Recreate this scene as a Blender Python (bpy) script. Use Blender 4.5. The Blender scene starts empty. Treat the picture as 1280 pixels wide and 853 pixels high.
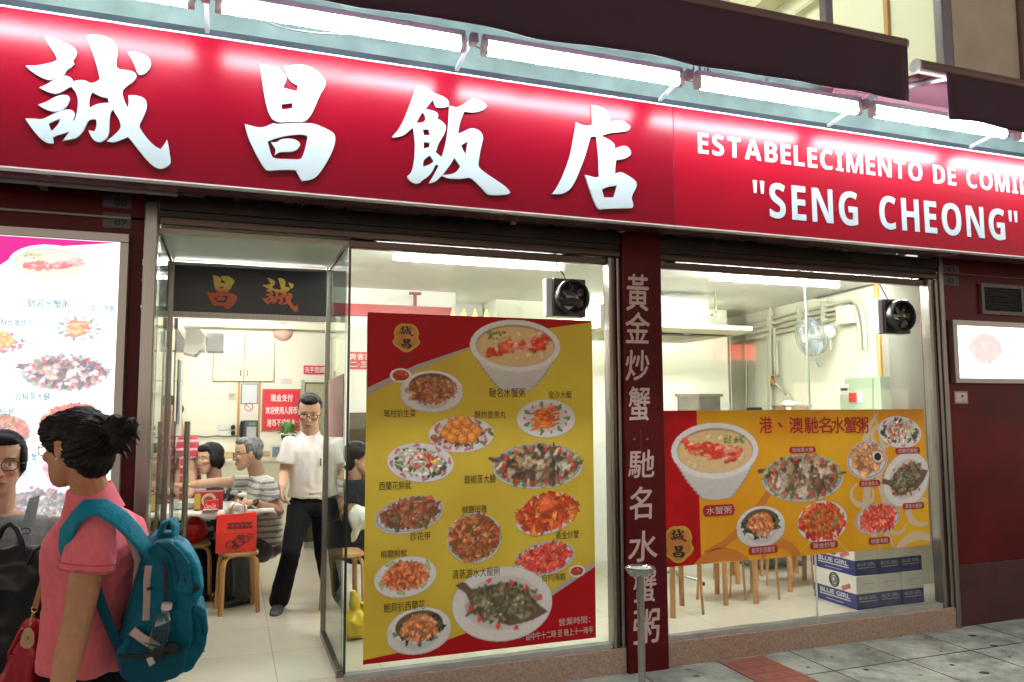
import bpy, bmesh, math, random
import numpy as np
from mathutils import Vector, Matrix, noise

# ---------------------------------------------------------------- camera, world, exposure
scene = bpy.context.scene
COL = scene.collection
F_PX, YAW, PIT, ROL = 962.5, .34861, .08765, -.004177
CAM = np.array([0, 0, 1.7])
def _rot():
    cy, sy = math.cos(YAW), math.sin(YAW)
    f = np.array([sy*math.cos(PIT), cy*math.cos(PIT), math.sin(PIT)])
    r = np.array([cy, -sy, 0.]); u = np.cross(r, f)
    return r*math.cos(ROL)+u*math.sin(ROL), -r*math.sin(ROL)+u*math.cos(ROL), f
CR, CU, CF = _rot()
cd = bpy.data.cameras.new('camera'); cam = bpy.data.objects.new('camera', cd); COL.objects.link(cam)
cd.sensor_width = 36; cd.lens = 36*F_PX/1280; cd.clip_end = 500; cd.clip_start = .05
M = Matrix((( CR[0], CU[0], -CF[0], CAM[0]), (CR[1], CU[1], -CF[1], CAM[1]), (CR[2], CU[2], -CF[2], CAM[2]), (0, 0, 0, 1)))
cam.matrix_world = M
scene.camera = cam
w = bpy.data.worlds.new('World'); scene.world = w; w.use_nodes = True
nt = w.node_tree; nt.nodes.clear()
sky = nt.nodes.new('ShaderNodeTexSky'); sky.sky_type = 'NISHITA'; sky.sun_disc = False
sky.sun_elevation = math.radians(-4); sky.sun_rotation = math.radians(200)
bg = nt.nodes.new('ShaderNodeBackground'); bg.inputs['Strength'].default_value = .1
bg2 = nt.nodes.new('ShaderNodeBackground'); bg2.inputs['Color'].default_value = (1, .86, .70, 1)      # glow of the street at night, low over the ground
wtc = nt.nodes.new('ShaderNodeTexCoord'); wsp = nt.nodes.new('ShaderNodeSeparateXYZ'); wmr = nt.nodes.new('ShaderNodeMapRange')
wmr.inputs['From Min'].default_value = .0; wmr.inputs['From Max'].default_value = .40; wmr.inputs['To Min'].default_value = .46; wmr.inputs['To Max'].default_value = .055
nt.links.new(wtc.outputs['Generated'], wsp.inputs[0]); nt.links.new(wsp.outputs[2], wmr.inputs[0]); nt.links.new(wmr.outputs[0], bg2.inputs['Strength'])
ad = nt.nodes.new('ShaderNodeAddShader'); wo = nt.nodes.new('ShaderNodeOutputWorld')
nt.links.new(sky.outputs[0], bg.inputs[0]); nt.links.new(bg.outputs[0], ad.inputs[0]); nt.links.new(bg2.outputs[0], ad.inputs[1]); nt.links.new(ad.outputs[0], wo.inputs[0])
vs = scene.view_settings; vs.view_transform = 'Standard'; vs.look = 'None'; vs.gamma = 1; vs.exposure = 2.0
TUBE_OUT, TUBE_IN, BOX_L, BOX_R = 25.0, 27.0, .50, .6
cy = scene.cycles
cy.use_denoising = True
cy.max_bounces = 8; cy.diffuse_bounces = 4; cy.glossy_bounces = 4; cy.transparent_max_bounces = 16; cy.transmission_bounces = 6
cy.caustics_reflective = False; cy.caustics_refractive = False; cy.sample_clamp_indirect = 6

# ---------------------------------------------------------------- pixels of the photograph -> points on real planes
def ray(px, py): return CR*(px-640)/F_PX - CU*(py-426.5)/F_PX + CF
def aty(px, py, y): d = ray(px, py); return CAM+d*(y/d[1])
def atz(px, py, z): d = ray(px, py); return CAM+d*((z-1.7)/d[2])
def atx(px, py, x): d = ray(px, py); return CAM+d*(x/d[0])
def atd(px, py, dep): return CAM+ray(px, py)*dep
D = 4.6           # the shop front
FZ = .155         # the shop floor

# ---------------------------------------------------------------- materials
def lin(c): return tuple(((x/12.92) if x <= .04045 else ((x+.055)/1.055)**2.4) for x in c)
def hx(s): s = s.lstrip('#'); return lin([int(s[i:i+2], 16)/255 for i in (0, 2, 4)])
MATS = {}
def mat(name, col=(.5, .5, .5), rough=.5, metal=0, var=0, scale=8, bump=0, bscale=60, coat=0, spec=.5, col2=None, detail=4, emit=0, sheen=0, stretch=None, bdist=.002):
    if name in MATS: return MATS[name]
    m = bpy.data.materials.new(name); m.use_nodes = True; MATS[name] = m
    t = m.node_tree; b = t.nodes['Principled BSDF']
    b.inputs['Base Color'].default_value = (*col, 1); b.inputs['Roughness'].default_value = rough; b.inputs['Metallic'].default_value = metal
    b.inputs['Specular IOR Level'].default_value = spec
    b.inputs['Coat Weight'].default_value = coat; b.inputs['Coat Roughness'].default_value = .08
    if sheen: b.inputs['Sheen Weight'].default_value = sheen
    if emit:
        b.inputs['Emission Color'].default_value = (*col, 1); b.inputs['Emission Strength'].default_value = emit
    tc = t.nodes.new('ShaderNodeTexCoord'); vec = tc.outputs['Object']
    if stretch:
        mp = t.nodes.new('ShaderNodeMapping'); mp.inputs['Scale'].default_value = stretch; t.links.new(vec, mp.inputs[0]); vec = mp.outputs[0]
    if var or col2:
        n = t.nodes.new('ShaderNodeTexNoise'); n.inputs['Scale'].default_value = scale; n.inputs['Detail'].default_value = detail
        t.links.new(vec, n.inputs['Vector'])
        r = t.nodes.new('ShaderNodeValToRGB'); r.color_ramp.elements[0].position = .3; r.color_ramp.elements[1].position = .7
        a = col2 if col2 else tuple(max(0, c*(1-var)) for c in col)
        c2 = col if col2 else tuple(min(1, c*(1+var)) for c in col)
        r.color_ramp.elements[0].color = (*a, 1); r.color_ramp.elements[1].color = (*c2, 1)
        t.links.new(n.outputs['Fac'], r.inputs[0]); t.links.new(r.outputs[0], b.inputs['Base Color'])
        rr = t.nodes.new('ShaderNodeMapRange'); rr.inputs['To Min'].default_value = max(.02, rough*.8); rr.inputs['To Max'].default_value = min(1, rough*1.25)
        t.links.new(n.outputs['Fac'], rr.inputs[0]); t.links.new(rr.outputs[0], b.inputs['Roughness'])
    if bump:
        n2 = t.nodes.new('ShaderNodeTexNoise'); n2.inputs['Scale'].default_value = bscale; n2.inputs['Detail'].default_value = 3
        t.links.new(vec, n2.inputs['Vector'])
        bp = t.nodes.new('ShaderNodeBump'); bp.inputs['Strength'].default_value = bump; bp.inputs['Distance'].default_value = bdist
        t.links.new(n2.outputs['Fac'], bp.inputs['Height']); t.links.new(bp.outputs[0], b.inputs['Normal'])
    return m
def mat_attr(name, rough=.5, emit=0, spec=.5, bump=0, bscale=60, sheen=0, coat=0, sss=0, fleck=0):
    """colour comes from the mesh's own colour attribute: prints, skin, striped cloth"""
    if name in MATS: return MATS[name]
    m = bpy.data.materials.new(name); m.use_nodes = True; MATS[name] = m
    t = m.node_tree; b = t.nodes['Principled BSDF']; b.inputs['Roughness'].default_value = rough; b.inputs['Specular IOR Level'].default_value = spec
    b.inputs['Coat Weight'].default_value = coat
    if sheen: b.inputs['Sheen Weight'].default_value = sheen
    a = t.nodes.new('ShaderNodeVertexColor'); a.layer_name = 'Col'
    src = a.outputs[0]
    tc = t.nodes.new('ShaderNodeTexCoord')
    if fleck:
        n = t.nodes.new('ShaderNodeTexNoise'); n.inputs['Scale'].default_value = 35; n.inputs['Detail'].default_value = 5
        t.links.new(tc.outputs['Object'], n.inputs['Vector'])
        mr = t.nodes.new('ShaderNodeMapRange'); mr.inputs['To Min'].default_value = 1-fleck; mr.inputs['To Max'].default_value = 1+fleck
        t.links.new(n.outputs['Fac'], mr.inputs[0])
        mx = t.nodes.new('ShaderNodeVectorMath'); mx.operation = 'SCALE'; t.links.new(src, mx.inputs[0]); t.links.new(mr.outputs[0], mx.inputs['Scale']); src = mx.outputs[0]
    t.links.new(src, b.inputs['Base Color'])
    if emit:
        t.links.new(src, b.inputs['Emission Color']); b.inputs['Emission Strength'].default_value = emit
    if sss:
        b.inputs['Subsurface Weight'].default_value = sss; b.inputs['Subsurface Radius'].default_value = (.01, .004, .002); b.inputs['Subsurface Scale'].default_value = .5
    if bump:
        n2 = t.nodes.new('ShaderNodeTexNoise'); n2.inputs['Scale'].default_value = bscale; n2.inputs['Detail'].default_value = 3
        t.links.new(tc.outputs['Object'], n2.inputs['Vector'])
        bp = t.nodes.new('ShaderNodeBump'); bp.inputs['Strength'].default_value = bump; bp.inputs['Distance'].default_value = .002
        t.links.new(n2.outputs['Fac'], bp.inputs['Height']); t.links.new(bp.outputs[0], b.inputs['Normal'])
    return m
def mat_glass(name, tint=(.93, .98, .95), ior=1.5, gain=1.0):
    """a thin window pane: clear with a Fresnel reflection, lets lamplight through"""
    if name in MATS: return MATS[name]
    m = bpy.data.materials.new(name); m.use_nodes = True; MATS[name] = m
    t = m.node_tree; t.nodes.clear()
    o = t.nodes.new('ShaderNodeOutputMaterial'); mx = t.nodes.new('ShaderNodeMixShader')
    tr = t.nodes.new('ShaderNodeBsdfTransparent'); tr.inputs[0].default_value = (*tint, 1)
    g = t.nodes.new('ShaderNodeBsdfGlossy'); g.inputs['Roughness'].default_value = .02
    fr = t.nodes.new('ShaderNodeFresnel'); fr.inputs[0].default_value = ior
    ml = t.nodes.new('ShaderNodeMath'); ml.operation = 'MULTIPLY'; ml.inputs[1].default_value = gain; ml.use_clamp = True
    ge = t.nodes.new('ShaderNodeNewGeometry'); mi = t.nodes.new('ShaderNodeMapRange'); mi.inputs['To Min'].default_value = ior; mi.inputs['To Max'].default_value = 1/ior
    t.links.new(ge.outputs['Backfacing'], mi.inputs[0]); t.links.new(mi.outputs[0], fr.inputs[0])   # same reflection on both faces of the thin pane
    t.links.new(fr.outputs[0], ml.inputs[0]); t.links.new(ml.outputs[0], mx.inputs[0]); t.links.new(tr.outputs[0], mx.inputs[1]); t.links.new(g.outputs[0], mx.inputs[2]); t.links.new(mx.outputs[0], o.inputs[0])
    return m
def mat_emit(name, col, strength):
    if name in MATS: return MATS[name]
    m = bpy.data.materials.new(name); m.use_nodes = True; MATS[name] = m
    t = m.node_tree; t.nodes.clear(); o = t.nodes.new('ShaderNodeOutputMaterial'); e = t.nodes.new('ShaderNodeEmission')
    e.inputs[0].default_value = (*col, 1); e.inputs[1].default_value = strength; t.links.new(e.outputs[0], o.inputs[0]); return m

# ---------------------------------------------------------------- objects
ORG = {}
def _link(o, parent, origin=None):
    COL.objects.link(o)
    if parent is not None:
        o.parent = parent; ORG[o.name] = ORG[parent.name]
    else:
        org = np.zeros(3) if origin is None else np.array(origin, float)
        o.location = org; ORG[o.name] = org
def tag(o, label=None, cat=None, group=None, kind=None):
    if label: o['label'] = label
    if cat: o['category'] = cat
    if group: o['group'] = group
    if kind: o['kind'] = kind
    return o
def thing(name, label, cat, loc=(0, 0, 0), group=None):
    o = bpy.data.objects.new(name, None); o.empty_display_size = .1; _link(o, None, loc); return tag(o, label, cat, group)
class MB:
    def __init__(s): s.v = []; s.f = []
    def add(s, vs, fs):
        n = len(s.v); s.v += [tuple(map(float, p)) for p in vs]; s.f += [tuple(i+n for i in f) for f in fs]; return s
    def box(s, a, b, bev=0):
        (x0, y0, z0), (x1, y1, z1) = [[min(a[i], b[i]) for i in range(3)], [max(a[i], b[i]) for i in range(3)]]
        return s.add([(x0, y0, z0), (x1, y0, z0), (x1, y1, z0), (x0, y1, z0), (x0, y0, z1), (x1, y0, z1), (x1, y1, z1), (x0, y1, z1)],
              [(0, 3, 2, 1), (4, 5, 6, 7), (0, 1, 5, 4), (1, 2, 6, 5), (2, 3, 7, 6), (3, 0, 4, 7)])
    def obox(s, c, ax, hx_, ay, hy, az, hz):
        c, ax, ay, az = [np.array(q, float) for q in (c, ax, ay, az)]
        vs = [c+ax*hx_*i+ay*hy*j+az*hz*k for k in (-1, 1) for i, j in ((-1, -1), (1, -1), (1, 1), (-1, 1))]
        return s.add(vs, [(0, 3, 2, 1), (4, 5, 6, 7), (0, 1, 5, 4), (1, 2, 6, 5), (2, 3, 7, 6), (3, 0, 4, 7)])
    def tube(s, pts, r, n=12, cap=True):
        pts = [np.array(p, float) for p in pts]; rs = r if hasattr(r, '__len__') else [r]*len(pts)
        base = []; prev = None
        for i, p in enumerate(pts):
            d = pts[min(i+1, len(pts)-1)]-pts[max(i-1, 0)]; d = d/(np.linalg.norm(d)+1e-12)
            a = prev if prev is not None else (np.array([0, 0, 1.]) if abs(d[2]) < .9 else np.array([1., 0, 0]))
            a = a-d*(a@d); a = a/(np.linalg.norm(a)+1e-12); prev = a; b = np.cross(d, a)
            base.append([p+rs[i]*(a*math.cos(2*math.pi*k/n)+b*math.sin(2*math.pi*k/n)) for k in range(n)])
        vs = [q for ring in base for q in ring]; fs = []
        for i in range(len(pts)-1):
            for k in range(n): fs.append((i*n+k, i*n+(k+1) % n, (i+1)*n+(k+1) % n, (i+1)*n+k))
        if cap: fs.append(tuple(range(n-1, -1, -1))); fs.append(tuple((len(pts)-1)*n+k for k in range(n)))
        return s.add(vs, fs)
    def lathe(s, prof, c=(0, 0, 0), n=24, axis=(0, 0, 1)):
        """profile of (radius, height) turned about an axis"""
        a = np.array(axis, float); a /= np.linalg.norm(a); u = np.cross(a, [0, 0, 1.] if abs(a[2]) < .9 else [1., 0, 0]); u /= np.linalg.norm(u); v = np.cross(a, u); c = np.array(c, float)
        vs = [c+a*h+max(r, 1e-4)*(u*math.cos(2*math.pi*k/n)+v*math.sin(2*math.pi*k/n)) for r, h in prof for k in range(n)]
        fs = [(i*n+k, i*n+(k+1) % n, (i+1)*n+(k+1) % n, (i+1)*n+k) for i in range(len(prof)-1) for k in range(n)]
        fs.append(tuple(range(n-1, -1, -1))); fs.append(tuple((len(prof)-1)*n+k for k in range(n)))
        return s.add(vs, fs)
    def ell(s, c, rx, ry, rz, ax=(1, 0, 0), ay=(0, 1, 0), az=(0, 0, 1), n=16, m=10):
        c, ax, ay, az = [np.array(q, float) for q in (c, ax, ay, az)]
        vs = [c+az*rz]; fs = []
        for i in range(1, m):
            t = math.pi*i/m
            vs += [c+az*rz*math.cos(t)+math.sin(t)*(ax*rx*math.cos(2*math.pi*k/n)+ay*ry*math.sin(2*math.pi*k/n)) for k in range(n)]
        vs.append(c-az*rz); L = len(vs)-1
        for k in range(n): fs.append((0, 1+k, 1+(k+1) % n)); fs.append((L, 1+(m-2)*n+(k+1) % n, 1+(m-2)*n+k))
        for i in range(m-2):
            for k in range(n): fs.append((1+i*n+k, 1+(i+1)*n+k, 1+(i+1)*n+(k+1) % n, 1+i*n+(k+1) % n))
        return s.add(vs, fs)
    def cone(s, p, r0, q, r1, n=14):
        """a limb: tapered round-ended tube"""
        p = np.array(p, float); q = np.array(q, float); d = q-p; L = np.linalg.norm(d); d = d/(L+1e-9)
        pts = []; rs = []
        for t in (80, 60, 40, 20): pts.append(p-d*r0*math.sin(math.radians(t))); rs.append(r0*math.cos(math.radians(t)))
        for t in np.linspace(0, 1, 6): pts.append(p+d*L*t); rs.append(r0+(r1-r0)*t)
        for t in (20, 40, 60, 80): pts.append(q+d*r1*math.sin(math.radians(t))); rs.append(r1*math.cos(math.radians(t)))
        return s.tube(pts, rs, n)
    def loft(s, rings):
        n = len(rings[0]); vs = [p for r in rings for p in r]; m = len(rings)
        fs = [(i*n+k, i*n+(k+1) % n, (i+1)*n+(k+1) % n, (i+1)*n+k) for i in range(m-1) for k in range(n)]
        fs.append(tuple(range(n-1, -1, -1))); fs.append(tuple((m-1)*n+k for k in range(n)))
        return s.add(vs, fs)
    def quad(s, a, b, c, d): return s.add([a, b, c, d], [(0, 1, 2, 3)])
    def ribbon(s, pts, ups, w, t):
        """flat strap: pts centre line, ups = outward normals, width w, thickness t"""
        pts = [np.array(p, float) for p in pts]; ups = [np.array(u, float)/np.linalg.norm(u) for u in ups]; rings = []
        for i, p in enumerate(pts):
            d = pts[min(i+1, len(pts)-1)]-pts[max(i-1, 0)]; d /= np.linalg.norm(d); u = ups[i]-d*(ups[i]@d); u /= np.linalg.norm(u); sd = np.cross(d, u)
            ww = w[i] if hasattr(w, '__len__') else w
            rings.append([p+sd*ww/2*math.copysign(abs(math.cos(a))**.4, math.cos(a))+u*t/2*math.copysign(abs(math.sin(a))**.6, math.sin(a)) for a in np.linspace(0, 2*math.pi, 13)[:-1]])
        return s.loft(rings)
    def build(s, name, m, parent=None, smooth=False, bevel=0, origin=None, segs=2, fixn=True):
        me = bpy.data.meshes.new(name); o = bpy.data.objects.new(name, me); _link(o, parent, origin)
        org = ORG[o.name]
        me.from_pydata([(p[0]-org[0], p[1]-org[1], p[2]-org[2]) for p in s.v], [], s.f)
        if fixn or bevel:
            b = bmesh.new(); b.from_mesh(me)
            if fixn: bmesh.ops.recalc_face_normals(b, faces=b.faces[:])
            if bevel: bmesh.ops.bevel(b, geom=b.edges[:], offset=bevel, segments=segs, affect='EDGES', clamp_overlap=True, profile=.5)
            b.to_mesh(me); b.free()
        for mm in (m if isinstance(m, (list, tuple)) else [m]): me.materials.append(mm)
        if smooth:
            for p in me.polygons: p.use_smooth = True
            try: me.set_sharp_from_angle(angle=math.radians(smooth if smooth is not True else 50))
            except Exception: pass
        return o
def setcol(me, cols):
    a = me.color_attributes.new('Col', 'FLOAT_COLOR', 'POINT')
    c = np.ones((len(me.vertices), 4), np.float32); c[:, :3] = cols; a.data.foreach_set('color', c.ravel())
def poly_prism(name, loops, P, nrm, depth, m, parent, closed=True):
    """filled outline(s) with holes; P maps 2D -> 3D; thickness along nrm. loops: list of 2D loops, holes by even-odd."""
    cu = bpy.data.curves.new(name, 'CURVE'); cu.dimensions = '2D'; cu.fill_mode = 'BOTH'
    for lp in loops:
        sp = cu.splines.new('POLY'); sp.points.add(len(lp)-1); sp.use_cyclic_u = True
        for i, (x, y) in enumerate(lp): sp.points[i].co = (x, -y, 0, 1)
    tmp = bpy.data.objects.new('tmp', cu); COL.objects.link(tmp)
    dg = bpy.context.evaluated_depsgraph_get(); me0 = bpy.data.meshes.new_from_object(tmp.evaluated_get(dg)); bpy.data.objects.remove(tmp)
    vs = [P(v.co.x, -v.co.y) for v in me0.vertices]; fs = [tuple(p.vertices) for p in me0.polygons]
    n = np.array(nrm, float); mb = MB()
    # front faces + side walls
    ed = {}
    for f in fs:
        for i in range(len(f)):
            a, b = f[i], f[(i+1) % len(f)]; ed[(a, b)] = ed.get((a, b), 0)+1
    k = len(vs); allv = [np.array(v)+n*depth for v in vs]+[np.array(v) for v in vs]; allf = list(fs)
    for (a, b) in ed:
        if (b, a) not in ed: allf.append((a, k+a, k+b, b))
    mb.add(allv, allf); o = mb.build(name, m, parent, fixn=True); bpy.data.meshes.remove(me0); bpy.data.curves.remove(cu); return o
def smooth_loop(lp, it=1, corner=70):
    """round a traced outline, keeping its sharp corners"""
    for _ in range(it):
        out = []; n = len(lp)
        for i in range(n):
            a, b, c = np.array(lp[i-1], float), np.array(lp[i], float), np.array(lp[(i+1) % n], float)
            d1 = b-a; d2 = c-b; ang = math.degrees(abs(math.atan2(d1[0]*d2[1]-d1[1]*d2[0], d1@d2)))
            if ang > corner: out.append(tuple(b))
            else: out.append(tuple(b-d1*.25)); out.append(tuple(b+d2*.25))
        lp = out
    return lp
_tc = {}
def text_geo(body, bold=0):
    if any(ord(c) > 0x2E80 and ord(c) < 0x1D000 for c in body): bold = 0
    k = (body, bold)
    if k in _tc: return _tc[k]
    cu = bpy.data.curves.new('t', 'FONT'); cu.body = body; cu.offset = bold; cu.resolution_u = 3
    o = bpy.data.objects.new('t', cu); COL.objects.link(o); dg = bpy.context.evaluated_depsgraph_get()
    me = bpy.data.meshes.new_from_object(o.evaluated_get(dg)); bpy.data.objects.remove(o); bpy.data.curves.remove(cu)
    v = np.empty(len(me.vertices)*3); me.vertices.foreach_get('co', v); v = v.reshape(-1, 3)[:, :2].copy(); f = [tuple(p.vertices) for p in me.polygons]
    bpy.data.meshes.remove(me); _tc[k] = (v, f); return v, f
def text(name, body, m, parent, c, ux, uz, wd, ht, bold=0, ref=None, shear=0, lift=0):
    """flat lettering centred at c, fitted to wd x ht; ref: reference string whose width is wd (left aligned)"""
    v, f = text_geo(body, bold); c = np.array(c, float); ux = np.array(ux, float); uz = np.array(uz, float)
    rv = text_geo(ref, bold)[0] if ref else v
    lo, hi = rv.min(0), rv.max(0); q = (v-lo)/(hi-lo)-.5
    q[:, 0] += shear*q[:, 1]
    nrm = np.cross(ux, uz); nrm = nrm/np.linalg.norm(nrm)
    mb = MB().add([c+ux*wd*a+uz*ht*b+nrm*lift for a, b in q], f)
    if bold > .01 and any(ord(k) > 0x2E80 for k in body):      # heavier strokes: two more layers, a hair apart
        e = bold*ht*.55
        for dx, dz, dl in ((e, 0, .00015), (0, e, .0003), (-e*.7, -e*.7, .00045)): mb.add([c+ux*(wd*a+dx)+uz*(ht*b+dz)+nrm*(lift+dl) for a, b in q], f)
    o = mb.build(name, m, parent, fixn=False)
    return o
X3, Y3, Z3 = np.array([1., 0, 0]), np.array([0, 1., 0]), np.array([0, 0, 1.])
# ---------------------------------------------------------------- voxel modelling for bodies, cloth and bags
def remesh(mb, vox, smooth_it=2, fac=.5):
    me = bpy.data.meshes.new('r'); me.from_pydata(mb.v, [], mb.f)
    b = bmesh.new(); b.from_mesh(me); bmesh.ops.recalc_face_normals(b, faces=b.faces[:]); b.to_mesh(me); b.free()
    o = bpy.data.objects.new('r', me); COL.objects.link(o)
    r = o.modifiers.new('r', 'REMESH'); r.mode = 'VOXEL'; r.voxel_size = vox; r.use_smooth_shade = True
    if smooth_it:
        s = o.modifiers.new('s', 'SMOOTH'); s.iterations = smooth_it; s.factor = fac
    dg = bpy.context.evaluated_depsgraph_get(); out = bpy.data.meshes.new_from_object(o.evaluated_get(dg)); bpy.data.objects.remove(o); bpy.data.meshes.remove(me)
    return out
def getv(me):
    v = np.empty(len(me.vertices)*3, np.float32); me.vertices.foreach_get('co', v); return v.reshape(-1, 3).astype(float)
def getn(me):
    v = np.empty(len(me.vertices)*3, np.float32); me.vertex_normals.foreach_get('vector', v); return v.reshape(-1, 3).astype(float)
def putv(me, v): me.vertices.foreach_set('co', np.asarray(v, np.float32).ravel()); me.update()
def npnoise(v, scale, seed=0):
    """cheap smooth 3D noise for many points (value noise)"""
    p = v*scale+seed*17.13; i = np.floor(p).astype(np.int64); f = p-i; f = f*f*(3-2*f); out = 0
    def h(a, b, c):
        n = (a*374761393+b*668265263+c*2147483647+seed*974711) & 0xffffffff; n = ((n ^ (n >> 13))*1274126177) & 0xffffffff; return ((n ^ (n >> 16)) & 0xffff)/65535.0
    for dx in (0, 1):
        for dy in (0, 1):
            for dz in (0, 1):
                wgt = (f[:, 0] if dx else 1-f[:, 0])*(f[:, 1] if dy else 1-f[:, 1])*(f[:, 2] if dz else 1-f[:, 2])
                out = out+wgt*h(i[:, 0]+dx, i[:, 1]+dy, i[:, 2]+dz)
    return out-.5
def mesh_obj(name, me, m, parent, smooth=True):
    o = bpy.data.objects.new(name, me); me.name = name; _link(o, parent)
    putv(me, getv(me)-ORG[o.name]); me.materials.clear(); me.materials.append(m)
    me.polygons.foreach_set('use_smooth', [smooth]*len(me.polygons)); return o
# ================================================================ materials of the place
maroon = mat('maroon_panel', (.085, .006, .008), .35, spec=.15, var=.18, scale=3, bump=.05, bscale=200)
maroon2 = mat('maroon_tile', (.105, .006, .008), .36, spec=.18, var=.3, scale=2.5, bump=.1, bscale=90)
dark_metal = mat('dark_brown_metal', (.045, .030, .026), .3, metal=.5, var=.25, scale=4)
bronze = mat('bronze_rail', (.09, .06, .05), .22, metal=.85, var=.25, scale=3, stretch=(1, 20, 20))
steel = mat('brushed_steel', (.27, .25, .235), .24, metal=1, var=.12, scale=6, stretch=(30, 30, 1))
steel_d = mat('dull_steel', (.26, .24, .22), .32, metal=.9, var=.2, scale=6, stretch=(25, 25, 1))
alu = mat('aluminium', (.55, .56, .56), .3, metal=.9, var=.1, scale=9)
black = mat('black_plastic', (.015, .015, .016), .35)
whitep = mat('white_plastic', (.72, .72, .68), .4, var=.05)
cream = mat('cream_paint', (.80, .79, .66), .62, var=.04, scale=1.2, bump=.06, bscale=120)
cream_w = mat('white_paint', (.78, .78, .735), .6, var=.03, scale=2, bump=.04, bscale=120)
clear = mat_glass('window_glass', (.94, .975, .95))
clear_g = mat_glass('green_glass', (.82, .91, .86), gain=1.2)
P = lambda px, py, y=D: aty(px, py, y)

# ================================================================ ground
def mat_pave():
    m = bpy.data.materials.new('pavement_slabs'); m.use_nodes = True; t = m.node_tree; b = t.nodes['Principled BSDF']
    tc = t.nodes.new('ShaderNodeTexCoord'); mp = t.nodes.new('ShaderNodeMapping'); mp.inputs['Location'].default_value = (-.115, .585, 0)
    br = t.nodes.new('ShaderNodeTexBrick'); br.offset = .0; br.squash = 1; br.inputs['Scale'].default_value = 1
    br.inputs['Brick Width'].default_value = .6; br.inputs['Row Height'].default_value = .59; br.inputs['Mortar Size'].default_value = .008; br.inputs['Mortar Smooth'].default_value = .3
    br.inputs['Color1'].default_value = (.27, .275, .25, 1); br.inputs['Color2'].default_value = (.34, .34, .31, 1); br.inputs['Mortar'].default_value = (.06, .055, .05, 1); br.inputs['Bias'].default_value = 0
    t.links.new(tc.outputs['Object'], mp.inputs[0]); t.links.new(mp.outputs[0], br.inputs[0])
    n = t.nodes.new('ShaderNodeTexNoise'); n.inputs['Scale'].default_value = 3.2; n.inputs['Detail'].default_value = 8; n.inputs['Roughness'].default_value = .7
    t.links.new(tc.outputs['Object'], n.inputs['Vector'])
    r = t.nodes.new('ShaderNodeValToRGB'); r.color_ramp.elements[0].position = .32; r.color_ramp.elements[0].color = (.36, .345, .32, 1); r.color_ramp.elements[1].position = .62; r.color_ramp.elements[1].color = (1.35, 1.35, 1.3, 1)
    t.links.new(n.outputs['Fac'], r.inputs[0])
    n3 = t.nodes.new('ShaderNodeTexNoise'); n3.inputs['Scale'].default_value = 90; n3.inputs['Detail'].default_value = 4; t.links.new(tc.outputs['Object'], n3.inputs['Vector'])
    r3 = t.nodes.new('ShaderNodeMapRange'); r3.inputs['To Min'].default_value = .72; r3.inputs['To Max'].default_value = 1.25; t.links.new(n3.outputs['Fac'], r3.inputs[0])
    mx = t.nodes.new('ShaderNodeMix'); mx.data_type = 'RGBA'; mx.blend_type = 'MULTIPLY'; mx.inputs[0].default_value = 1
    t.links.new(br.outputs[0], mx.inputs[6]); t.links.new(r.outputs[0], mx.inputs[7])
    sc = t.nodes.new('ShaderNodeVectorMath'); sc.operation = 'SCALE'; t.links.new(mx.outputs[2], sc.inputs[0]); t.links.new(r3.outputs[0], sc.inputs['Scale'])
    t.links.new(sc.outputs[0], b.inputs['Base Color']); b.inputs['Roughness'].default_value = .55
    bp = t.nodes.new('ShaderNodeBump'); bp.inputs['Strength'].default_value = .5; bp.inputs['Distance'].default_value = .006
    ad_ = t.nodes.new('ShaderNodeMath'); ad_.operation = 'SUBTRACT'; t.links.new(n3.outputs['Fac'], ad_.inputs[0]); t.links.new(br.outputs['Fac'], ad_.inputs[1]); t.links.new(ad_.outputs[0], bp.inputs['Height']); t.links.new(bp.outputs[0], b.inputs['Normal'])
    return m
def mat_tile():
    m = bpy.data.materials.new('floor_tiles'); m.use_nodes = True; t = m.node_tree; b = t.nodes['Principled BSDF']
    tc = t.nodes.new('ShaderNodeTexCoord'); mp = t.nodes.new('ShaderNodeMapping'); mp.inputs['Location'].default_value = (-.287, .1, 0)
    br = t.nodes.new('ShaderNodeTexBrick'); br.offset = 0; br.inputs['Scale'].default_value = 1
    br.inputs['Brick Width'].default_value = .6; br.inputs['Row Height'].default_value = .6; br.inputs['Mortar Size'].default_value = .0025; br.inputs['Mortar Smooth'].default_value = .2
    br.inputs['Color1'].default_value = (.52, .47, .39, 1); br.inputs['Color2'].default_value = (.56, .51, .425, 1); br.inputs['Mortar'].default_value = (.20, .16, .11, 1)
    t.links.new(tc.outputs['Object'], mp.inputs[0]); t.links.new(mp.outputs[0], br.inputs[0])
    n = t.nodes.new('ShaderNodeTexNoise'); n.inputs['Scale'].default_value = 5; n.inputs['Detail'].default_value = 8; t.links.new(tc.outputs['Object'], n.inputs['Vector'])
    r = t.nodes.new('ShaderNodeMapRange'); r.inputs['To Min'].default_value = .86; r.inputs['To Max'].default_value = 1.12; t.links.new(n.outputs['Fac'], r.inputs[0])
    sc = t.nodes.new('ShaderNodeVectorMath'); sc.operation = 'SCALE'; t.links.new(br.outputs[0], sc.inputs[0]); t.links.new(r.outputs[0], sc.inputs['Scale'])
    t.links.new(sc.outputs[0], b.inputs['Base Color']); b.inputs['Roughness'].default_value = .28
    return m
pv = MB(); N = 1
pv.quad((-60, -60, 0), (60, -60, 0), (60, 4.72, 0), (-60, 4.72, 0)); tag(pv.build('pavement', mat_pave()), kind='structure')
fl = MB(); fl.box((-3, 4.60, .02), (9, 9.6, FZ)); tag(fl.build('shop_floor', mat_tile()), kind='structure')
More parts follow.
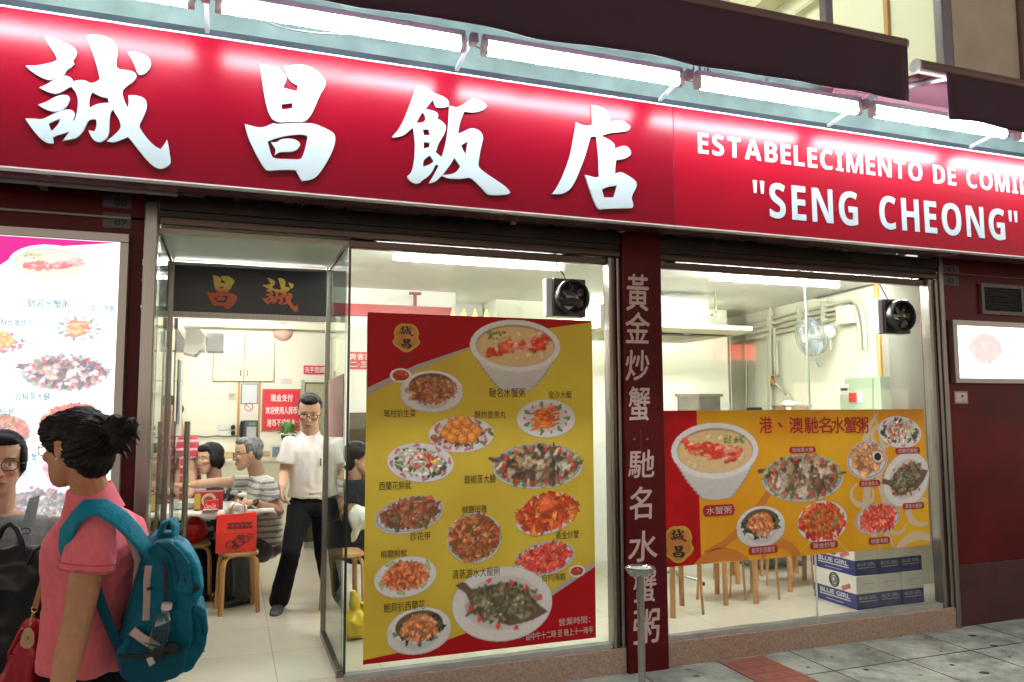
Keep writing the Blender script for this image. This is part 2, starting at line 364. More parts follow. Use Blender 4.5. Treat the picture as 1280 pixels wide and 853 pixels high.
# strip of red paving bricks, 4 mm proud of the slabs
def mat_brick():
    m = bpy.data.materials.new('paving_brick'); m.use_nodes = True; t = m.node_tree; b = t.nodes['Principled BSDF']
    tc = t.nodes.new('ShaderNodeTexCoord'); br = t.nodes.new('ShaderNodeTexBrick'); br.inputs['Scale'].default_value = 1
    br.inputs['Brick Width'].default_value = .205; br.inputs['Row Height'].default_value = .115; br.inputs['Mortar Size'].default_value = .003
    br.inputs['Color1'].default_value = (.30, .085, .055, 1); br.inputs['Color2'].default_value = (.24, .07, .05, 1); br.inputs['Mortar'].default_value = (.07, .035, .03, 1)
    t.links.new(tc.outputs['Object'], br.inputs[0])
    n = t.nodes.new('ShaderNodeTexNoise'); n.inputs['Scale'].default_value = 25; n.inputs['Detail'].default_value = 6; t.links.new(tc.outputs['Object'], n.inputs['Vector'])
    r = t.nodes.new('ShaderNodeMapRange'); r.inputs['To Min'].default_value = .6; r.inputs['To Max'].default_value = 1.3; t.links.new(n.outputs['Fac'], r.inputs[0])
    sc = t.nodes.new('ShaderNodeVectorMath'); sc.operation = 'SCALE'; t.links.new(br.outputs[0], sc.inputs[0]); t.links.new(r.outputs[0], sc.inputs['Scale'])
    t.links.new(sc.outputs[0], b.inputs['Base Color']); b.inputs['Roughness'].default_value = .75
    return m
mb = MB(); mb.box((3.115, 1.0, -.03), (3.475, 4.545, .004)); tag(mb.build('brick_paving', mat_brick()), kind='structure')
stain = mat('dark_stain', (.06, .055, .05), .75, var=.5, scale=60)
mb = MB()
random.seed(4)
for (x, y) in [(1126, 796), (1176, 815), (1117, 825), (1243, 808), (1083, 838), (1010, 835), (870, 846), (1215, 795), (1262, 822), (860, 838), (1150, 845), (1190, 832), (1040, 822), (1085, 812), (1230, 842)]:
    c = atz(x, y, 0); k = 9
    rr = [random.uniform(.6, 1.1) for _ in range(k)]; s = random.uniform(.008, .03)
    mb.add([(c[0]+s*1.3*rr[i]*math.cos(6.283*i/k), c[1]+s*rr[i]*math.sin(6.283*i/k), .0035) for i in range(k)], [tuple(range(k))])
tag(mb.build('pavement_stains', stain), kind='structure')

# ================================================================ shop front
granite = mat('pink_granite', (.36, .25, .19), .35, var=.3, scale=60, detail=6, bump=.05, bscale=200)
plinth = thing('stone_plinth', 'pinkish granite step running under the shop windows to the pavement', 'plinth', (.63, 4.6, 0))
MB().box((.60, 4.57, -.02), (2.44, 4.70, .157)).box((2.742, 4.57, -.02), (5.30, 4.70, .157)).build('base', granite, plinth, bevel=.004)
MB().box((-.42, 4.575, -.02), (.598, 4.70, .156)).build('threshold', mat('threshold_stone', (.45, .40, .31), .3, var=.15, scale=30), plinth, bevel=.003)

pl = thing('pillar', 'narrow maroon pillar with a column of pale Chinese characters between two shop windows', 'pillar', (2.59, 4.55, 0))
MB().box((2.444, 4.545, -.01), (2.738, 4.75, 3.0)).build('panel', maroon, pl, bevel=.004)
pale_ink = mat('pale_pink_letters', (.55, .40, .37), .5)
chars = [('黃', 797, 366, 27, 45), ('金', 797, 410, 30, 38), ('炒', 797, 457, 29, 38), ('蟹', 799, 505, 26, 42), ('馳', 802, 580, 32, 34), ('名', 801, 629, 27, 40), ('水', 804, 683, 36, 38), ('蟹', 806, 733, 28, 40), ('粥', 808, 783, 32, 42)]
for ch, x, y, wd, ht in chars:
    c = aty(x, y, 4.5435); k = np.linalg.norm(aty(x+wd/2, y, 4.5435)-aty(x-wd/2, y, 4.5435)); h = np.linalg.norm(aty(x, y+ht/2, 4.5435)-aty(x, y-ht/2, 4.5435))
    text('character', ch, pale_ink, pl, c, X3, Z3, k, h, bold=.03, shear=.06)
dots = MB()
for (x, y, r) in [(793, 549, .008), (809, 549, .008)]:
    c = aty(x, y, 4.545); dots.lathe([(r, 0), (r, .003)], c, 10, (0, -1, 0))
dots.box(aty(801, 537, 4.545)+[-.0015, 0, 0], aty(801, 565, 4.5435)+[.0015, 0, 0]); dots.build('divider_mark', mat('dim_ink', (.22, .10, .10), .5), pl)

# header rail above door and windows
hd = thing('header_beam', 'dark brown ribbed metal beam above the door and windows', 'beam', (2.4, 4.6, 2.7))
for (x0, x1) in ((-.40, 2.442), (2.74, 5.285)):
    MB().box((x0, 4.56, 2.80), (x1, 4.66, 2.885)).build('upper_rail', dark_metal, hd, bevel=.006)
    MB().box((x0, 4.585, 2.765), (x1, 4.66, 2.80)).build('groove', mat('groove_dark', (.02, .014, .012), .4), hd)
    MB().box((x0, 4.565, 2.715), (x1, 4.66, 2.765)).build('lower_rail', bronze, hd, bevel=.008)
for (x0, x1) in ((.64, 2.36), (2.76, 5.20)):
    MB().box((x0, 4.60, 2.665), (x1, 4.65, 2.713)).build('window_head', bronze, hd, bevel=.006)

# windows
def window(label, x0, x1, joints, z0=.157, z1=2.665):
    t = thing('shop_window', label, 'window', (x0, 4.62, z0))
    xs = [x0]+joints+[x1]
    for a, b in zip(xs[:-1], xs[1:]): MB().box((a+.003, 4.618, z0+.03), (b-.003, 4.626, z1)).build('pane', clear, t)
    for j in joints: MB().box((j-.0025, 4.614, z0+.03), (j+.0025, 4.630, z1)).build('joint', mat('pane_edge', (.55, .66, .60), .2), t)
    for yy in (4.588, 4.612, 4.636): MB().box((x0, yy, z0), (x1, yy+.014, z0+.035)).build('bottom_track', alu, t, bevel=.003)
    return t
win1 = window('window left of the maroon pillar, mostly hidden by the tall dish poster', .65, 2.35, [])
win2 = window('wide window right of the maroon pillar with a low dish banner across it', 2.745, 5.19, [4.02])
def jamb(t, x0, x1, side):
    n = 3
    for i in range(n):
        a = x0+(x1-x0)*i/n; b = x0+(x1-x0)*(i+1)/n
        MB().box((a+.002, 4.575+.012*(i % 2), .157), (b-.002, 4.66, 2.713)).build('jamb', [steel_d, bronze, steel_d][i], t, bevel=.006)
jamb(win1, 2.352, 2.440, 1); jamb(win2, 5.192, 5.30, 1)
MB().box((.640, 4.606, .19), (.652, 4.640, 2.665)).build('glass_edge', mat('dark_glass_edge', (.015, .03, .025), .15), win1)
MB().box((5.302, 4.56, -.01), (5.345, 4.68, 2.89)).build('steel_post', steel_d, win2, bevel=.008)

# transom glass above the beam, with what is stored behind
tr = thing('transom_window', 'narrow strip of glass between the header beam and the red sign', 'window', (2.4, 4.62, 2.886))
for (x0, x1) in ((-.40, .60), (.62, 2.44), (2.74, 5.28)): MB().box((x0, 4.615, 2.887), (x1, 4.622, 3.08)).build('pane', clear, tr)
MB().box((.602, 4.60, 2.886), (.618, 4.64, 3.08)).build('mullion', dark_metal, tr)
MB().box((-.40, 4.97, 2.80), (5.3, 5.0, 3.2)).build('back_board', cream_w, tr)
MB().box((-.40, 4.68, 3.09), (5.3, 4.96, 3.12)).build('top_board', cream_w, tr)
random.seed(8)
for i, (px, c, s) in enumerate([(212, (.62, .63, .50), .09), (533, (.35, .26, .18), .07), (550, (.05, .05, .28), .07), (567, (.16, .10, .10), .09), (600, (.35, .2, .15), .10), (622, (.55, .30, .26), .09), (690, (.03, .03, .03), .07), (712, (.75, .75, .75), .10), (838, (.06, .05, .05), .07), (880, (.25, .28, .26), .09), (938, (.05, .06, .08), .08), (958, (.05, .05, .05), .05), (985, (.3, .3, .28), .06), (1035, (.6, .6, .5), .14)]):
    c0 = aty(px, 283+.06*(px-600), 4.80); c0[2] = 2.90
    o = MB().ell(c0+[0, 0, s*.35], s, s*.6, s*.45, n=12, m=8).build('stored_bundle', mat('bundle%d' % i, c, .5, bump=.3, bscale=25), None, smooth=True)
    tag(o, ['pale green packet', 'brown paper packet', 'dark blue plastic bundle', 'dark brown slipper like bundle', 'tan bundle', 'pink wrapped bundle', 'black small bundle', 'white plastic tray like bundle', 'black box shaped bundle', 'grey bundle', 'dark blue grey bundle', 'small black bundle', 'small grey bundle', 'wide pale bundle'][i]+' behind the glass strip under the red sign', 'bundle', 'things stored behind the transom glass')
MB().box((-.35, 4.69, 2.80), (5.3, 4.96, 2.888)).build('ledge', cream_w, tr)
o = thing('signboard', 'black name board half hidden behind the strip of glass above the door', 'signboard', (.1, 4.72, 2.89))
MB().box((-.18, 4.715, 2.889), (.50, 4.735, 3.06)).build('board', mat('blackboard', (.008, .008, .012), .3), o)
gold = mat('dull_gold', (.42, .24, .06), .45)
for cx_ in (.06, .33): text('character', '誠' if cx_ > .2 else '昌', mat('gold_pale', (.45, .36, .16), .5), o, (cx_, 4.713, 2.95), X3, Z3, .15, .10, bold=.03)

# walls of the front
wl = thing('wall', 'dark maroon wall around the bright lightbox left of the door', 'wall', (-1.5, 4.6, 0))
MB().box((-6, 4.62, 0), (-.545, 4.8, 2.88)).build('surface', maroon2, wl)
MB().box((-6, 4.60, 2.74), (-.42, 4.62, 2.752)).build('ledge', mat('thin_trim', (.22, .19, .17), .4, metal=.5), wl)
MB().box((-.543, 4.60, 0), (-.478, 4.8, 2.88)).build('edge_panel', maroon, wl)
pt = thing('steel_post', 'brushed steel post between the lightbox wall and the glass entrance', 'post', (-.45, 4.6, 0))
MB().box((-.475, 4.575, 0), (-.405, 4.66, 3.0)).build('post', steel, pt, bevel=.008)
wr = thing('wall', 'dark maroon wall right of the wide window, carrying a small lightbox', 'wall', (6, 4.6, 0))
MB().box((5.347, 4.60, .47), (12, 4.8, 2.96)).build('surface', maroon2, wr)
MB().box((5.347, 4.585, -.01), (12, 4.8, .468)).build('skirting', mat('dark_skirting', (.06, .012, .014), .4, var=.3, scale=5), wr, bevel=.004)
MB().box((5.347, 4.597, 2.78), (12, 4.60, 2.786)).build('seam', mat('seam_line', (.2, .10, .07), .5), wr)

soffit = thing('wall', 'dark strip of wall directly behind and above the red sign', 'wall', (2, 4.6, 3.08))
MB().box((-6, 4.62, 2.885), (-.42, 4.8, 3.5)).build('left_panel', mat('very_dark_maroon', (.045, .015, .016), .4, var=.3, scale=4), soffit)
MB().box((-6, 4.64, 3.125), (12, 4.82, 3.905)).build('fascia', mat('grey_band', (.045, .06, .075), .5, var=.3, scale=4), soffit)
op = thing('opposite_shop', 'dark shop building across the street with added lit windows, mirrored in the glass', 'building', (16, -14, 0))
MB().box((7, -16, 0), (27, -14, 6.5)).build('facade', mat('opposite_facade', (.05, .045, .04), .8, var=.3, scale=.6), op)
for x0_, x1_, z0_, z1_, k_ in ((8, 10.2, .6, 2.5, 1), (10.8, 12.2, .6, 2.4, .6), (13.2, 15.4, .8, 2.6, .9), (19.5, 21.6, .6, 2.6, 1), (22.4, 25, .7, 2.4, .7), (9, 10, 4.2, 5.6, .4), (17.5, 18.6, 4.2, 5.6, .5)): MB().box((x0_, -13.99, z0_), (x1_, -13.96, z1_)).build('window', mat_emit('added_lit_window%d' % int(k_*10), (1, .85, .62), .9*k_), op)  # lit windows added out of view, for reflections in the shop glass
d_ = ray(911, 440); h_ = CAM+d_*(4.622/d_[1]); m_ = h_+np.array([d_[0], -d_[1], d_[2]])*((4.622+13.9)/d_[1])
for k_ in range(4): MB().box((m_[0]-1.1+.6*k_, -13.95, m_[2]-.28), (m_[0]-.65+.6*k_, -13.90, m_[2]+.28)).build('red_sign_letter', mat_emit('red_neon', (1, .06, .04), 2.5), op)
up = thing('wall', 'pale plaster wall of the upper storey above the sign lights', 'wall', (2, 4.66, 3.9))
MB().box((-6, 4.66, 3.907), (12, 4.84, 4.30)).build('lower_band', mat('pale_plaster', (.20, .285, .26), .6, var=.2, scale=4), up)
MB().box((-6, 4.66, 4.302), (2.9, 4.84, 8)).build('surface', mat('upper_plaster', (.42, .40, .33), .7, var=.15, scale=2), up)
MB().box((5.72, 4.66, 4.302), (6.50, 4.84, 8)).build('pier', mat('taupe_plaster', (.48, .42, .34), .75, var=.12, scale=3), up)
MB().box((6.502, 4.63, 4.302), (12, 4.84, 8)).build('brown_panel', mat('brown_cladding', (.12, .07, .05), .6, var=.2, scale=3), up)
MB().box((2.9, 4.66, 7.2), (5.72, 4.84, 8)).build('lintel', mat('upper_plaster2', (.42, .40, .33), .7), up)
uw = thing('upper_window', 'lit upstairs window with grey mullions above the dark awning', 'window', (4.3, 4.7, 4.3))
frame_g = mat('purple_grey_frame', (.22, .20, .25), .35, metal=.4)
for x in (2.93, 4.40, 5.66): MB().box((x-.035 if x != 5.66 else x-.055, 4.66, 4.302), (x+.035 if x != 5.66 else x+.055, 4.74, 7.2)).build('mullion', frame_g, uw, bevel=.008)
MB().box((2.965, 4.66, 4.302), (5.60, 4.74, 4.37)).build('sill', frame_g, uw)
for a, b in ((2.97, 4.36), (4.44, 5.60)): MB().box((a, 4.70, 4.37), (b, 4.706, 7.2)).build('pane', clear, uw)
ur = thing('upstairs_room', 'pale yellow upstairs room seen through the upper window', 'room', (4.3, 6, 4.3))
MB().box((2.0, 4.86, 7.2), (8, 9, 7.3)).build('ceiling', cream, ur)
MB().box((2.0, 4.86, 4.2), (8, 9, 4.29)).build('floor', cream, ur)
MB().box((2.0, 8.9, 4.3), (8, 9, 7.2)).build('back_wall', cream, ur)
MB().box((6.2, 4.86, 4.3), (6.3, 8.9, 7.2)).build('side_wall', cream, ur)
MB().box((2.0, 4.86, 4.3), (2.1, 8.9, 7.2)).build('other_wall', cream, ur)
MB().box((5.9, 5.5, 6.6), (6.2, 8.9, 6.75)).box((6.1, 5.0, 6.3), (6.2, 8.9, 6.34)).build('duct', mat('duct_cream', (.6, .57, .42), .5), ur)
MB().box((6.165, 5.75, 4.3), (6.2, 5.80, 7.2)).build('wooden_strip', mat('orange_wood', (.50, .26, .08), .5), ur)
ub = thing('ceiling_lamp', 'fluorescent batten on the ceiling of the upstairs room', 'lamp', (4.2, 6.5, 7.1))
MB().box((3.6, 6.47, 7.13), (4.8, 6.53, 7.195)).build('batten', whitep, ub)
MB().tube([(3.62, 6.5, 7.10), (4.78, 6.5, 7.10)], .014).build('tube', mat_emit('upstairs_tube', (1, .97, .9), 160), ub)

# ================================================================ the red sign
sg = thing('shop_sign', 'long glossy red shop sign with white Chinese characters and Portuguese lettering', 'sign', (2.3, 4.27, 2.84))
red_l = mat('crimson_acrylic', (.17, .0003, .009), .24, spec=.19, var=.05, scale=1)
red_r = mat('bright_red_acrylic', (.25, .0003, .011), .24, spec=.19, var=.05, scale=1)
xj = aty(843, 220, 4.15)[0]
MB().box((-2.6, 4.15, 2.85), (xj-.001, 4.19, 3.625)).build('face_panel', red_l, sg, bevel=.002)
MB().box((xj+.001, 4.15, 2.85), (8.5, 4.19, 3.625)).build('face_panel', red_r, sg, bevel=.002)
MB().box((-2.6, 4.192, 2.856), (8.5, 4.405, 3.62)).build('box', mat('sign_box', (.07, .018, .02), .25, var=.2, scale=3), sg)
trim = mat('white_trim', (.75, .74, .74), .3, metal=.3)
MB().box((-2.6, 4.143, 2.842), (8.5, 4.20, 2.8495)).build('bottom_trim', trim, sg)
MB().box((-2.6, 4.143, 3.6255), (8.5, 4.20, 3.634)).build('top_trim', trim, sg)
MB().box((-2.6, 4.39, 2.838), (-.30, 4.41, 2.855)).build('rear_trim', alu, sg)
lett = mat('white_acrylic_letters', (.46, .53, .56), .4, spec=.25)
def crop(x0, y0, s): return lambda lp: [(x0+s*x, y0+s*y) for x, y in lp]
GL = {}
a = crop(20, 30, .2462)
GL['誠'] = [a(l) for l in [
 [(150,65),(185,75),(240,95),(290,120),(312,145),(305,170),(290,190),(298,208),(280,225),(255,240),(250,262),(215,275),(180,290),(155,288),(110,265),(75,240),(52,218),(100,218),(150,210),(190,200),(212,188),(205,165),(180,125),(155,90)],
 [(115,415),(160,400),(200,375),(240,364),(268,368),(277,385),(265,415),(240,440),(205,452),(170,445),(140,432)],
 [(568,150),(600,147),(640,155),(672,172),(688,200),(680,230),(660,255),(632,266),(618,255),(605,215),(585,175)],
 [(358,65),(400,60),(450,68),(490,85),(510,110),(518,145),(512,180),(508,215),(520,235),(560,240),(590,245),(610,258),(612,275),(600,295),(570,315),(545,335),(540,355),(548,385),(560,415),(570,430),(575,400),(572,368),(600,366),(640,375),(660,390),(667,415),(660,450),(640,490),(625,520),(640,550),(670,590),(705,625),(735,640),(755,615),(768,592),(775,620),(780,660),(788,705),(775,725),(740,743),(700,730),(660,690),(620,640),(590,600),(570,578),(530,595),(495,607),(462,600),(500,570),(535,535),(530,500),(510,465),(495,440),(480,455),(475,500),(475,550),(465,580),(445,600),(425,606),(400,597),(382,575),(370,545),(400,550),(410,530),(412,500),(405,487),(375,490),(360,510),(345,545),(322,575),(290,590),(240,597),(275,550),(240,562),(210,570),(190,582),(192,610),(165,612),(130,590),(95,550),(65,510),(50,485),(90,485),(135,490),(170,473),(215,450),(255,438),(288,442),(302,458),(297,478),(290,497),(300,494),(312,455),(318,410),(315,375),(302,345),(282,322),(262,332),(235,350),(205,360),(165,352),(120,328),(160,312),(195,290),(225,272),(260,268),(285,282),(292,297),(330,290),(360,294),(380,308),(410,300),(428,285),(420,245),(405,190),(385,130)],
 [(168,512),(195,497),(228,485),(218,515),(185,548),(175,535)], [(388,350),(410,363),(445,378),(466,378),(474,406),(440,407),(405,414),(374,432),(372,400),(378,372)]]]
a = crop(295, 70, .1994)
GL['昌'] = [a(l) for l in [
 [(150,60),(200,62),(250,80),(295,105),(318,140),(308,172),(292,205),(380,228),(388,190),(350,175),(325,140),(308,100),(300,72),(400,58),(470,75),(520,110),(565,165),(555,200),(525,245),(500,310),(470,375),(430,418),(380,419),(320,417),(280,424),(245,412),(225,400),(200,355),(185,290),(170,200),(158,120)],
 [(285,308),(355,298),(350,335),(288,342)],
 [(55,432),(90,442),(140,455),(185,450),(235,425),(250,434),(320,428),(380,428),(440,427),(490,430),(550,455),(600,480),(622,505),(618,560),(590,630),(550,700),(510,755),(470,780),(412,788),(395,760),(375,720),(320,718),(250,720),(205,727),(180,715),(140,650),(100,570),(70,500)],
 [(198,540),(250,520),(310,505),(380,497),(430,498),(448,512),(435,580),(415,640),(400,655),(340,652),(235,650),(218,620),(208,580)],
 [(218,545),(255,548),(275,530),(310,522),(360,525),(390,540),(402,560),(385,590),(350,605),(300,605),(270,605),(242,625),(250,590),(235,570)]]]
a = crop(480, 95, .1876)
GL['飯'] = [a(l) for l in [
 [(215,72),(245,70),(290,90),(325,120),(365,132),(405,150),(430,178),(428,205),(400,217),(345,215),(335,195),(322,162),(300,190),(272,225),(310,235),(345,245),(360,265),(352,290),(380,305),(405,330),(412,350),(400,390),(375,430),(355,465),(350,490),(340,512),(360,530),(382,545),(400,490),(415,420),(425,340),(430,270),(432,208),(455,208),(475,218),(510,205),(540,185),(575,162),(590,152),(630,165),(665,185),(682,205),(665,225),(630,243),(590,250),(530,242),(515,280),(498,330),(490,390),(530,375),(565,355),(605,355),(640,375),(658,410),(650,450),(638,500),(630,550),(622,605),(650,635),(700,670),(760,710),(810,745),(838,780),(820,793),(760,798),(700,797),(680,790),(650,755),(610,715),(570,678),(520,690),(460,690),(410,685),(382,668),(350,700),(320,715),(297,718),(320,680),(345,635),(362,602),(340,595),(320,640),(290,675),(255,695),(235,718),(205,724),(170,705),(155,685),(152,672),(180,650),(195,600),(203,530),(205,460),(200,400),(190,345),(165,370),(130,400),(90,412),(60,416),(53,408),(90,370),(130,300),(165,210),(195,130)],
 [(256,247),(272,272),(277,297),(255,318),(212,318),(232,280)], [(257,360),(295,362),(302,400),(262,400)], [(262,442),(303,450),(300,478),(262,490)], [(258,565),(300,535),(312,545),(328,575),(295,600),(257,608)], [(510,465),(555,440),(542,525),(522,500)], [(466,550),(505,608),(480,645),(440,662),(387,664),(412,630),(442,590)]]]
a = crop(680, 125, .1759)
GL['店'] = [a(l) for l in [
 [(335,45),(370,48),(420,70),(460,100),(465,160),(500,155),(545,150),(580,170),(607,195),(598,220),(560,230),(480,237),(430,248),(395,262),(430,275),(470,295),(498,325),(497,350),(540,335),(575,330),(605,355),(615,385),(595,410),(550,428),(507,430),(500,480),(498,530),(520,520),(545,517),(590,540),(640,575),(655,600),(645,635),(620,680),(615,705),(630,745),(622,770),(570,773),(480,775),(420,778),(390,784),(370,765),(345,710),(320,640),(300,575),(286,537),(320,545),(360,557),(390,548),(385,500),(385,420),(378,340),(365,262),(325,268),(310,320),(285,410),(250,500),(220,575),(185,635),(150,660),(115,675),(52,672),(80,640),(120,570),(160,470),(190,370),(205,280),(220,200),(222,165),(250,178),(290,190),(340,185)],
 [(405,640),(450,620),(512,612),(505,655),(492,698),(420,697)]]]
for ch in '誠昌飯店':
    poly_prism('character', [smooth_loop(l, 2, 60) for l in GL[ch]], lambda x, y: aty(x, y, 4.1485), (0, -1, 0), .012, lett, sg)
# Latin lettering, standing 5 mm off the face
yl = 4.145
p0 = aty(873, 193, yl); hh = (aty(873, 166.5, yl)-p0)[2]; p1 = aty(1289, 243, yl)
def sansb(s): return ''.join(chr(0x1D5D4+ord(c)-65) if 'A' <= c <= 'Z' else c for c in s)
def line(words, xl, xr, zb, h, bold, gap, nref=None):
    """bold sans capitals set letter by letter: condensed glyphs, even gaps; nref letters span xl..xr"""
    adv = []; x = 0
    for ch in words:
        if ch == ' ': adv.append((x, 0)); x += gap*2.6; continue
        v, f = text_geo(sansb(ch), bold); wd = v[:, 0].max()-v[:, 0].min(); adv.append((x, wd)); x += wd+gap
    k = nref or len(words); tot = adv[k-1][0]+adv[k-1][1]; s = (xr-xl)/tot; e = text_geo(sansb('E'), bold)[0]; s2 = h/(e[:, 1].max()-e[:, 1].min()); y0 = e[:, 1].min()
    for ch, (x, wd) in zip(words, adv):
        if ch == ' ': continue
        v, f = text_geo(sansb(ch), bold)
        ob = MB().add([(xl+s*(x+q[0]-v[:, 0].min()), yl, zb+(q[1]-y0)*s2) for q in v], f).build('letter', lett, sg, fixn=False)
        md = ob.modifiers.new('s', 'SOLIDIFY'); md.thickness = .005; md.offset = -1
line('ESTABELECIMENTO DE COMIDAS', p0[0], p1[0], (p0[2]+aty(1270, 240.5, yl)[2])/2, hh*.97, 0, .16, 24)
q0 = aty(963, 275, yl); q1 = aty(1257, 299, yl); zq = (aty(1000, 277, yl)[2]+aty(1235, 297, yl)[2])/2; hq = aty(995, 234.5, yl)[2]-aty(995, 277.2, yl)[2]
line('SENG CHEONG', q0[0], q1[0], zq, hq, 0, .20)
for px, py in ((944, 234.5), (953, 235.5), (1263, 271), (1270, 272)):
    c = aty(px, py, yl); c[2] = zq+hq*1.02 if px < 1000 else zq+hq*1.0
    a_ = .016; b_ = .010
    MB().loft([[(c[0]-k, yl+dy, z), (c[0]+k, yl+dy, z)] [::1]+[(c[0]+k, yl+.0045+dy, z), (c[0]-k, yl+.0045+dy, z)] for z, k, dy in ((c[2], a_, 0), (c[2]-hq*.36, b_, 0))]).build('quote_mark', lett, sg)

# brackets under the sign
bk = mat('grey_bracket', (.32, .30, .28), .45, metal=.4)
for i, (px, ln) in enumerate([(42, .2), (652, .2), (790, .2), (1075, .22), (1148, .2)]):
    c = aty(px, 240+.065*px, 4.40); o = MB().obox((c[0], 4.51, 2.90), X3, .018, np.array([0, .97, -.2]), .115, np.array([0, .2, .97]), .012).build('bracket', bk, None, bevel=.002)
    tag(o, ['grey bracket under the sign, above the bright lightbox', 'grey bracket under the sign, left of the pillar top over the tall poster', 'grey bracket under the sign touching the top of the maroon pillar', 'grey bracket under the sign above the right end of the wide window', 'grey bracket under the sign at the corner of the right maroon wall'][i], 'bracket', 'brackets under the red sign')

# ================================================================ lights above the sign
tube_m = mat_emit('tube_light', (.86, .95, 1.0), TUBE_OUT)
def tubelight(x0, label):
    z = 3.648; y = 3.85; t = thing('tube_light', label, 'light', (x0+.62, y, z), 'fluorescent tubes above the red sign')
    MB().tube([(x0+.03, y, z), (x0+1.225, y, z)], .025, 16).build('tube', tube_m, t, smooth=True)  # tube drawn thicker than life to imitate its bloom
    for x in (x0+.012, x0+1.243): MB().box((x-.018, y-.022, z-.026), (x+.018, y+.022, z+.05)).build('lamp_holder', whitep, t, bevel=.004)
    MB().box((x0, y-.02, z+.05), (x0+1.255, y+.03, z+.085)).build('batten', mat('batten_white', (.6, .62, .62), .45), t, bevel=.004)
    return t
for i, x0 in enumerate([-1.475, -.12, 1.235, 2.59, 3.945, 5.30]):
    tubelight(x0, ['bright tube over the left end of the sign, above its first white character', 'bright tube above the gap between first and second white sign characters', 'bright tube above the third and fourth white sign characters', 'bright tube above the start of the upper Portuguese line', 'bright tube above the end of the upper Portuguese line, next to the awning gap', 'bright tube cut off by the right edge, under the smaller awning'][i])
for i, x in enumerate([-.17, 1.185, 2.54, 3.895, 5.25]):
    o = MB().box((x-.022, 3.83, 3.675), (x+.022, 3.89, 3.73)).obox((x, 4.03, 3.70), X3, .011, np.array([0, .98, -.16]), .16, np.array([0, .16, .98]), .012).build('joint_box', mat('galvanised', (.45, .47, .48), .5, metal=.2), None, bevel=.003)
    tag(o, ['left of the second white character', 'over the third white character', 'right of the fourth white character', 'over the middle of the Portuguese line', 'near the right end of the sign'][i].join(['grey joint box between two sign tubes, ', '']), 'joint box', 'joint boxes between the sign tubes')

# ================================================================ awnings
fab = mat('dark_maroon_canvas', (.052, .019, .040), .8, var=.2, scale=3, bump=.25, bscale=350)
bar_m = mat('brown_bar', (.14, .075, .07), .4, var=.15, scale=5, stretch=(1, 10, 10))
pinkc = mat('pink_canvas', (.24, .085, .115), .75, bump=.2, bscale=300)
def awning(x0, x1, y, zb, ztop, label, gap=0):
    t = thing('awning', label, 'awning', ((x0+x1)/2, y, zb))
    MB().loft([[(x, y+.035*math.cos(a)*1.2, ztop-.04+.045*math.sin(a)) for a in np.linspace(0, 2*math.pi, 17)[:-1]] for x in (x0, x1)]).build('front_bar', bar_m, t, smooth=60)
    mb = MB(); n = int((x1-x0-gap)/.08)
    vs = []; fs = []
    for i in range(n+1):
        x = x0+gap+(x1-x0-gap)*i/n
        for j in range(7):
            z = ztop-.06-(ztop-.06-zb)*j/6; wv = .012*(j/6)*math.sin(x*5.1)+.006*(j/6)*math.sin(x*13+1)
            vs.append((x, y-.035+wv, z+(.006*math.sin(x*7) if j == 6 else 0)))
    for i in range(n):
        for j in range(6): k = i*7+j; fs.append((k, k+7, k+8, k+1))
    o = mb.add(vs, fs).build('valance', fab, t, smooth=True); md = o.modifiers.new('s', 'SOLIDIFY'); md.thickness = .004
    MB().obox(((x0+x1)/2+.1, (y+4.62)/2, ztop+.06), X3, (x1-x0)/2-.12, np.array([0, .98, .17]), (4.62-y)/2-.02, np.array([0, -.17, .98]), .006).build('canopy', pinkc, t)
    for x in (x0+.35, x1-.35): MB().tube([(x, y+.03, ztop-.05), (x-.2, (y+4.6)/2, ztop-.02), (x, 4.6, ztop+.05)], .022).build('folding_arm', alu, t)
    for x in (x0, x1): MB().lathe([(.046, 0), (.046, .012)], (x-.006, y, ztop-.04), 18, (1, 0, 0)).build('end_cap', mat('grey_cap', (.34, .34, .33), .45), t)
    MB().tube([(x0, 4.5, ztop+.12), (x1, 4.5, ztop+.12)], .07, 16).build('roller', pinkc, t, smooth=60)
    return t
awning(-.9, 4.088, 3.7, 3.678, 4.108, 'long dark maroon awning hanging low over the sign lights')
awning(4.19, 8.2, 3.7, 3.60, 3.985, 'shorter dark awning with a pale rounded bar end at the right edge', gap=.23)

for i, (a, b, l) in enumerate([(-.17, 1.185, 'thin black wire sagging behind the tubes above the first two sign characters'), (1.185, 2.54, 'thin black wire sagging behind the tubes above the last two sign characters'), (2.54, 3.895, 'thin black wire sagging behind the tubes above the Portuguese line')]):
    pts = [(a+(b-a)*t, 3.93+.04*math.sin(t*9+i), 3.735-.13*math.sin(3.14*t)*(.6+.3*math.sin(5*t+i))) for t in np.linspace(0, 1, 18)]
    tag(MB().tube(pts, .0045, 6).build('wire', mat('wire_black', (.02, .02, .02), .5), None, smooth=True), l, 'wire', 'wires behind the sign tubes')
wc = thing('cable_tangle', 'small tangle of pale cables hanging under the awning above the Portuguese line', 'cables', aty(875, 100, 3.84))
for k in range(5):
    c = aty(868+6*k, 98, 3.83+.01*k); MB().tube([c+[0, 0, .10], c+[.02*math.sin(k), .01, .04], c+[.03*math.cos(k*2), -.01, -.01], c+[.05-.02*k, 0, -.045]], .0055, 6).build('cable', mat('cable_pale%d' % (k % 2), ((.55, .55, .52), (.10, .10, .10))[k % 2], .5), wc, smooth=True)
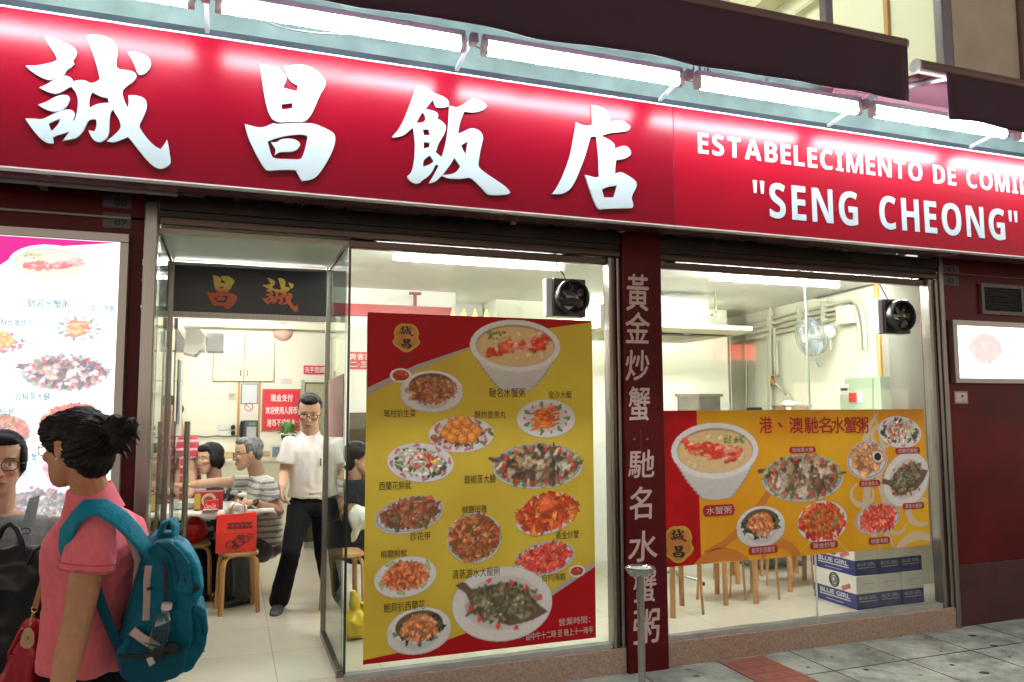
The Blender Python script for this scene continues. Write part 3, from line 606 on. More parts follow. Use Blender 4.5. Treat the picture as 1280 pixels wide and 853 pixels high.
# ================================================================ the shop interior
tag(MB().box((-3, 4.99, 2.785), (9, 9.6, 2.9)).build('ceiling', cream_w), kind='structure')
bw = thing('wall', 'cream back wall of the shop with cupboards and notices', 'wall', (1, 9.5, FZ))
MB().box((-3, 9.5, FZ), (3.2, 9.6, 2.79)).build('surface', cream, bw)
MB().box((-3, 9.30, 2.64), (3.2, 9.5, 2.70)).build('ledge', mat('ledge_cream', (.78, .74, .56), .5), bw)
MB().box((-3, 9.47, 1.16), (.85, 9.499, 1.22)).build('dado_rail', mat('pale_wood', (.60, .44, .22), .5, var=.15, scale=4, stretch=(1, 8, 8)), bw)
lw = thing('wall', 'cream left side wall of the dining room', 'wall', (-.95, 7, FZ))
MB().box((-1.05, 4.82, FZ), (-.95, 9.5, 2.79)).build('surface', cream, lw)
# right part: kitchen block, recess and slanting side wall
kb = thing('wall', 'plain cream block of wall behind the low banner, tiled white below', 'wall', (4, 7.2, FZ))
kx = aty(910, 450, 7.2)[0]
MB().box((2.45, 7.2, 1.75), (kx, 9.5, 2.79)).build('surface', cream, kb)
MB().box((2.45, 7.195, FZ), (kx+.004, 9.5, 1.748)).build('tiled_base', mat('white_tiles', (.74, .76, .70), .2, var=.04, scale=4), kb)
hz = [aty(847, 496, 7.19), aty(900, 540, 7.19)]
MB().box((hz[0][0], 7.17, hz[1][2]), (hz[1][0], 7.194, hz[0][2])).build('hatch', mat('hatch_grey', (.12, .11, .09), .4, var=.3, scale=6), kb)
MB().box((hz[0][0]-.03, 7.16, hz[0][2]), (hz[1][0]+.03, 7.194, hz[0][2]+.03)).build('hatch_frame', steel_d, kb)
rw = thing('wall', 'cream side wall with pipes at the right end of the shop', 'wall', (5.3, 6, FZ))
A0 = np.array([5.35, 5.25]); A1 = np.array([5.67, 7.85]); wd_ = (A1-A0)/np.linalg.norm(A1-A0); wn = np.array([-wd_[1], wd_[0]])
W3 = np.array([*wd_, 0]); WN = np.array([*wn, 0])
Lw = np.linalg.norm(A1-A0); wc = np.array([*(A0+A1)/2, 0])
MB().obox(wc-WN*.05+[0, 0, (2.79+FZ)/2], W3, Lw/2, WN, .05, Z3, (2.79-FZ)/2).build('surface', cream, rw)
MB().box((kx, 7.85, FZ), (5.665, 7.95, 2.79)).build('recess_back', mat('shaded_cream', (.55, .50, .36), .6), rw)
MB().box((5.352, 5.25, FZ), (6.2, 5.33, 2.79)).build('end_return', cream, rw)
def onw(px, py, off=.0):
    """pixel -> point on the slanting wall, off metres in front of it"""
    d = ray(px, py); o = np.array([*A0, 0])+WN*off; k = ((o-CAM)@WN)/(d@WN); return CAM+d*k
MB().tube([onw(1095, 352, .012), onw(1103, 512, .012), onw(1112, 690, .012)], .022, 6).build('wooden_strip', mat('orange_wood2', (.55, .30, .09), .45), rw)

# pipes on that wall
pp = mat('painted_pipe', (.56, .54, .43), .45)
pg = thing('pipe_run', 'bundle of cream painted conduits along the right hand wall, bending down near the exhaust fan', 'pipes', onw(1000, 385))
for i, (a, b) in enumerate([((917, 408), (1058, 377)), ((917, 416), (1056, 384)), ((917, 423), (1054, 390)), ((917, 430), (1052, 397))]):
    MB().tube([onw(*a, .04), onw(*b, .04)], .016, 8).build('conduit', pp, pg, smooth=60)
MB().tube([onw(1046, 380, .04), onw(1066, 376, .04), onw(1076, 383, .04), onw(1080, 402, .04), onw(1082, 437, .04)], .018, 8).build('conduit_bend', pp, pg, smooth=60)
MB().tube([onw(1046, 384, .04), onw(1062, 382, .04), onw(1070, 390, .04), onw(1073, 405, .04), onw(1075, 437, .04)], .018, 8).build('conduit_bend', pp, pg, smooth=60)
c = onw(1058, 394, .06); MB().obox(c, W3, .09, WN, .05, Z3, .085).build('junction_box', mat('pale_box', (.68, .66, .55), .4), pg, bevel=.008)
for px in (962, 963.5, 1000, 1030): 
    c = onw(px, 408-.17*(px-917), .05); MB().obox(c, W3, .012, WN, .03, Z3, .10).build('clamp', pp, pg)
MB().tube([onw(930, 364, .05), onw(1022, 372, .05), onw(1091, 355, .05)], .014, 8).build('dark_conduit', mat('dark_conduit', (.16, .15, .13), .5), pg)
vp = thing('pipe_run', 'vertical cream water pipes with brass valve below the conduits on the right hand wall', 'pipes', onw(966, 460))
for a, b in (((963, 375), (964, 690)), ((961, 420), (961, 690)), ((968, 410), (969, 470)), ((971, 425), (972, 470))): MB().tube([onw(*a, .05), onw(*b, .05)], .016, 8).build('pipe', pp, vp, smooth=60)
MB().tube([onw(964, 478, .06), onw(972, 482, .08), onw(982, 493, .10)], .012, 8).build('pipe', pp, vp, smooth=60)
brass = mat('brass', (.50, .30, .10), .3, metal=1)
MB().ell(onw(966, 478, .08), .03, .03, .045).tube([onw(966, 470, .08), onw(966, 472, .14)], .02, 8).build('valve', brass, vp, smooth=True)
MB().tube([onw(932, 420, .03), onw(933, 690, .03)], .010, 6).build('pipe', pp, vp)

# wall fan
fc = onw(1014, 421, .30); fdir = np.array([-.90, .12, -.22]); fdir /= np.linalg.norm(fdir)
fa = np.cross(fdir, Z3); fa /= np.linalg.norm(fa); fb = np.cross(fa, fdir)
fan = thing('wall_fan', 'pale grey oscillating wall fan with a wire cage, turned sideways', 'fan', fc)
cage = mat('cage_wire', (.40, .42, .41), .35, metal=.4)
mb = MB(); R0 = .175
for off, r in ((.05, R0), (.0, R0*1.02), (-.05, R0*.98), (.075, R0*.6), (-.075, R0*.6)):
    mb.tube([fc+fdir*off+r*(fa*math.cos(t)+fb*math.sin(t)) for t in np.linspace(0, 2*math.pi, 29)], .004, 5, cap=False)
for t in np.linspace(0, 2*math.pi, 37)[:-1]:
    dr = fa*math.cos(t)+fb*math.sin(t)
    mb.tube([fc+fdir*.085+dr*.04, fc+fdir*.075+dr*R0*.6, fc+fdir*.045+dr*R0*.97, fc+dr*R0*1.02], .0022, 4)
    mb.tube([fc-fdir*.085+dr*.04, fc-fdir*.075+dr*R0*.6, fc-fdir*.045+dr*R0*.97, fc+dr*R0*1.02], .0022, 4)
mb.build('cage', cage, fan)
mb = MB()
for k in range(3):
    t = 2*math.pi*k/3; d1 = fa*math.cos(t)+fb*math.sin(t); d2 = -fa*math.sin(t)+fb*math.cos(t)
    mb.add([fc+d1*.03-d2*.02-fdir*.01, fc+d1*.17-d2*.05-fdir*.025, fc+d1*.185+d2*.03, fc+d1*.12+d2*.09+fdir*.025, fc+d1*.03+d2*.03+fdir*.01], [(0, 1, 2, 3, 4)])
o = mb.build('blade', mat('fan_blade', (.45, .55, .60), .25), fan); md = o.modifiers.new('s', 'SOLIDIFY'); md.thickness = .004
MB().lathe([(.02, .09), (.045, .085), (.045, -.09), (.07, -.10), (.075, -.2), (.05, -.24), (.01, -.25)], fc, 20, fdir).build('motor', whitep, fan, smooth=60)
MB().tube([fc-fdir*.2, fc-fdir*.2+[.03, .03, -.16], onw(1042, 432, .02)], .018, 8).build('arm', whitep, fan, smooth=60)
MB().tube([fc+fb*-.22, fc+fb*-.26+[.02, 0, -.03]], .02, 6).build('switch_knob', mat('grey_knob', (.25, .25, .25), .4), fan)

# green switch cabinet with notices
gc = thing('electric_cabinet', 'pale green electric cabinet with small notices on the right hand wall', 'cabinet', onw(1075, 560))
c0 = onw(1049, 474, .10); c1 = onw(1100, 474, .10); c2 = onw(1049, 600, .10)
mid = (c0+c1)/2; mid[2] = (c0[2]+c2[2])/2
MB().obox(mid-WN*.05, W3, np.linalg.norm(c1-c0)/2, WN, .05, Z3, (c0[2]-c2[2])/2).build('case', mat('cabinet_green', (.38, .47, .33), .4), gc, bevel=.004)
MB().tube([onw(1091, 474, .103), onw(1092, 600, .103)], .004, 4).build('door_gap', mat('gap_dark', (.08, .10, .07), .5), gc)
nw = mat('paper_white', (.78, .76, .72), .7)
for (x, y, a, b) in ((1052, 478, .045, .03), (1055, 487, .075, .05)): MB().obox(onw(x, y, .104), W3, a, WN, .001, Z3, b).build('notice', nw, gc)
rd = mat('label_red', (.50, .02, .02), .5)
MB().obox(onw(1070, 497, .105), W3, .09, WN, .002, Z3, .045).build('notice', nw, gc); MB().obox(onw(1066, 497, .108), W3, .055, WN, .001, Z3, .043).build('red_label', rd, gc)
MB().obox(onw(1055, 487, .107), W3, .05, WN, .001, Z3, .012).build('printed_line', mat('ink', (.05, .05, .05), .6), gc)

# ceiling unit (air conditioner) behind the right window
ac = thing('air_conditioner', 'white air conditioning unit with slotted panel hanging from the ceiling behind the right window', 'air conditioner', aty(880, 380, 6.3))
e0 = aty(820, 386, 5.9); e1 = aty(940, 378, 5.9)
MB().loft([[(e0[0]-.22, 5.98, 2.375), (e1[0]-.08, 5.98, 2.375), (e1[0]-.08, 6.95, 2.375), (e0[0]-.22, 6.95, 2.375)], [(e0[0]-.3, 5.9, 2.41), (e1[0], 5.9, 2.41), (e1[0], 7.0, 2.41), (e0[0]-.3, 7.0, 2.41)], [(e0[0]-.3, 5.9, 2.45), (e1[0], 5.9, 2.45), (e1[0], 7.0, 2.45), (e0[0]-.3, 7.0, 2.45)]]).build('panel', mat('ac_cream', (.62, .58, .42), .5), ac, bevel=.004)
MB().box((e0[0]-.1, 6.15, 2.452), (e1[0]-.3, 6.8, 2.72)).build('body', mat('ac_body', (.50, .50, .47), .5, var=.08, scale=4), ac, bevel=.006)
for x in (e0[0]+.02, e0[0]+.46): MB().box((x, 6.02, 2.366), (x+.34, 6.10, 2.374)).build('slot', mat('slot_dark', (.10, .10, .09), .5), ac)
MB().box((e0[0]+.1, 6.15, 2.366), (e1[0]-.35, 6.80, 2.374)).build('grille', mat('grille_grey', (.45, .43, .33), .5, var=.15, scale=60, stretch=(1, 40, 1)), ac)
for x in (e0[0]-.14, e1[0]-.26): MB().tube([(x, 6.1, 2.55), (x, 6.1, 2.785)], .008, 6).box((x-.04, 6.08, 2.56), (x+.04, 6.12, 2.575)).build('hanger', steel_d, ac)

# ceiling battens with tubes; most are added out of view to brighten the room
tin = mat_emit('indoor_tube', (1.0, .985, .94), TUBE_IN)
def batten(x0, y, label, z=2.70, bright=True, mm=None):
    t = thing('ceiling_lamp', label, 'lamp', (x0+.62, y, z), 'fluorescent battens on the shop ceiling')
    MB().box((x0, y-.03, z+.03), (x0+1.24, y+.03, z+.075)).build('batten', whitep, t, bevel=.004)
    for x in (x0+.012, x0+1.228): MB().box((x-.012, y-.018, z-.022), (x+.012, y+.018, z+.03)).build('lamp_holder', whitep, t, bevel=.003)
    MB().tube([(x0+.02, y, z), (x0+1.22, y, z)], .016, 12).build('tube', mm or tin, t, smooth=True)
batten(.98, 5.0, 'lit batten close behind the glass above the tall dish poster')
tin2 = mat_emit('indoor_tube_boosted', (1.0, .99, .95), TUBE_IN*1.7)  # emission raised only to brighten the right-hand room
batten(3.45, 5.0, 'lit batten close behind the glass of the wide right window', mm=tin2)
batten(3.35, 7.0, 'added lit batten hidden behind the air conditioning unit', mm=mat_emit('indoor_tube_dimmed', (1, .98, .93), TUBE_IN*.7))  # added out of view to light the wall block, with weaker emission
batten(-.75, 6.3, 'added unseen batten over the table seen through the door'); batten(.7, 7.6, 'added unseen batten over the back of the dining room'); batten(.80, 4.745, 'added lit batten tucked behind the window head over the tall poster', z=2.722)  # unseen battens added to light the dining room and window side
batten(2.95, 4.745, 'added lit batten tucked behind the window head left end of the wide window', z=2.722, mm=tin2)  # added behind the window head to brighten the right-hand room
batten(-.56, 5.80, 'added lit batten just inside the door, hidden behind the black name board', z=2.72)  # added out of view to brighten the area inside the door
batten(-.6, 8.6, 'added unseen batten near the cupboards on the back wall')  # unseen batten added for more light at the back

batten(4.05, 4.745, 'added lit batten tucked behind the window head right end of the wide window', z=2.722, mm=tin2)  # added out of view to light the end wall
# red boxed beam under the ceiling, seen above the tall poster
rb = thing('red_board', 'long red board hanging under the ceiling above the tall dish poster', 'board', aty(500, 386, 6.6))
r0 = aty(405, 379, 6.6); r1 = aty(566, 391, 6.6)
MB().box((r0[0], 6.6, r1[2]-.06), (r1[0], 6.66, r1[2]+.045)).build('board', mat('red_lacquer', (.42, .012, .02), .35), rb, bevel=.004)
hx0 = aty(519, 380, 6.62)[0]; MB().box((hx0-.012, 6.61, r1[2]+.04), (hx0+.012, 6.64, r1[2]+.15)).box((hx0-.05, 6.60, r1[2]+.15), (hx0+.05, 6.65, r1[2]+.17)).build('hanger', mat('dull_red', (.25, .03, .03), .5), rb)
MB().box((-.9, 6.9, 2.55), (1.95, 7.0, 2.785)).build('wall_beam', cream_w, None); tag(bpy.data.objects['wall_beam'], 'pale boxed beam across the ceiling behind the red board', 'beam')
pk = thing('pennant_row', 'row of small orange pointed flags showing over the tall poster top', 'pennants', aty(590, 388, 5.6))
for px in (566, 580, 594, 608):
    c = aty(px, 392, 5.6); MB().add([c+[-.022, 0, -.03], c+[.022, 0, -.03], c+[0, 0, .045], c+[0, .012, -.03]], [(0, 1, 2), (0, 2, 3), (1, 3, 2), (0, 3, 1)]).build('flag', mat('pennant', (.75, .42, .10), .5), pk)

# back wall furniture
def bwp(px, py, off=0): return aty(px, py, 9.5-off)
cb = thing('cupboard', 'flat cream double cupboard high on the back wall', 'cupboard', bwp(304, 460))
a0 = bwp(268, 419); a1 = bwp(342, 477); xm = bwp(305.5, 440)[0]
for (x, y, kx_) in ((a0[0], xm-.004, 1), (xm+.004, a1[0], -1)):
    d_ = MB().box((x, 9.475, a1[2]), (y, 9.499, a0[2])).build('door', mat('cupboard_cream', (.76, .73, .54), .4), cb, bevel=.004)
    hxp = (y-.035) if kx_ == 1 else (x+.035); MB().box((hxp-.006, 9.455, a1[2]+.06), (hxp+.006, 9.475, a1[2]+.13)).build('handle', steel, d_)
MB().box((a0[0]-.008, 9.49, a1[2]-.008), (a1[0]+.008, 9.4995, a0[2]+.008)).build('gap', mat('gap_shadow', (.30, .28, .18), .6), cb)
whitek = mat('white_ink', (.80, .78, .75), .5); redk = mat('red_notice', (.58, .012, .03), .45)
rs = thing('notice_board', 'red notice with three lines of white Chinese writing on the back wall', 'notice', bwp(351, 512))
b0 = bwp(329.5, 487.5, .03); b1 = bwp(374, 537.5, .03)
MB().box((b0[0], 9.47, b1[2]), (b1[0], 9.497, b0[2])).build('board', redk, rs, bevel=.003)
MB().box((b0[0]-.012, 9.475, b1[2]-.012), (b1[0]+.012, 9.499, b0[2]+.012)).build('frame', mat('brown_frame', (.35, .16, .06), .5), rs)
cxm = (b0[0]+b1[0])/2; wB = b1[0]-b0[0]; hB = b0[2]-b1[2]
for i, (s, k) in enumerate([('现金支付', .60), ('欢迎使用人民币', .86), ('港币不设补水', .78)]):
    text('lettering', s, whitek, rs, (cxm, 9.468, b0[2]-hB*(.2+.31*i)), X3, Z3, wB*k, hB*.18, bold=.03)
def notice(name, label, cat, px0, py0, px1, py1, m, y=9.5, off=.004, txt=(), ink=None, frame=None):
    t = thing(name, label, cat, aty((px0+px1)/2, (py0+py1)/2, y-off)); p = aty(px0, py0, y-off); q = aty(px1, py1, y-off)
    MB().box((p[0], y-off, q[2]), (q[0], y-.001, p[2])).build('sheet', m, t)
    if frame: MB().box((p[0]-.015, y-off+.003, q[2]-.015), (q[0]+.015, y-.0005, p[2]+.015)).build('frame', frame, t)
    for (s, fx_, fy_, fw, fh, k) in txt:
        text('lettering', s, k, t, (p[0]+(q[0]-p[0])*fx_, y-off-.002, p[2]+(q[2]-p[2])*fy_), X3, Z3, (q[0]-p[0])*fw, (p[2]-q[2])*fh, bold=.02)
    return t
notice('paper_notice', 'small white paper with two pink lines above the red notice', 'notice', 350, 473, 366, 481, nw, txt=[('收銀處', .5, .3, .7, .28, mat('pink_ink', (.7, .2, .3), .6)), ('多謝惠顧', .5, .72, .8, .22, mat('pink_ink', (.7, .2, .3), .6))])
notice('framed_licence', 'pale sheet in a thin grey frame above the no smoking sign', 'licence', 303, 481, 321, 504, mat('pale_blue_paper', (.58, .62, .64), .5), off=.02, frame=mat('thin_grey_frame', (.25, .25, .25), .4))
ns = thing('no_smoking_sign', 'small white no smoking sign with a red ring under the framed licence', 'sign', bwp(311, 511))
c = bwp(311, 509, .012); MB().box((c[0]-.075, 9.485, c[2]-.10), (c[0]+.075, 9.497, c[2]+.07)).build('sheet', nw, ns)
MB().tube([c+[.045*math.cos(t), 0, .045*math.sin(t)-.0] for t in np.linspace(0, 6.283, 25)], .007, 5, cap=False).tube([c+[-.03, 0, .03], c+[.03, 0, -.03]], .006, 5).build('red_ring', rd, ns)
text('lettering', '请勿吸烟', mat('ink', (.05, .05, .05), .6), ns, c+[0, -.002, -.075], X3, Z3, .10, .025)
lp = thing('wooden_panel', 'narrow cream panel edged with two wooden strips behind the wall phone', 'panel', bwp(312, 510))
woodk = mat('honey_wood', (.52, .29, .10), .4, var=.2, scale=3, stretch=(12, 12, 1))
for px in (299, 325): c = bwp(px, 478, .01); MB().box((c[0]-.012, 9.475, 1.22), (c[0]+.012, 9.4995, c[2])).build('strip', woodk, lp)
ph = thing('wall_phone', 'dark wall telephone with keypad and handset on the back wall', 'telephone', bwp(310, 540))
c = bwp(310.5, 538, .03)
MB().obox(c+[.02, 0, 0], X3, .085, Y3, .025, Z3, .115).build('body', mat('phone_dark', (.06, .07, .08), .35), ph, bevel=.012)
MB().box(c+[-.02, -.032, -.07], c+[.085, -.026, .04]).build('keypad', mat('phone_keys', (.36, .38, .40), .4), ph)
MB().box(c+[.0, -.034, .055], c+[.075, -.026, .09]).build('display', mat('phone_lcd', (.15, .25, .22), .2), ph)
MB().tube([c+[-.065, -.04, .10], c+[-.08, -.055, .04], c+[-.08, -.055, -.05], c+[-.065, -.04, -.11]], [.026, .020, .020, .028], 10).build('handset', mat('phone_black', (.015, .015, .018), .3), ph, smooth=True)
sk = thing('socket_panel', 'row of white wall sockets with two black plugs left of the phone', 'sockets', bwp(283, 537))
for px in (276, 283.5, 290): c = bwp(px, 534, .01); MB().obox(c, X3, .034, Y3, .012, Z3, .034).build('socket', whitep, sk, bevel=.004); c = bwp(px, 542, .01); MB().obox(c, X3, .034, Y3, .012, Z3, .034).build('socket', whitep, sk, bevel=.004)
for py in (534, 541.5): MB().lathe([(.026, 0), (.026, .04), (.015, .05)], bwp(291.5, py, .02), 14, (0, -1, 0)).build('plug', black, sk, smooth=60)
cbl = MB(); cbl.tube([bwp(243, 545, .02), bwp(258, 546.5, .03), bwp(270, 545, .02), bwp(285, 546, .03), bwp(298, 545, .02)], .008, 6); tag(cbl.build('wall_cable', mat('cable_grey', (.20, .19, .17), .5), smooth=True), 'grey cable trunking running along the back wall below the sockets', 'cable')
bx = MB().box(bwp(286, 482, .08), bwp(294, 493, .0)); tag(bx.build('wall_box', mat('cream_box', (.74, .71, .55), .45), bevel=.006), 'small cream box on the back wall below the cupboard', 'box')
al = thing('alarm_dome', 'small pinkish alarm dome high on the back wall', 'alarm', bwp(354, 416)); MB().lathe([(.11, 0), (.10, .03), (.07, .07), (.02, .09)], bwp(354, 415, .0), 18, (0, -1, 0)).build('dome', mat('alarm_pink', (.66, .45, .38), .35), al, smooth=60); MB().lathe([(.112, -.0), (.112, .012)], bwp(354, 415, .0), 18, (0, -1, 0)).build('ring', mat('alarm_red', (.5, .12, .1), .4), al)
hf = thing('air_curtain', 'white boxy air blower on brackets high on the left side wall', 'blower', aty(245, 425, 8.0))
c = aty(243, 424, 8.2); MB().loft([[(c[0]+dx, 8.2+dy, c[2]+dz) for dx, dz in ((-.16, .11), (.03, .12), (.10, .05), (.08, -.08), (.0, -.16), (-.16, -.12))] for dy in (-.0, .45)]).build('housing', whitep, hf, bevel=.006)
MB().box((c[0]+.10, 8.5, c[2]-.10), (c[0]+.27, 8.8, c[2]+.10)).build('motor_box', mat('grey_white', (.6, .62, .62), .4), hf, bevel=.008)
MB().box((-.95, 8.25, c[2]-.13), (c[0]+.1, 8.28, c[2]-.11)).build('bracket', steel_d, hf)
# passage at right of the notice
ps = thing('passage_door', 'dark doorway with a red washroom sign above it on the back wall', 'doorway', bwp(390, 520))
p0_ = bwp(380, 478, .0); MB().box((p0_[0], 9.46, FZ), (p0_[0]+1.0, 9.499, p0_[2])).build('opening', mat('passage_dark', (.10, .10, .07), .7, var=.5, scale=3), ps)
MB().box((p0_[0]-.03, 9.44, FZ), (p0_[0]+.005, 9.4995, 2.05)).build('frame', mat('door_frame_grey', (.4, .4, .33), .5), ps)
MB().box((p0_[0]+.02, 9.43, 1.0), (p0_[0]+.30, 9.458, 2.0)).build('curtain', mat('olive_curtain', (.34, .33, .20), .7, var=.2, scale=20, stretch=(12, 1, 1)), ps)
notice('washroom_sign', 'red strip sign with white writing above the dark doorway', 'sign', 380, 457, 409, 468, redk, off=.02, txt=[('洗手間請', .45, .5, .85, .7, whitek)])
notice('upstairs_sign', 'red sign with two lines of white writing beside the tall poster edge', 'sign', 436, 440, 475, 462, redk, y=7.6, off=.02, txt=[('貴客請上', .5, .27, .95, .36, whitek), ('二‧三樓', .45, .72, .8, .36, whitek)])
MB().box((1.05, 7.602, FZ), (2.44, 7.70, 2.79)).build('partition', cream_w, None); tag(bpy.data.objects['partition'], 'white partition behind the left edge of the tall dish poster', 'partition')
notice('dark_picture', 'dark green foliage picture left of the tall poster, behind the seated diner', 'picture', 436, 516, 476, 640, mat('dark_foliage', (.03, .045, .03), .3, col2=(.10, .05, .02), scale=14), y=7.6, off=.015)
MB().box((.95, 7.4, FZ), (1.05, 7.7, 2.79)).build('column', cream_w, None); tag(bpy.data.objects['column'], 'narrow white column between doorway and partition', 'column')

# ================================================================ glass entrance
ve = thing('glass_entrance', 'glass sided entrance porch with steel edges under the black name board', 'entrance', (.1, 5.0, FZ))
for x in (-.40, .63):
    MB().box((x-.005, 4.66 if x < 0 else 4.63, FZ+.04), (x+.005, 5.51, 2.68)).build('side_pane', clear_g, ve)
    MB().box((x-.022, 4.66, FZ), (x+.022, 5.54, FZ+.045)).build('floor_channel', steel, ve, bevel=.004)
    MB().box((x-.012, 4.66, 2.672), (x+.012, 5.54, 2.695)).build('top_channel', steel, ve)
    MB().box((x-.022, 5.505, FZ), (x+.022, 5.545, 2.70)).build('back_post', steel_d, ve, bevel=.004)
MB().box((-.42, 4.66, 2.697), (.65, 5.55, 2.71)).build('top_pane', mat('frosted_top', (.72, .80, .76), .25), ve)
MB().box((-.42, 4.63, 2.685), (.65, 4.66, 2.712)).build('front_strip', mat('cream_strip', (.50, .44, .34), .5), ve)
MB().box((-.378, 5.51, 2.352), (.608, 5.54, 2.665)).build('name_board', mat('blackboard2', (.006, .006, .012), .3), ve)
MB().box((-.378, 5.505, 2.315), (.608, 5.545, 2.350)).build('head_rail', steel_d, ve)
MB().box((-.378, 5.505, 2.666), (.608, 5.545, 2.684)).build('upper_rail', steel, ve)
# gold characters, red towards the foot
def mat_grad(name, c0, c1, z0, z1):
    m = bpy.data.materials.new(name); m.use_nodes = True; t = m.node_tree; b = t.nodes['Principled BSDF']; b.inputs['Roughness'].default_value = .45
    g = t.nodes.new('ShaderNodeNewGeometry'); s = t.nodes.new('ShaderNodeSeparateXYZ'); mr = t.nodes.new('ShaderNodeMapRange'); r = t.nodes.new('ShaderNodeValToRGB')
    mr.inputs['From Min'].default_value = z0; mr.inputs['From Max'].default_value = z1
    r.color_ramp.elements[0].color = (*c0, 1); r.color_ramp.elements[1].color = (*c1, 1); r.color_ramp.elements[0].position = .42; r.color_ramp.elements[1].position = .62
    t.links.new(g.outputs['Position'], s.inputs[0]); t.links.new(s.outputs[2], mr.inputs[0]); t.links.new(mr.outputs[0], r.inputs[0]); t.links.new(r.outputs[0], b.inputs['Base Color']); return m
gg = mat_grad('gold_and_red_paint', (.42, .07, .02), (.50, .34, .05), 2.40, 2.62)
def glyph(ch, name, ctr, wd, ht, m, parent, depth=.004, it=1):
    al_ = np.array([q for l in GL[ch] for q in l]); lo = al_.min(0); hi = al_.max(0)
    return poly_prism(name, [smooth_loop(l, it, 60) for l in GL[ch]], lambda x, y: np.array(ctr)+X3*((x-lo[0])/(hi[0]-lo[0])-.5)*wd+Z3*(.5-(y-lo[1])/(hi[1]-lo[1]))*ht, (0, -1, 0), depth, m, parent)
glyph('昌', 'character', aty(278, 365.5, 5.508), .19, .225, gg, ve); glyph('誠', 'character', aty(350.5, 368.5, 5.508), .24, .23, gg, ve)
# the door leaf, swung inwards
gd = thing('glass_door', 'glass door leaf swung inwards, with two upright steel bar handles', 'door', (-.36, 5.56, FZ))
MB().box((-.366, 5.56, FZ+.01), (-.354, 6.42, 2.31)).build('pane', clear_g, gd)
MB().box((-.372, 5.56, FZ+.005), (-.348, 6.42, FZ+.09)).build('bottom_rail', steel_d, gd); MB().box((-.372, 5.56, 2.24), (-.348, 6.42, 2.312)).build('top_rail', steel_d, gd)
yh = 6.25
hzs = (aty(232, 527, yh)[2], .55)
for px in (206, 232):
    x = aty(px, 600, yh)[0]; h_ = MB().tube([(x, yh, hzs[0]), (x, yh, hzs[1])], .021, 14).build('handle', steel, gd, smooth=60)
for z in (1.37, .75): MB().tube([(aty(206, 600, yh)[0], yh, z), (aty(232, 600, yh)[0], yh, z)], .011, 8).build('handle_stay', steel_d, gd)
MB().box((-.352, 5.80, 1.60), (-.349, 6.05, 2.05)).build('notice', mat('dark_notice', (.10, .10, .14), .4, var=.4, scale=12), gd)
fs_ = thing('door_stop', 'small steel bolt plate standing on the tiled floor by the backpack', 'door bolt', atz(252, 815, FZ))
c = atz(250, 815, FZ); MB().box(c+[-.05, -.02, 0], c+[.03, .02, .012]).build('plate', steel_d, fs_, bevel=.003); MB().tube([c+[.015, 0, .01], c+[.015, 0, .085]], .009, 10).build('bolt', mat('bolt_dark', (.06, .06, .06), .35, metal=.6), fs_, smooth=60)
# notices stuck on the porch glass
def sheet_x(name, label, pts, x, m, th=.004):
    q = [atx(px, py, x) for px, py in pts]; t = MB(); t.add(q+[p+[th, 0, 0] for p in q], [(0, 1, 2, 3), (7, 6, 5, 4), (0, 4, 5, 1), (1, 5, 6, 2), (2, 6, 7, 3), (3, 7, 4, 0)])
    return tag(t.build(name, m), label, 'notice')
sheet_x('menu_sheet', 'long faded menu sheet on the left porch glass behind the steel post', [(200, 429), (213.5, 441), (212, 612), (197, 590)], -.408, mat('faded_menu', (.42, .33, .30), .4, col2=(.35, .10, .10), scale=9))
sheet_x('pink_notice', 'faded pink notice on the right porch glass beside the white shirted waiter', [(410.5, 476), (429.5, 467), (428.0, 547), (410.5, 546)], .622, mat('faded_pink', (.44, .22, .21), .5, var=.15, scale=14))
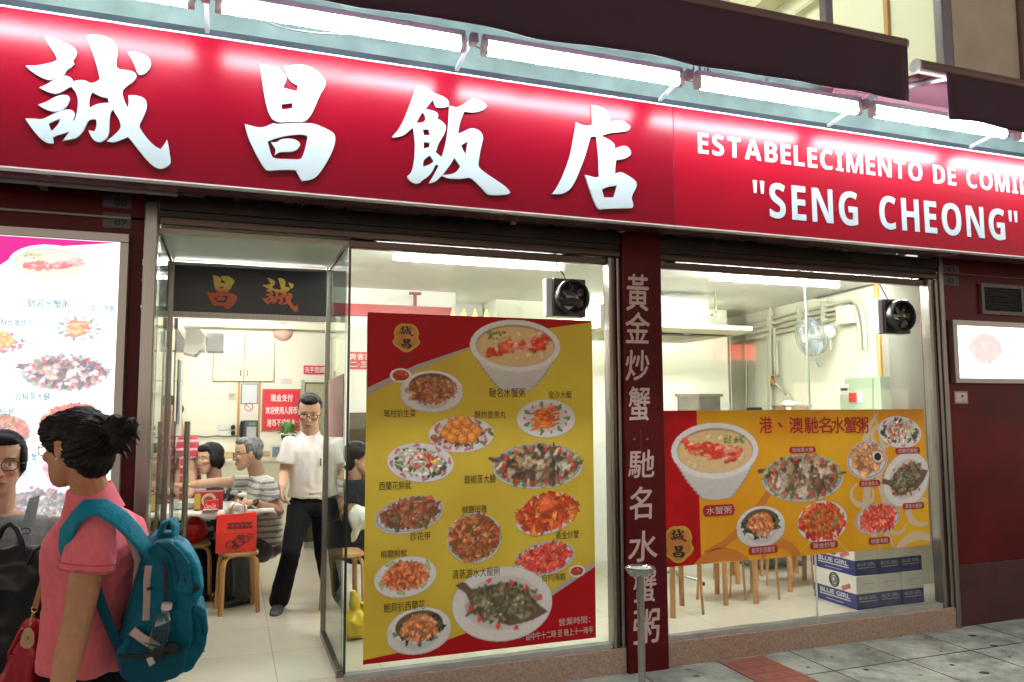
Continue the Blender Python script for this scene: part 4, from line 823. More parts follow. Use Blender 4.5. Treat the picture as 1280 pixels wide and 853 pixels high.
# ================================================================ printed pictures: dishes painted on a fine grid, colours stored in the mesh
class Paint:
    def __init__(s, w, h, n=140):
        s.w, s.h = w, h; s.nx = n; s.ny = max(8, int(n*h/w)); s.px = w/s.nx
        x = (np.arange(s.nx+1)/s.nx-.5)*w; y = (np.arange(s.ny+1)/s.ny-.5)*h; s.X, s.Y = np.meshgrid(x, y); s.c = np.zeros((s.ny+1, s.nx+1, 3)); s.a = np.zeros((s.ny+1, s.nx+1))
    def put(s, msk, col, al=1):
        m = np.clip(msk, 0, 1)*al; col = np.array(col, float)
        s.c = s.c*(1-m[..., None])+m[..., None]*col; s.a = np.maximum(s.a, m)
    def ell(s, cx, cy, rx, ry, col, ang=0, al=1, soft=1):
        ca, sa = math.cos(ang), math.sin(ang); dx = s.X-cx; dy = s.Y-cy; u = (dx*ca+dy*sa)/rx; v = (-dx*sa+dy*ca)/ry
        d = (1-np.sqrt(u*u+v*v))*min(rx, ry)/(s.px*soft)+.5; s.put(d, col, al)
    def blob(s, cx, cy, r, asp, ang, col, rng):
        k = 1+.28*math.sin(rng.random()*6); ca, sa = math.cos(ang), math.sin(ang); dx = s.X-cx; dy = s.Y-cy
        u = (dx*ca+dy*sa)/r; v = (-dx*sa+dy*ca)/(r*asp); t = np.arctan2(v, u); R = 1+.22*np.sin(3*t+rng.random()*6)+.12*np.sin(5*t+rng.random()*6)
        d = (R-np.sqrt(u*u+v*v))*r*asp/s.px+.5; c = np.array(col)
        s.put(d, c*.62, 1); d2 = (R*.82-np.sqrt((u+.06)**2+(v-.12)**2))*r*asp/s.px+.5; s.put(d2, c, 1)
        d3 = (.28-np.sqrt((u+.15)**2+(v-.32)**2))*r*asp/s.px+.4; s.put(d3, np.minimum(1, c*1.45+.06), .55)
    def poly(s, pts, col, al=1):
        ins = np.zeros(s.X.shape, bool); n = len(pts)
        for i in range(n):
            (x1, y1), (x2, y2) = pts[i], pts[(i+1) % n]
            if y1 == y2: continue
            ins ^= ((y1 > s.Y) != (y2 > s.Y)) & (s.X < (x2-x1)*(s.Y-y1)/(y2-y1)+x1)
        s.put(ins.astype(float), col, al)
    def build(s, name, O, ux, uz, m, parent, lift, gain=None):
        O = np.array(O, float); ux = np.array(ux, float); uz = np.array(uz, float); nrm = np.cross(ux, uz)
        sat = s.c.max(-1)-s.c.min(-1); q3 = np.stack([s.X.ravel(), s.Y.ravel(), 0*s.X.ravel()], 1)/s.w
        nz_ = (npnoise(q3, 55, 3)*.75+npnoise(q3, 23, 5)*.65+npnoise(q3, 110, 8)*.45).reshape(s.X.shape); k_ = np.clip(sat*4, .10, 1)
        cc = s.c*np.clip(1.22+nz_*np.where(sat > .45, k_, .15)*.75, .45, 1.9)[..., None]; b_ = cc.copy(); b_[1:-1, 1:-1] = (cc[1:-1, 1:-1]*4+cc[:-2, 1:-1]+cc[2:, 1:-1]+cc[1:-1, :-2]+cc[1:-1, 2:])/8; al_ = s.a > .9; s.c = np.where(al_[..., None], b_, s.c)
        keep = s.a > .35; fs = []; idx = -np.ones(keep.shape, int); q = keep[:-1, :-1] & keep[1:, :-1] & keep[:-1, 1:] & keep[1:, 1:]
        use = np.zeros(keep.shape, bool); use[:-1, :-1] |= q; use[1:, :-1] |= q; use[:-1, 1:] |= q; use[1:, 1:] |= q
        idx[use] = np.arange(use.sum()); pts = O+s.X[use][:, None]*ux+s.Y[use][:, None]*uz+nrm*lift
        jj, ii = np.nonzero(q); fs = np.stack([idx[jj, ii], idx[jj, ii+1], idx[jj+1, ii+1], idx[jj+1, ii]], 1)
        mb = MB(); mb.v = [tuple(p) for p in pts]; mb.f = [tuple(int(k) for k in f) for f in fs]
        o = mb.build(name, m, parent, fixn=False); c = s.c[use]
        if gain is not None: c = gain(c)
        setcol(o.data, c); return o
RIM = dict(pink=(.52, .13, .19), blue=(.19, .20, .31), white=(.55, .52, .50), grey=(.5, .48, .48))
OR = [(.75, .20, .04), (.65, .13, .03), (.80, .30, .08), (.55, .09, .03)]
RED = [(.72, .07, .03), (.62, .04, .03), (.80, .13, .06), (.55, .05, .02)]
BRN = [(.20, .10, .05), (.32, .18, .09), (.12, .07, .04), (.45, .30, .17), (.55, .48, .38)]
GRN = [(.07, .11, .04), (.12, .18, .06), (.05, .07, .03)]
WHT = [(.70, .64, .56), (.62, .54, .46), (.75, .70, .62)]
def dish(kind, w, seed, n=140):
    rng = random.Random(seed); R = rng.random
    if kind == 'porridge' or kind == 'porridge2':
        p = Paint(w, w*.78, n); H = w*.78; p.ell(0, H*.14, w*.485, H*.34, (.60, .57, .54))
        for k in range(12):
            t = k/11; p.ell(0, H*(.10-.50*t), w*(.45-.26*t**1.6), H*.10*(1-.5*t), np.array((.58, .55, .52))*(1-.18*t))
        p.ell(0, H*.14, w*.485, H*.335, (.64, .61, .58)); p.ell(0, H*.14, w*.42, H*.27, (.30, .22, .14)); p.ell(0, H*.13, w*.41, H*.255, (.62, .42, .20))
        for _ in range(26): p.blob((R()-.5)*w*.6, H*.13+(R()-.5)*H*.36, w*(.02+.03*R()), .6, R()*3, (.68, .50, .28), rng)
        sgn = 1 if kind == 'porridge' else -1
        for k in range(46):
            t = R(); x = w*(-.34+.62*t)*sgn; y = H*(.20-.13*t+.12*(R()-.5))
            if (x/(w*.40))**2+((y-H*.13)/(H*.24))**2 < 1: p.blob(x, y, w*(.03+.045*R()), .55, -.4+R(), rng.choice(RED+[(.78, .22, .14), (.80, .35, .25)]), rng)
        for _ in range(34): p.blob(w*(.10+.22*R())*sgn, H*(.22+.10*R()), w*.012, .6, R()*3, rng.choice([(.10, .22, .05), (.05, .12, .03), (.25, .35, .12)]), rng)
        return p
    asp, rim, tilt = {'prawn': (.60, 'white', 0), 'balls': (.52, 'pink', 0), 'white': (.56, 'pink', -.1), 'eel': (.46, 'blue', 0), 'clam': (.50, 'blue', .16), 'frog': (.86, 'blue', 0), 'crab': (.56, 'white', .22), 'redprawn': (.50, 'blue', .12), 'ribs': (.62, 'white', .1), 'flatfish': (.68, 'grey', -.05), 'bowl': (.66, 'white', .05), 'sauce': (.66, 'white', 0), 'stew': (.62, 'white', 0), 'crabs': (.66, 'pink', .05), 'dip': (.72, 'blue', .1), 'garden': (.80, 'grey', .5)}[kind]
    H = w*(asp+.22); p = Paint(w*1.06, H*1.04, n); rx = w*.49; ry = rx*asp; ca, sa = math.cos(tilt), math.sin(tilt)
    p.ell(0, -.012*w, rx, ry, (.42, .40, .38), tilt); p.ell(0, 0, rx, ry, (.60, .57, .55), tilt)
    if rim == 'blue': p.ell(0, 0, rx*.97, ry*.96, RIM['blue'], tilt, .85); p.ell(0, 0, rx*.91, ry*.89, (.54, .53, .53), tilt)
    if rim == 'pink':
        for k in range(8):
            a = 6.283*k/8+.2; x, y = rx*.87*math.cos(a), ry*.86*math.sin(a); p.blob(x*ca-y*sa, x*sa+y*ca, w*.05, .45, a+1.57+tilt, RIM['pink'], rng)
    p.ell(0, .004*w, rx*.76, ry*.73, (.50, .47, .44), tilt)
    def scatter(nn, pal, r0, r1, fx_, fy_, up=0, asp_=.6):
        L = []; k0 = 1.0
        if nn >= 60 and pal is not WHT:
            k0 = 1.3; nn = nn*.8; mc = np.mean(np.array(pal), axis=0)*.42; ex, ey = min(.92, fx_*1.08)*rx, min(.90, fy_*1.08)*ry
            for q_ in range(26): a_ = 6.283*q_/26; p.ell((ex*.86*math.cos(a_))*ca-(ey*.86*math.sin(a_)+up*.25*ry)*sa, (ex*.86*math.cos(a_))*sa+(ey*.86*math.sin(a_)+up*.25*ry)*ca, ex*(.10+.08*R()), ey*(.12+.10*R()), mc*(.8+.5*R()), a_)
            p.ell(-up*.2*ry*sa, up*.2*ry*ca, ex*.90, ey*.90, mc, tilt)
        for _ in range(int(nn*1.4)):
            a = R()*6.283; q = math.sqrt(R()); L.append((min(.94, fx_*1.15)*rx*q*math.cos(a), min(.92, fy_*1.15)*ry*q*math.sin(a)+up*(1-q)*ry))
        L.sort(key=lambda t: -t[1])
        for x, y in L:
            cc = np.array(rng.choice(pal))*(.62+.6*R()); p.blob(x*ca-y*sa, x*sa+y*ca, w*(r0+(r1-r0)*R())*k0, asp_*(.6+.6*R()), R()*3.14, cc, rng)
    if kind == 'prawn':
        for a in np.linspace(0, 6.28, 8)[:-1]: p.blob(rx*.72*math.cos(a), ry*.72*math.sin(a), w*.055, .5, a, (.12, .20, .07), rng); p.blob(rx*.74*math.cos(a+.45), ry*.74*math.sin(a+.45), w*.022, .8, a, (.68, .05, .06), rng)
        for k in range(7):
            y = ry*(.42-.14*k); p.blob(rx*(-.05+.1*(R()-.5)), y, w*.20, .20, .15+.2*(R()-.5), rng.choice(OR), rng)
        scatter(16, OR, .02, .05, .42, .45)
    elif kind == 'balls':
        scatter(40, [(.60, .06, .06), (.70, .12, .12), (.15, .20, .06)], .03, .05, .82, .75)
        scatter(30, GRN, .02, .04, .6, .6)
        for (x, y) in [(-.35, .25), (0, .32), (.3, .28), (-.48, -.05), (-.2, .05), (.14, .08), (.46, .02), (-.30, -.30), (.02, -.34), (.32, -.28), (.0, .62), (-.16, .44), (.18, .48)]:
            p.ell(x*rx, y*ry*1.1+ry*.10, w*.078, w*.076, (.28, .07, .015)); p.ell(x*rx, y*ry*1.1+ry*.12, w*.072, w*.070, (.66, .21, .04)); p.ell(x*rx-w*.012, y*ry*1.1+ry*.12+w*.018, w*.045, w*.042, (.80, .33, .08), 0, .8, 2)
    elif kind == 'white':
        scatter(40, GRN, .03, .06, .70, .60, -.2); scatter(60, WHT, .03, .07, .55, .52, .35, .45); scatter(16, RED+[(.75, .18, .10)], .02, .05, .5, .4, .4); p.blob(rx*.42, 0, w*.05, .7, 0, (.75, .55, .08), rng)
    elif kind == 'eel':
        p.blob(-rx*.8, ry*.28, w*.16, .22, -.1, (.13, .08, .06), rng); p.blob(rx*.82, ry*.05, w*.12, .2, .2, (.14, .09, .06), rng)
        scatter(70, [(.30, .33, .12), (.45, .44, .25)], .02, .035, .85, .8); scatter(100, BRN+[(.10, .07, .05), (.60, .50, .38)], .022, .05, .72, .66, .1, .7)
        for k in range(14):
            a = 6.283*k/14; p.blob(rx*.78*math.cos(a), ry*.80*math.sin(a), w*.024, .8, R()*3, (.70, .04, .03), rng)
    elif kind == 'clam': scatter(120, [(.35, .12, .06), (.25, .10, .05), (.50, .22, .12), (.60, .14, .08), (.18, .14, .06), (.30, .07, .04)], .025, .055, .74, .72, .15, .6); scatter(10, [(.30, .32, .12)], .012, .02, .5, .4)
    elif kind == 'frog':
        scatter(60, [(.35, .40, .22), (.55, .58, .42), (.15, .24, .08)], .03, .06, .95, .92); scatter(80, [(.52, .20, .06), (.40, .13, .05), (.62, .28, .10), (.50, .10, .05)], .03, .07, .86, .80, .1, .55); scatter(14, GRN+[(.5, .25, .35)], .02, .03, .5, .5)
    elif kind == 'crab': scatter(120, OR+RED[:2]+[(.60, .10, .03), (.45, .07, .03)], .03, .07, .86, .80, .35, .5); p.blob(rx*.0, ry*.45, w*.17, .6, .1, (.72, .13, .04), rng)
    elif kind == 'redprawn': scatter(90, [(.78, .08, .05), (.85, .15, .10), (.70, .05, .04), (.88, .22, .14)], .03, .075, .72, .70, .1, .5)
    elif kind == 'ribs':
        for a, q in ((2.2, .8), (.6, .85), (3.5, .8), (5.6, .7), (4.5, .75)): p.blob(rx*q*math.cos(a), ry*q*math.sin(a), w*.075, .5, a+1.2, (.36, .46, .16), rng)
        scatter(70, [(.75, .20, .08), (.82, .28, .12), (.66, .14, .05)], .025, .055, .62, .62, .15, .5)
    elif kind in ('flatfish', 'garden'):
        f = [(-.98, .52), (-.80, .62), (-.62, .40), (-.20, .52), (.25, .40), (.60, .05), (.92, -.28), (.60, -.50), (.15, -.62), (-.25, -.42), (-.62, -.05), (-.75, .30)]
        p.poly([((x*rx)*ca-(y*ry)*sa, (x*rx)*sa+(y*ry)*ca) for x, y in f], (.13, .09, .06)); scatter(120, [(.10, .07, .05), (.20, .14, .09), (.28, .20, .12), (.15, .14, .07), (.34, .28, .18)], .014, .04, .62, .46, .05, .5)
        scatter(40, [(.12, .18, .06), (.45, .44, .34), (.20, .24, .10)], .008, .02, .34, .28)
        for x, y in [(-.30, .62), (.15, .55), (.45, .40), (.75, .12), (-.62, -.10), (-.45, -.40), (-.08, -.62), (.28, -.68)]: p.blob((x*rx)*ca-(y*ry)*sa, (x*rx)*sa+(y*ry)*ca, w*.025, .8, R()*3, (.68, .04, .03), rng)
    elif kind in ('bowl', 'stew'):
        p.ell(0, -.07*w, rx, ry*.9, (.46, .44, .43), tilt); p.ell(0, -.06*w, rx*.97, ry*.86, (.56, .53, .52), tilt)
        for k in range(8): p.ell(0, .05*w-.015*w*k, rx*(.84-.03*k), ry*.74, np.array((.58, .55, .53))*(1-.03*k), tilt)
        p.ell(0, .06*w, rx*.84, ry*.78, (.62, .60, .58), tilt); p.ell(0, .06*w, rx*.74, ry*.66, (.12, .08, .05), tilt)
        if kind == 'bowl': scatter(50, GRN+[(.03, .03, .03)], .03, .06, .66, .56, .25); scatter(60, [(.78, .30, .12), (.70, .22, .08), (.82, .38, .18)], .025, .05, .48, .48, .55, .55)
        else: scatter(110, [(.45, .14, .06), (.55, .20, .09), (.35, .10, .05), (.60, .28, .14), (.30, .16, .08)], .025, .05, .68, .58, .2, .5)
    elif kind == 'sauce': p.ell(0, 0, rx*.75, ry*.7, (.22, .05, .03)); scatter(26, RED+[(.25, .06, .03)], .05, .10, .6, .55)
    elif kind == 'crabs': scatter(90, RED+OR[:2], .035, .075, .74, .70, .3, .55); scatter(36, [(.18, .20, .06), (.30, .30, .12), (.45, .22, .08)], .018, .05, .62, .5, 0, .4)
    elif kind == 'dip':
        scatter(60, [(.65, .32, .14), (.72, .40, .20), (.55, .24, .10)], .045, .075, .68, .68, .2, .85); p.ell(rx*.52, ry*.15, w*.115, w*.10, (.60, .58, .56)); p.ell(rx*.52, ry*.15, w*.085, w*.075, (.02, .015, .015))
    return p
prt = mat_attr('printed_vinyl', .42, fleck=.10, spec=.22)
def mat_vinyl(name, c, c2, scale=2.2):
    return mat(name, c, .42, col2=c2, scale=scale, detail=6, spec=.2)
inkd = mat('dark_print', (.035, .025, .012), .5)
yel = mat_vinyl('yellow_vinyl', (.74, .57, .06), (.60, .40, .045), 1.6); redv = mat('red_vinyl', (.42, .003, .009), .42, spec=.2, var=.06, scale=2); strp = mat('pale_stripe', (.42, .36, .32), .4)
# ---------------------------------------------------------------- tall poster
YP = 4.606
po = thing('poster', 'tall yellow and red poster of fourteen seafood dishes inside the left window', 'poster', (1.5, YP, .23))
cnr = dict(x0=.752, x1=2.240, z0=.233, z1=2.280)
MB().box((.752, YP, .233), (2.240, YP+.004, 2.280)).build('sheet', yel, po)
q = lambda px, py: aty(px, py, YP)
def flat(name, pts, m, parent, lift, y=YP):
    return MB().add([(a, y-lift, b) for a, b in pts], [tuple(range(len(pts)))]).build(name, m, parent, fixn=False)
def pts2(L): return [(q(*p)[0], q(*p)[2]) for p in L]
xa, xb, za, zb = .752, 2.240, .233, 2.280
def clampp(L): return [(min(max(a, xa), xb), min(max(b, za), zb)) for a, b in L]
flat('red_corner', clampp(pts2([(459, 485), (520, 457), (590, 433), (660, 414), (741, 403), (741, 380), (459, 380)])), redv, po, .0006)
flat('stripe', clampp(pts2([(459, 495), (520, 463), (585, 437), (588, 433.5), (520, 456.5), (459, 485)])), strp, po, .0009)
flat('red_foot', clampp(pts2([(450, 826), (540, 807), (620, 778), (690, 745), (749, 708), (749, 840), (450, 850)])), redv, po, .0006)
flat('stripe', clampp(pts2([(690, 745), (749, 708), (749, 701), (686, 741)])), strp, po, .0009)
def pdish(kind, px, py, wpx, seed, cap=None, n=140, par=po, qq=q, lift=.0012, mt=prt, gain=None):
    c = qq(px, py); wv = np.linalg.norm(qq(px+wpx/2, py)-qq(px-wpx/2, py)); p = dish(kind, wv, seed, n)
    return p.build('dish_picture', c, X3, Z3, mt, par, lift, gain)
for i, (k, x, y, wp_) in enumerate([('porridge2', 645, 446, 117), ('stew', 540, 488, 80), ('sauce', 501, 469.5, 28), ('balls', 577, 543, 84), ('prawn', 683, 523, 75), ('white', 526, 578, 86), ('eel', 673, 582, 115), ('clam', 512, 643, 88), ('frog', 593, 672, 70), ('crab', 684, 642, 82), ('ribs', 507, 721, 80), ('redprawn', 681, 698, 77), ('sauce', 721, 714, 21), ('flatfish', 629, 754, 128), ('bowl', 524, 787, 82)]):
    pdish(k, x, y, wp_, 100+i, lift=.0012+.00006*i)
def cap(s, px, py, wpx, hpx, m, par=po, qq=q, lift=.0024, bold=.006):
    c = qq(px, py); wv = np.linalg.norm(qq(px+wpx/2, py)-qq(px-wpx/2, py)); hv = abs(qq(px, py-hpx/2)[2]-qq(px, py+hpx/2)[2]); text('caption', s, m, par, c+[0, -lift, 0], X3, Z3, wv, hv, bold=bold)
for s, x, y, a, b in [('馳名水蟹粥', 634, 491, 45, 12), ('瑤柱扒生菜', 500, 517, 40, 10), ('酥炸墨魚丸', 613, 518.5, 39, 10), ('金沙大蝦', 700, 493.5, 29, 9.5), ('西蘭花鮮魷', 494, 607, 40, 11), ('豉椒蒸大鱔', 600, 599, 39, 11), ('椒鹽田雞', 593, 636.5, 31, 9.5), ('炒花甲', 525, 670.5, 25, 10.5), ('椒鹽鮮魷', 492.5, 692, 33, 9.5), ('黃金炒蟹', 709, 668.5, 29, 10.5), ('清蒸游水大龍脷', 595, 716, 59, 11.5), ('白灼海蝦', 692.5, 721.5, 29, 9.5), ('鮑貝扒西蘭花', 505.5, 758, 51, 12)]: cap(s, x, y, a, b, inkd)
wink = mat('poster_white_ink', (.55, .48, .46), .5)
cap('營業時間：', 718, 776, 39, 9, wink); cap('由中午十二時 至 晚上十一時半', 700, 791.5, 83, 9, wink, bold=.012)
def emblem(px, py, wpx, hpx, par, qq, y, m1, m2, ch):
    c = qq(px, py); sx = np.linalg.norm(qq(px+wpx/2, py)-qq(px-wpx/2, py))/2; sz = abs(qq(px, py-hpx/2)[2]-qq(px, py+hpx/2)[2])/2
    for k, (m, s, l) in enumerate(((m1, 1, .0012), (m2, .86, .0016))):
        n = 48; pts = []
        for i in range(n):
            t = 6.283*i/n; r = s*(.90+.10*abs(math.cos(2.5*t+.8)))
            if abs(math.sin(t)) < .16: r *= .86
            pts.append((c[0]+sx*r*math.cos(t), c[2]+sz*r*math.sin(t)))
        flat('emblem', pts, m, par, l, y)
    glyph('誠', 'emblem_character', c+[0, -.0019, sz*.42], sx*1.0, sz*.70, ch, par, .0004); glyph('昌', 'emblem_character', c+[0, -.0019, -sz*.42], sx*.80, sz*.66, ch, par, .0004)
embo = mat('emblem_yellow', (.58, .36, .05), .45); embi = mat('emblem_orange', (.62, .26, .03), .45, col2=(.50, .16, .02), scale=18); inkb = mat('black_print', (.02, .015, .012), .5)
emblem(508, 422, 36, 37, po, q, YP, embo, embi, inkb); cap('飯店', 508, 448.5, 20, 8, mat('faint_gold', (.16, .02, .02), .5))
# ---------------------------------------------------------------- low banner
YB = 4.605; xa, xb, za, zb = 2.752, 5.112, .637, 1.683
ba = thing('banner', 'wide orange and red banner of seafood dishes across the right window', 'banner', (3.9, YB, .63))
MB().box((xa, YB, za), (xb, YB+.004, zb)).build('sheet', mat_vinyl('orange_vinyl', (.80, .46, .02), (.74, .28, .014), 1.5), ba)
q2 = lambda px, py: aty(px, py, YB)
def p2(L): return clampp([(q2(*p)[0], q2(*p)[2]) for p in L])
flat('red_side', p2([(815, 505), (870.5, 505), (877, 720), (815, 725)]), mat('banner_red', (.46, .004, .008), .42, spec=.2, var=.25, scale=5), ba, .0006, YB)
sw = mat('swirl_cream', (.66, .52, .36), .42); sy = mat('swirl_yellow', (.66, .46, .03), .42); so = mat('swirl_orange', (.62, .20, .025), .42)
def swirl(pts, w, m, lift):
    L = [q2(*p) for p in pts]; wv = [abs(q2(1000, 600-k/2)[2]-q2(1000, 600+k/2)[2]) for k in w]; f = []; g = []
    for i, p in enumerate(L):
        d = L[min(i+1, len(L)-1)]-L[max(i-1, 0)]; d /= np.linalg.norm(d)+1e-9; nn = np.array([-d[2], 0, d[0]]); f.append(p+nn*wv[i]/2); g.append(p-nn*wv[i]/2)
    mb = MB(); n = len(L); mb.add([(min(max(p[0], xa), xb), YB-lift, min(max(p[2], za), zb)) for p in f+g], [(i, i+1, n+i+1, n+i) for i in range(n-1)]); mb.build('swirl', m, ba, fixn=False)
def arc(cx, cy, r, a0, a1, n=14): return [(cx+r*math.cos(math.radians(a)), cy+r*math.sin(math.radians(a))) for a in np.linspace(a0, a1, n)]
swirl(arc(905, 735, 42, -170, -20), [4+12*math.sin(3.14*i/13) for i in range(14)], so, .0007)
swirl(arc(975, 702, 22, -200, 120), [3+9*math.sin(3.14*i/13) for i in range(14)], so, .00075)
swirl([(880, 690), (905, 680), (935, 655), (965, 610), (990, 585)], [3, 8, 12, 9, 2], so, .0007)
swirl([(1000, 690), (1030, 660), (1060, 690)], [2, 10, 3], sy, .0007); swirl([(882, 700), (900, 705), (940, 700)], [22, 18, 3], sy, .00065)
swirl([(1098, 515), (1088, 530), (1082, 550), (1081, 580), (1084, 610), (1082, 640), (1090, 665), (1100, 683)], [2, 6, 12, 9, 12, 14, 10, 3], sw, .0008)
swirl(arc(1104, 545, 14, 40, 330), [2+4*math.sin(3.14*i/13) for i in range(14)], sw, .0008)
swirl(arc(1078, 618, 14, -30, 250), [2+5*math.sin(3.14*i/13) for i in range(14)], sw, .00085)
swirl([(1092, 515), (1104, 560), (1098, 600), (1112, 640), (1108, 668), (1118, 690)], [2, 7, 10, 14, 9, 3], sw, .0009)
swirl(arc(1152, 640, 16, 60, 300), [3+8*math.sin(3.14*i/13) for i in range(14)], sw, .0008); swirl(arc(1150, 700, 30, 180, 330), [4+8*math.sin(3.14*i/13) for i in range(14)], sw, .0008); swirl(arc(1120, 655, 12, 0, 270), [2+5*math.sin(3.14*i/13) for i in range(14)], sw, .0008)
for i, (k, x, y, wp_) in enumerate([('porridge', 895, 578, 113), ('eel', 1004, 597, 104), ('white', 1125, 540, 55), ('dip', 1084, 575, 52), ('garden', 1133, 599, 62), ('bowl', 951, 657, 62), ('crabs', 1028, 652, 64), ('redprawn', 1097, 648, 58)]):
    pdish(k, x, y, wp_, 300+i, par=ba, qq=q2, lift=.0012+.00006*i)
bred = mat('banner_title_red', (.42, .012, .012), .45); blab = mat('label_red_print', (.40, .01, .02), .45); wcap = mat('label_white', (.62, .50, .46), .5)
for ch, x, a in [('港', 957, 16), ('、', 975, 6), ('澳', 995, 17), ('馳', 1014, 17), ('名', 1031, 16), ('水', 1047, 16), ('蟹', 1063, 16), ('粥', 1078, 14)]: cap(ch, x, 531.5+.0*(x-957), a, 20 if ch != '、' else 7, bred, ba, q2, bold=.035)
def lab(s, px, py, wpx, hpx):
    c = q2(px, py); wv = np.linalg.norm(q2(px+wpx/2, py)-q2(px-wpx/2, py))/2; hv = abs(q2(px, py-hpx/2)[2]-q2(px, py+hpx/2)[2])/2
    pts = [(c[0]+(wv-hv*.7)*sx+hv*.7*math.cos(t)*1, c[2]+hv*math.sin(t)) for sx, ts in ((1, np.linspace(-1.57, 1.57, 7)), (-1, np.linspace(1.57, 4.71, 7))) for t in ts]
    flat('label', pts, blab, ba, .0021, YB); cap(s, px, py, wpx*.78, hpx*.66, wcap, ba, q2, .0026, .012)
for a in [('水蟹粥', 898.5, 638, 40, 14), ('豉椒蒸大鱔', 1003, 562.5, 33, 8), ('鮑貝扒西蘭花', 954, 687.5, 37, 10), ('黃金炒蟹', 1030, 681.5, 35, 9.5), ('椒鹽海蝦', 1099, 676, 27, 9), ('酥炸墨魚丸', 1087, 604.5, 27, 8), ('清蒸大龍脷', 1141.5, 632.5, 27, 8), ('西蘭花鮮魷', 1134.5, 563.5, 31, 8)]: lab(*a)
emblem(848, 680, 40, 48, ba, q2, YB, embo, embi, inkb)
# ---------------------------------------------------------------- bright lightbox left of the door
lb = thing('lightbox', 'bright backlit menu lightbox in a grey frame, left of the door', 'lightbox', (-1.1, 4.58, .5))
lx0, lx1, lz0, lz1 = -1.95, -.585, .62, 2.60
MB().box((lx0, 4.56, lz0), (lx1, 4.60, lz1)).build('panel', mat_emit('lightbox_white', (.97, 1.0, .97), BOX_L), lb)
fr_ = mat('lightbox_frame', (.40, .37, .35), .35, metal=.7)
for a, b in (((lx0-.04, 4.545, lz1), (lx1+.042, 4.61, lz1+.048)), ((lx0-.04, 4.545, lz0-.048), (lx1+.042, 4.61, lz0)), ((lx1, 4.545, lz0), (lx1+.042, 4.61, lz1)), ((lx0-.04, 4.545, lz0), (lx0, 4.61, lz1))): MB().box(a, b).build('frame', fr_, lb, bevel=.003)
YL = 4.559; qL = lambda px, py: aty(px, py, YL)
lmag = mat_emit('backlit_magenta', (.95, .05, .38), .25)
xa, xb, za, zb = lx0+.002, lx1-.002, lz0+.002, lz1-.002
def p3(L): return clampp([(qL(*p)[0], qL(*p)[2]) for p in L])
flat('magenta_corner', p3([(-60, 370), (-20, 345), (15, 322), (60, 309), (156, 297.5), (160, 285), (-60, 270)]), lmag, lb, .0006, YL)
flat('magenta_foot', p3([(-60, 712), (0, 690), (60, 655), (105, 634), (145, 600), (150, 720), (-60, 735)]), lmag, lb, .0006, YL)
back = mat_attr('backlit_print', .4); t_ = back.node_tree; t_.nodes.clear(); e_ = t_.nodes.new('ShaderNodeEmission'); v_ = t_.nodes.new('ShaderNodeVertexColor'); v_.layer_name = 'Col'; o_ = t_.nodes.new('ShaderNodeOutputMaterial'); t_.links.new(v_.outputs[0], e_.inputs[0]); t_.links.new(e_.outputs[0], o_.inputs[0]); e_.inputs[1].default_value = 1.0
def washed(c): return np.clip(.045+.42*c**.9, 0, .42)*np.array([1.0, 1.02, 1.3])
for i, (k, x, y, wp_) in enumerate([('porridge2', 62, 340, 106), ('prawn', 99, 411, 70), ('balls', 0, 428, 66), ('eel', 82, 466, 116), ('crab', 88, 526, 84), ('frog', 6, 542, 66), ('redprawn', 92, 582, 80), ('flatfish', 55, 632, 120), ('clam', -78, 520, 86), ('white', -70, 440, 80)]):
    pdish(k, x, y, wp_, 500+i, par=lb, qq=qL, lift=.0012+.00006*i, mt=back, gain=washed)
pi = mat_emit('pale_blue_ink', (.26, .46, .58), .25); pw = mat_emit('backlit_white_ink', (1, .9, .95), .4)
for s, x, y, a, b in [('馳名水蟹粥', 61, 380, 52, 11), ('金沙大蝦', 129, 385.5, 32, 9), ('酥炸墨魚丸', 22, 404, 42, 9), ('豉椒蒸大鱔', 41, 496, 44, 11), ('椒鹽田雞', 2, 514.5, 32, 9), ('黃金炒蟹', 30, 572, 34, 11), ('椒鹽鮮魷', 20, 590, 30, 10)]: cap(s, x, y, a, b, pi, lb, qL, bold=.03)
cap('營業時間', 84, 656, 40, 9, pw, lb, qL, bold=.03); cap('由中午十二時至', 82, 668, 46, 9, pw, lb, qL, bold=.03)
# ---------------------------------------------------------------- small lightbox and fittings on the right wall
l2 = thing('lightbox', 'small overexposed white lightbox on the right maroon wall', 'lightbox', (6.1, 4.58, 2.1))
b0 = aty(1194, 407, 4.57); b1 = aty(1281, 474, 4.57)
MB().box((b0[0], 4.565, b1[2]), (7.1, 4.598, b0[2])).build('panel', mat_emit('small_box_white', (1, 1, 1), BOX_R), l2)
for a, b in (((b0[0]-.045, 4.55, b0[2]), (7.15, 4.6, b0[2]+.045)), ((b0[0]-.045, 4.55, b1[2]-.04), (7.15, 4.6, b1[2])), ((b0[0]-.045, 4.55, b1[2]), (b0[0], 4.6, b0[2]))): MB().box(a, b).build('frame', fr_, l2, bevel=.003)
pdish('crabs', 1232, 436, 44, 900, par=l2, qq=lambda px, py: aty(px, py, 4.564), lift=.0012, mt=back, gain=lambda c: np.clip(.19+.14*c, 0, .5))
cap('大蟹', 1275, 432, 10, 22, mat_emit('washed_pink', (1, .85, .85), .25), l2, lambda px, py: aty(px, py, 4.564), .001)
vt = thing('air_vent', 'dark louvred vent in a grey frame above the small lightbox', 'vent', aty(1250, 374, 4.59)); v0 = aty(1228, 359, 4.59); v1 = aty(1276, 391, 4.59)
MB().box((v0[0], 4.588, v1[2]), (v1[0], 4.599, v0[2])).build('backing', mat('vent_dark', (.02, .02, .025), .5), vt)
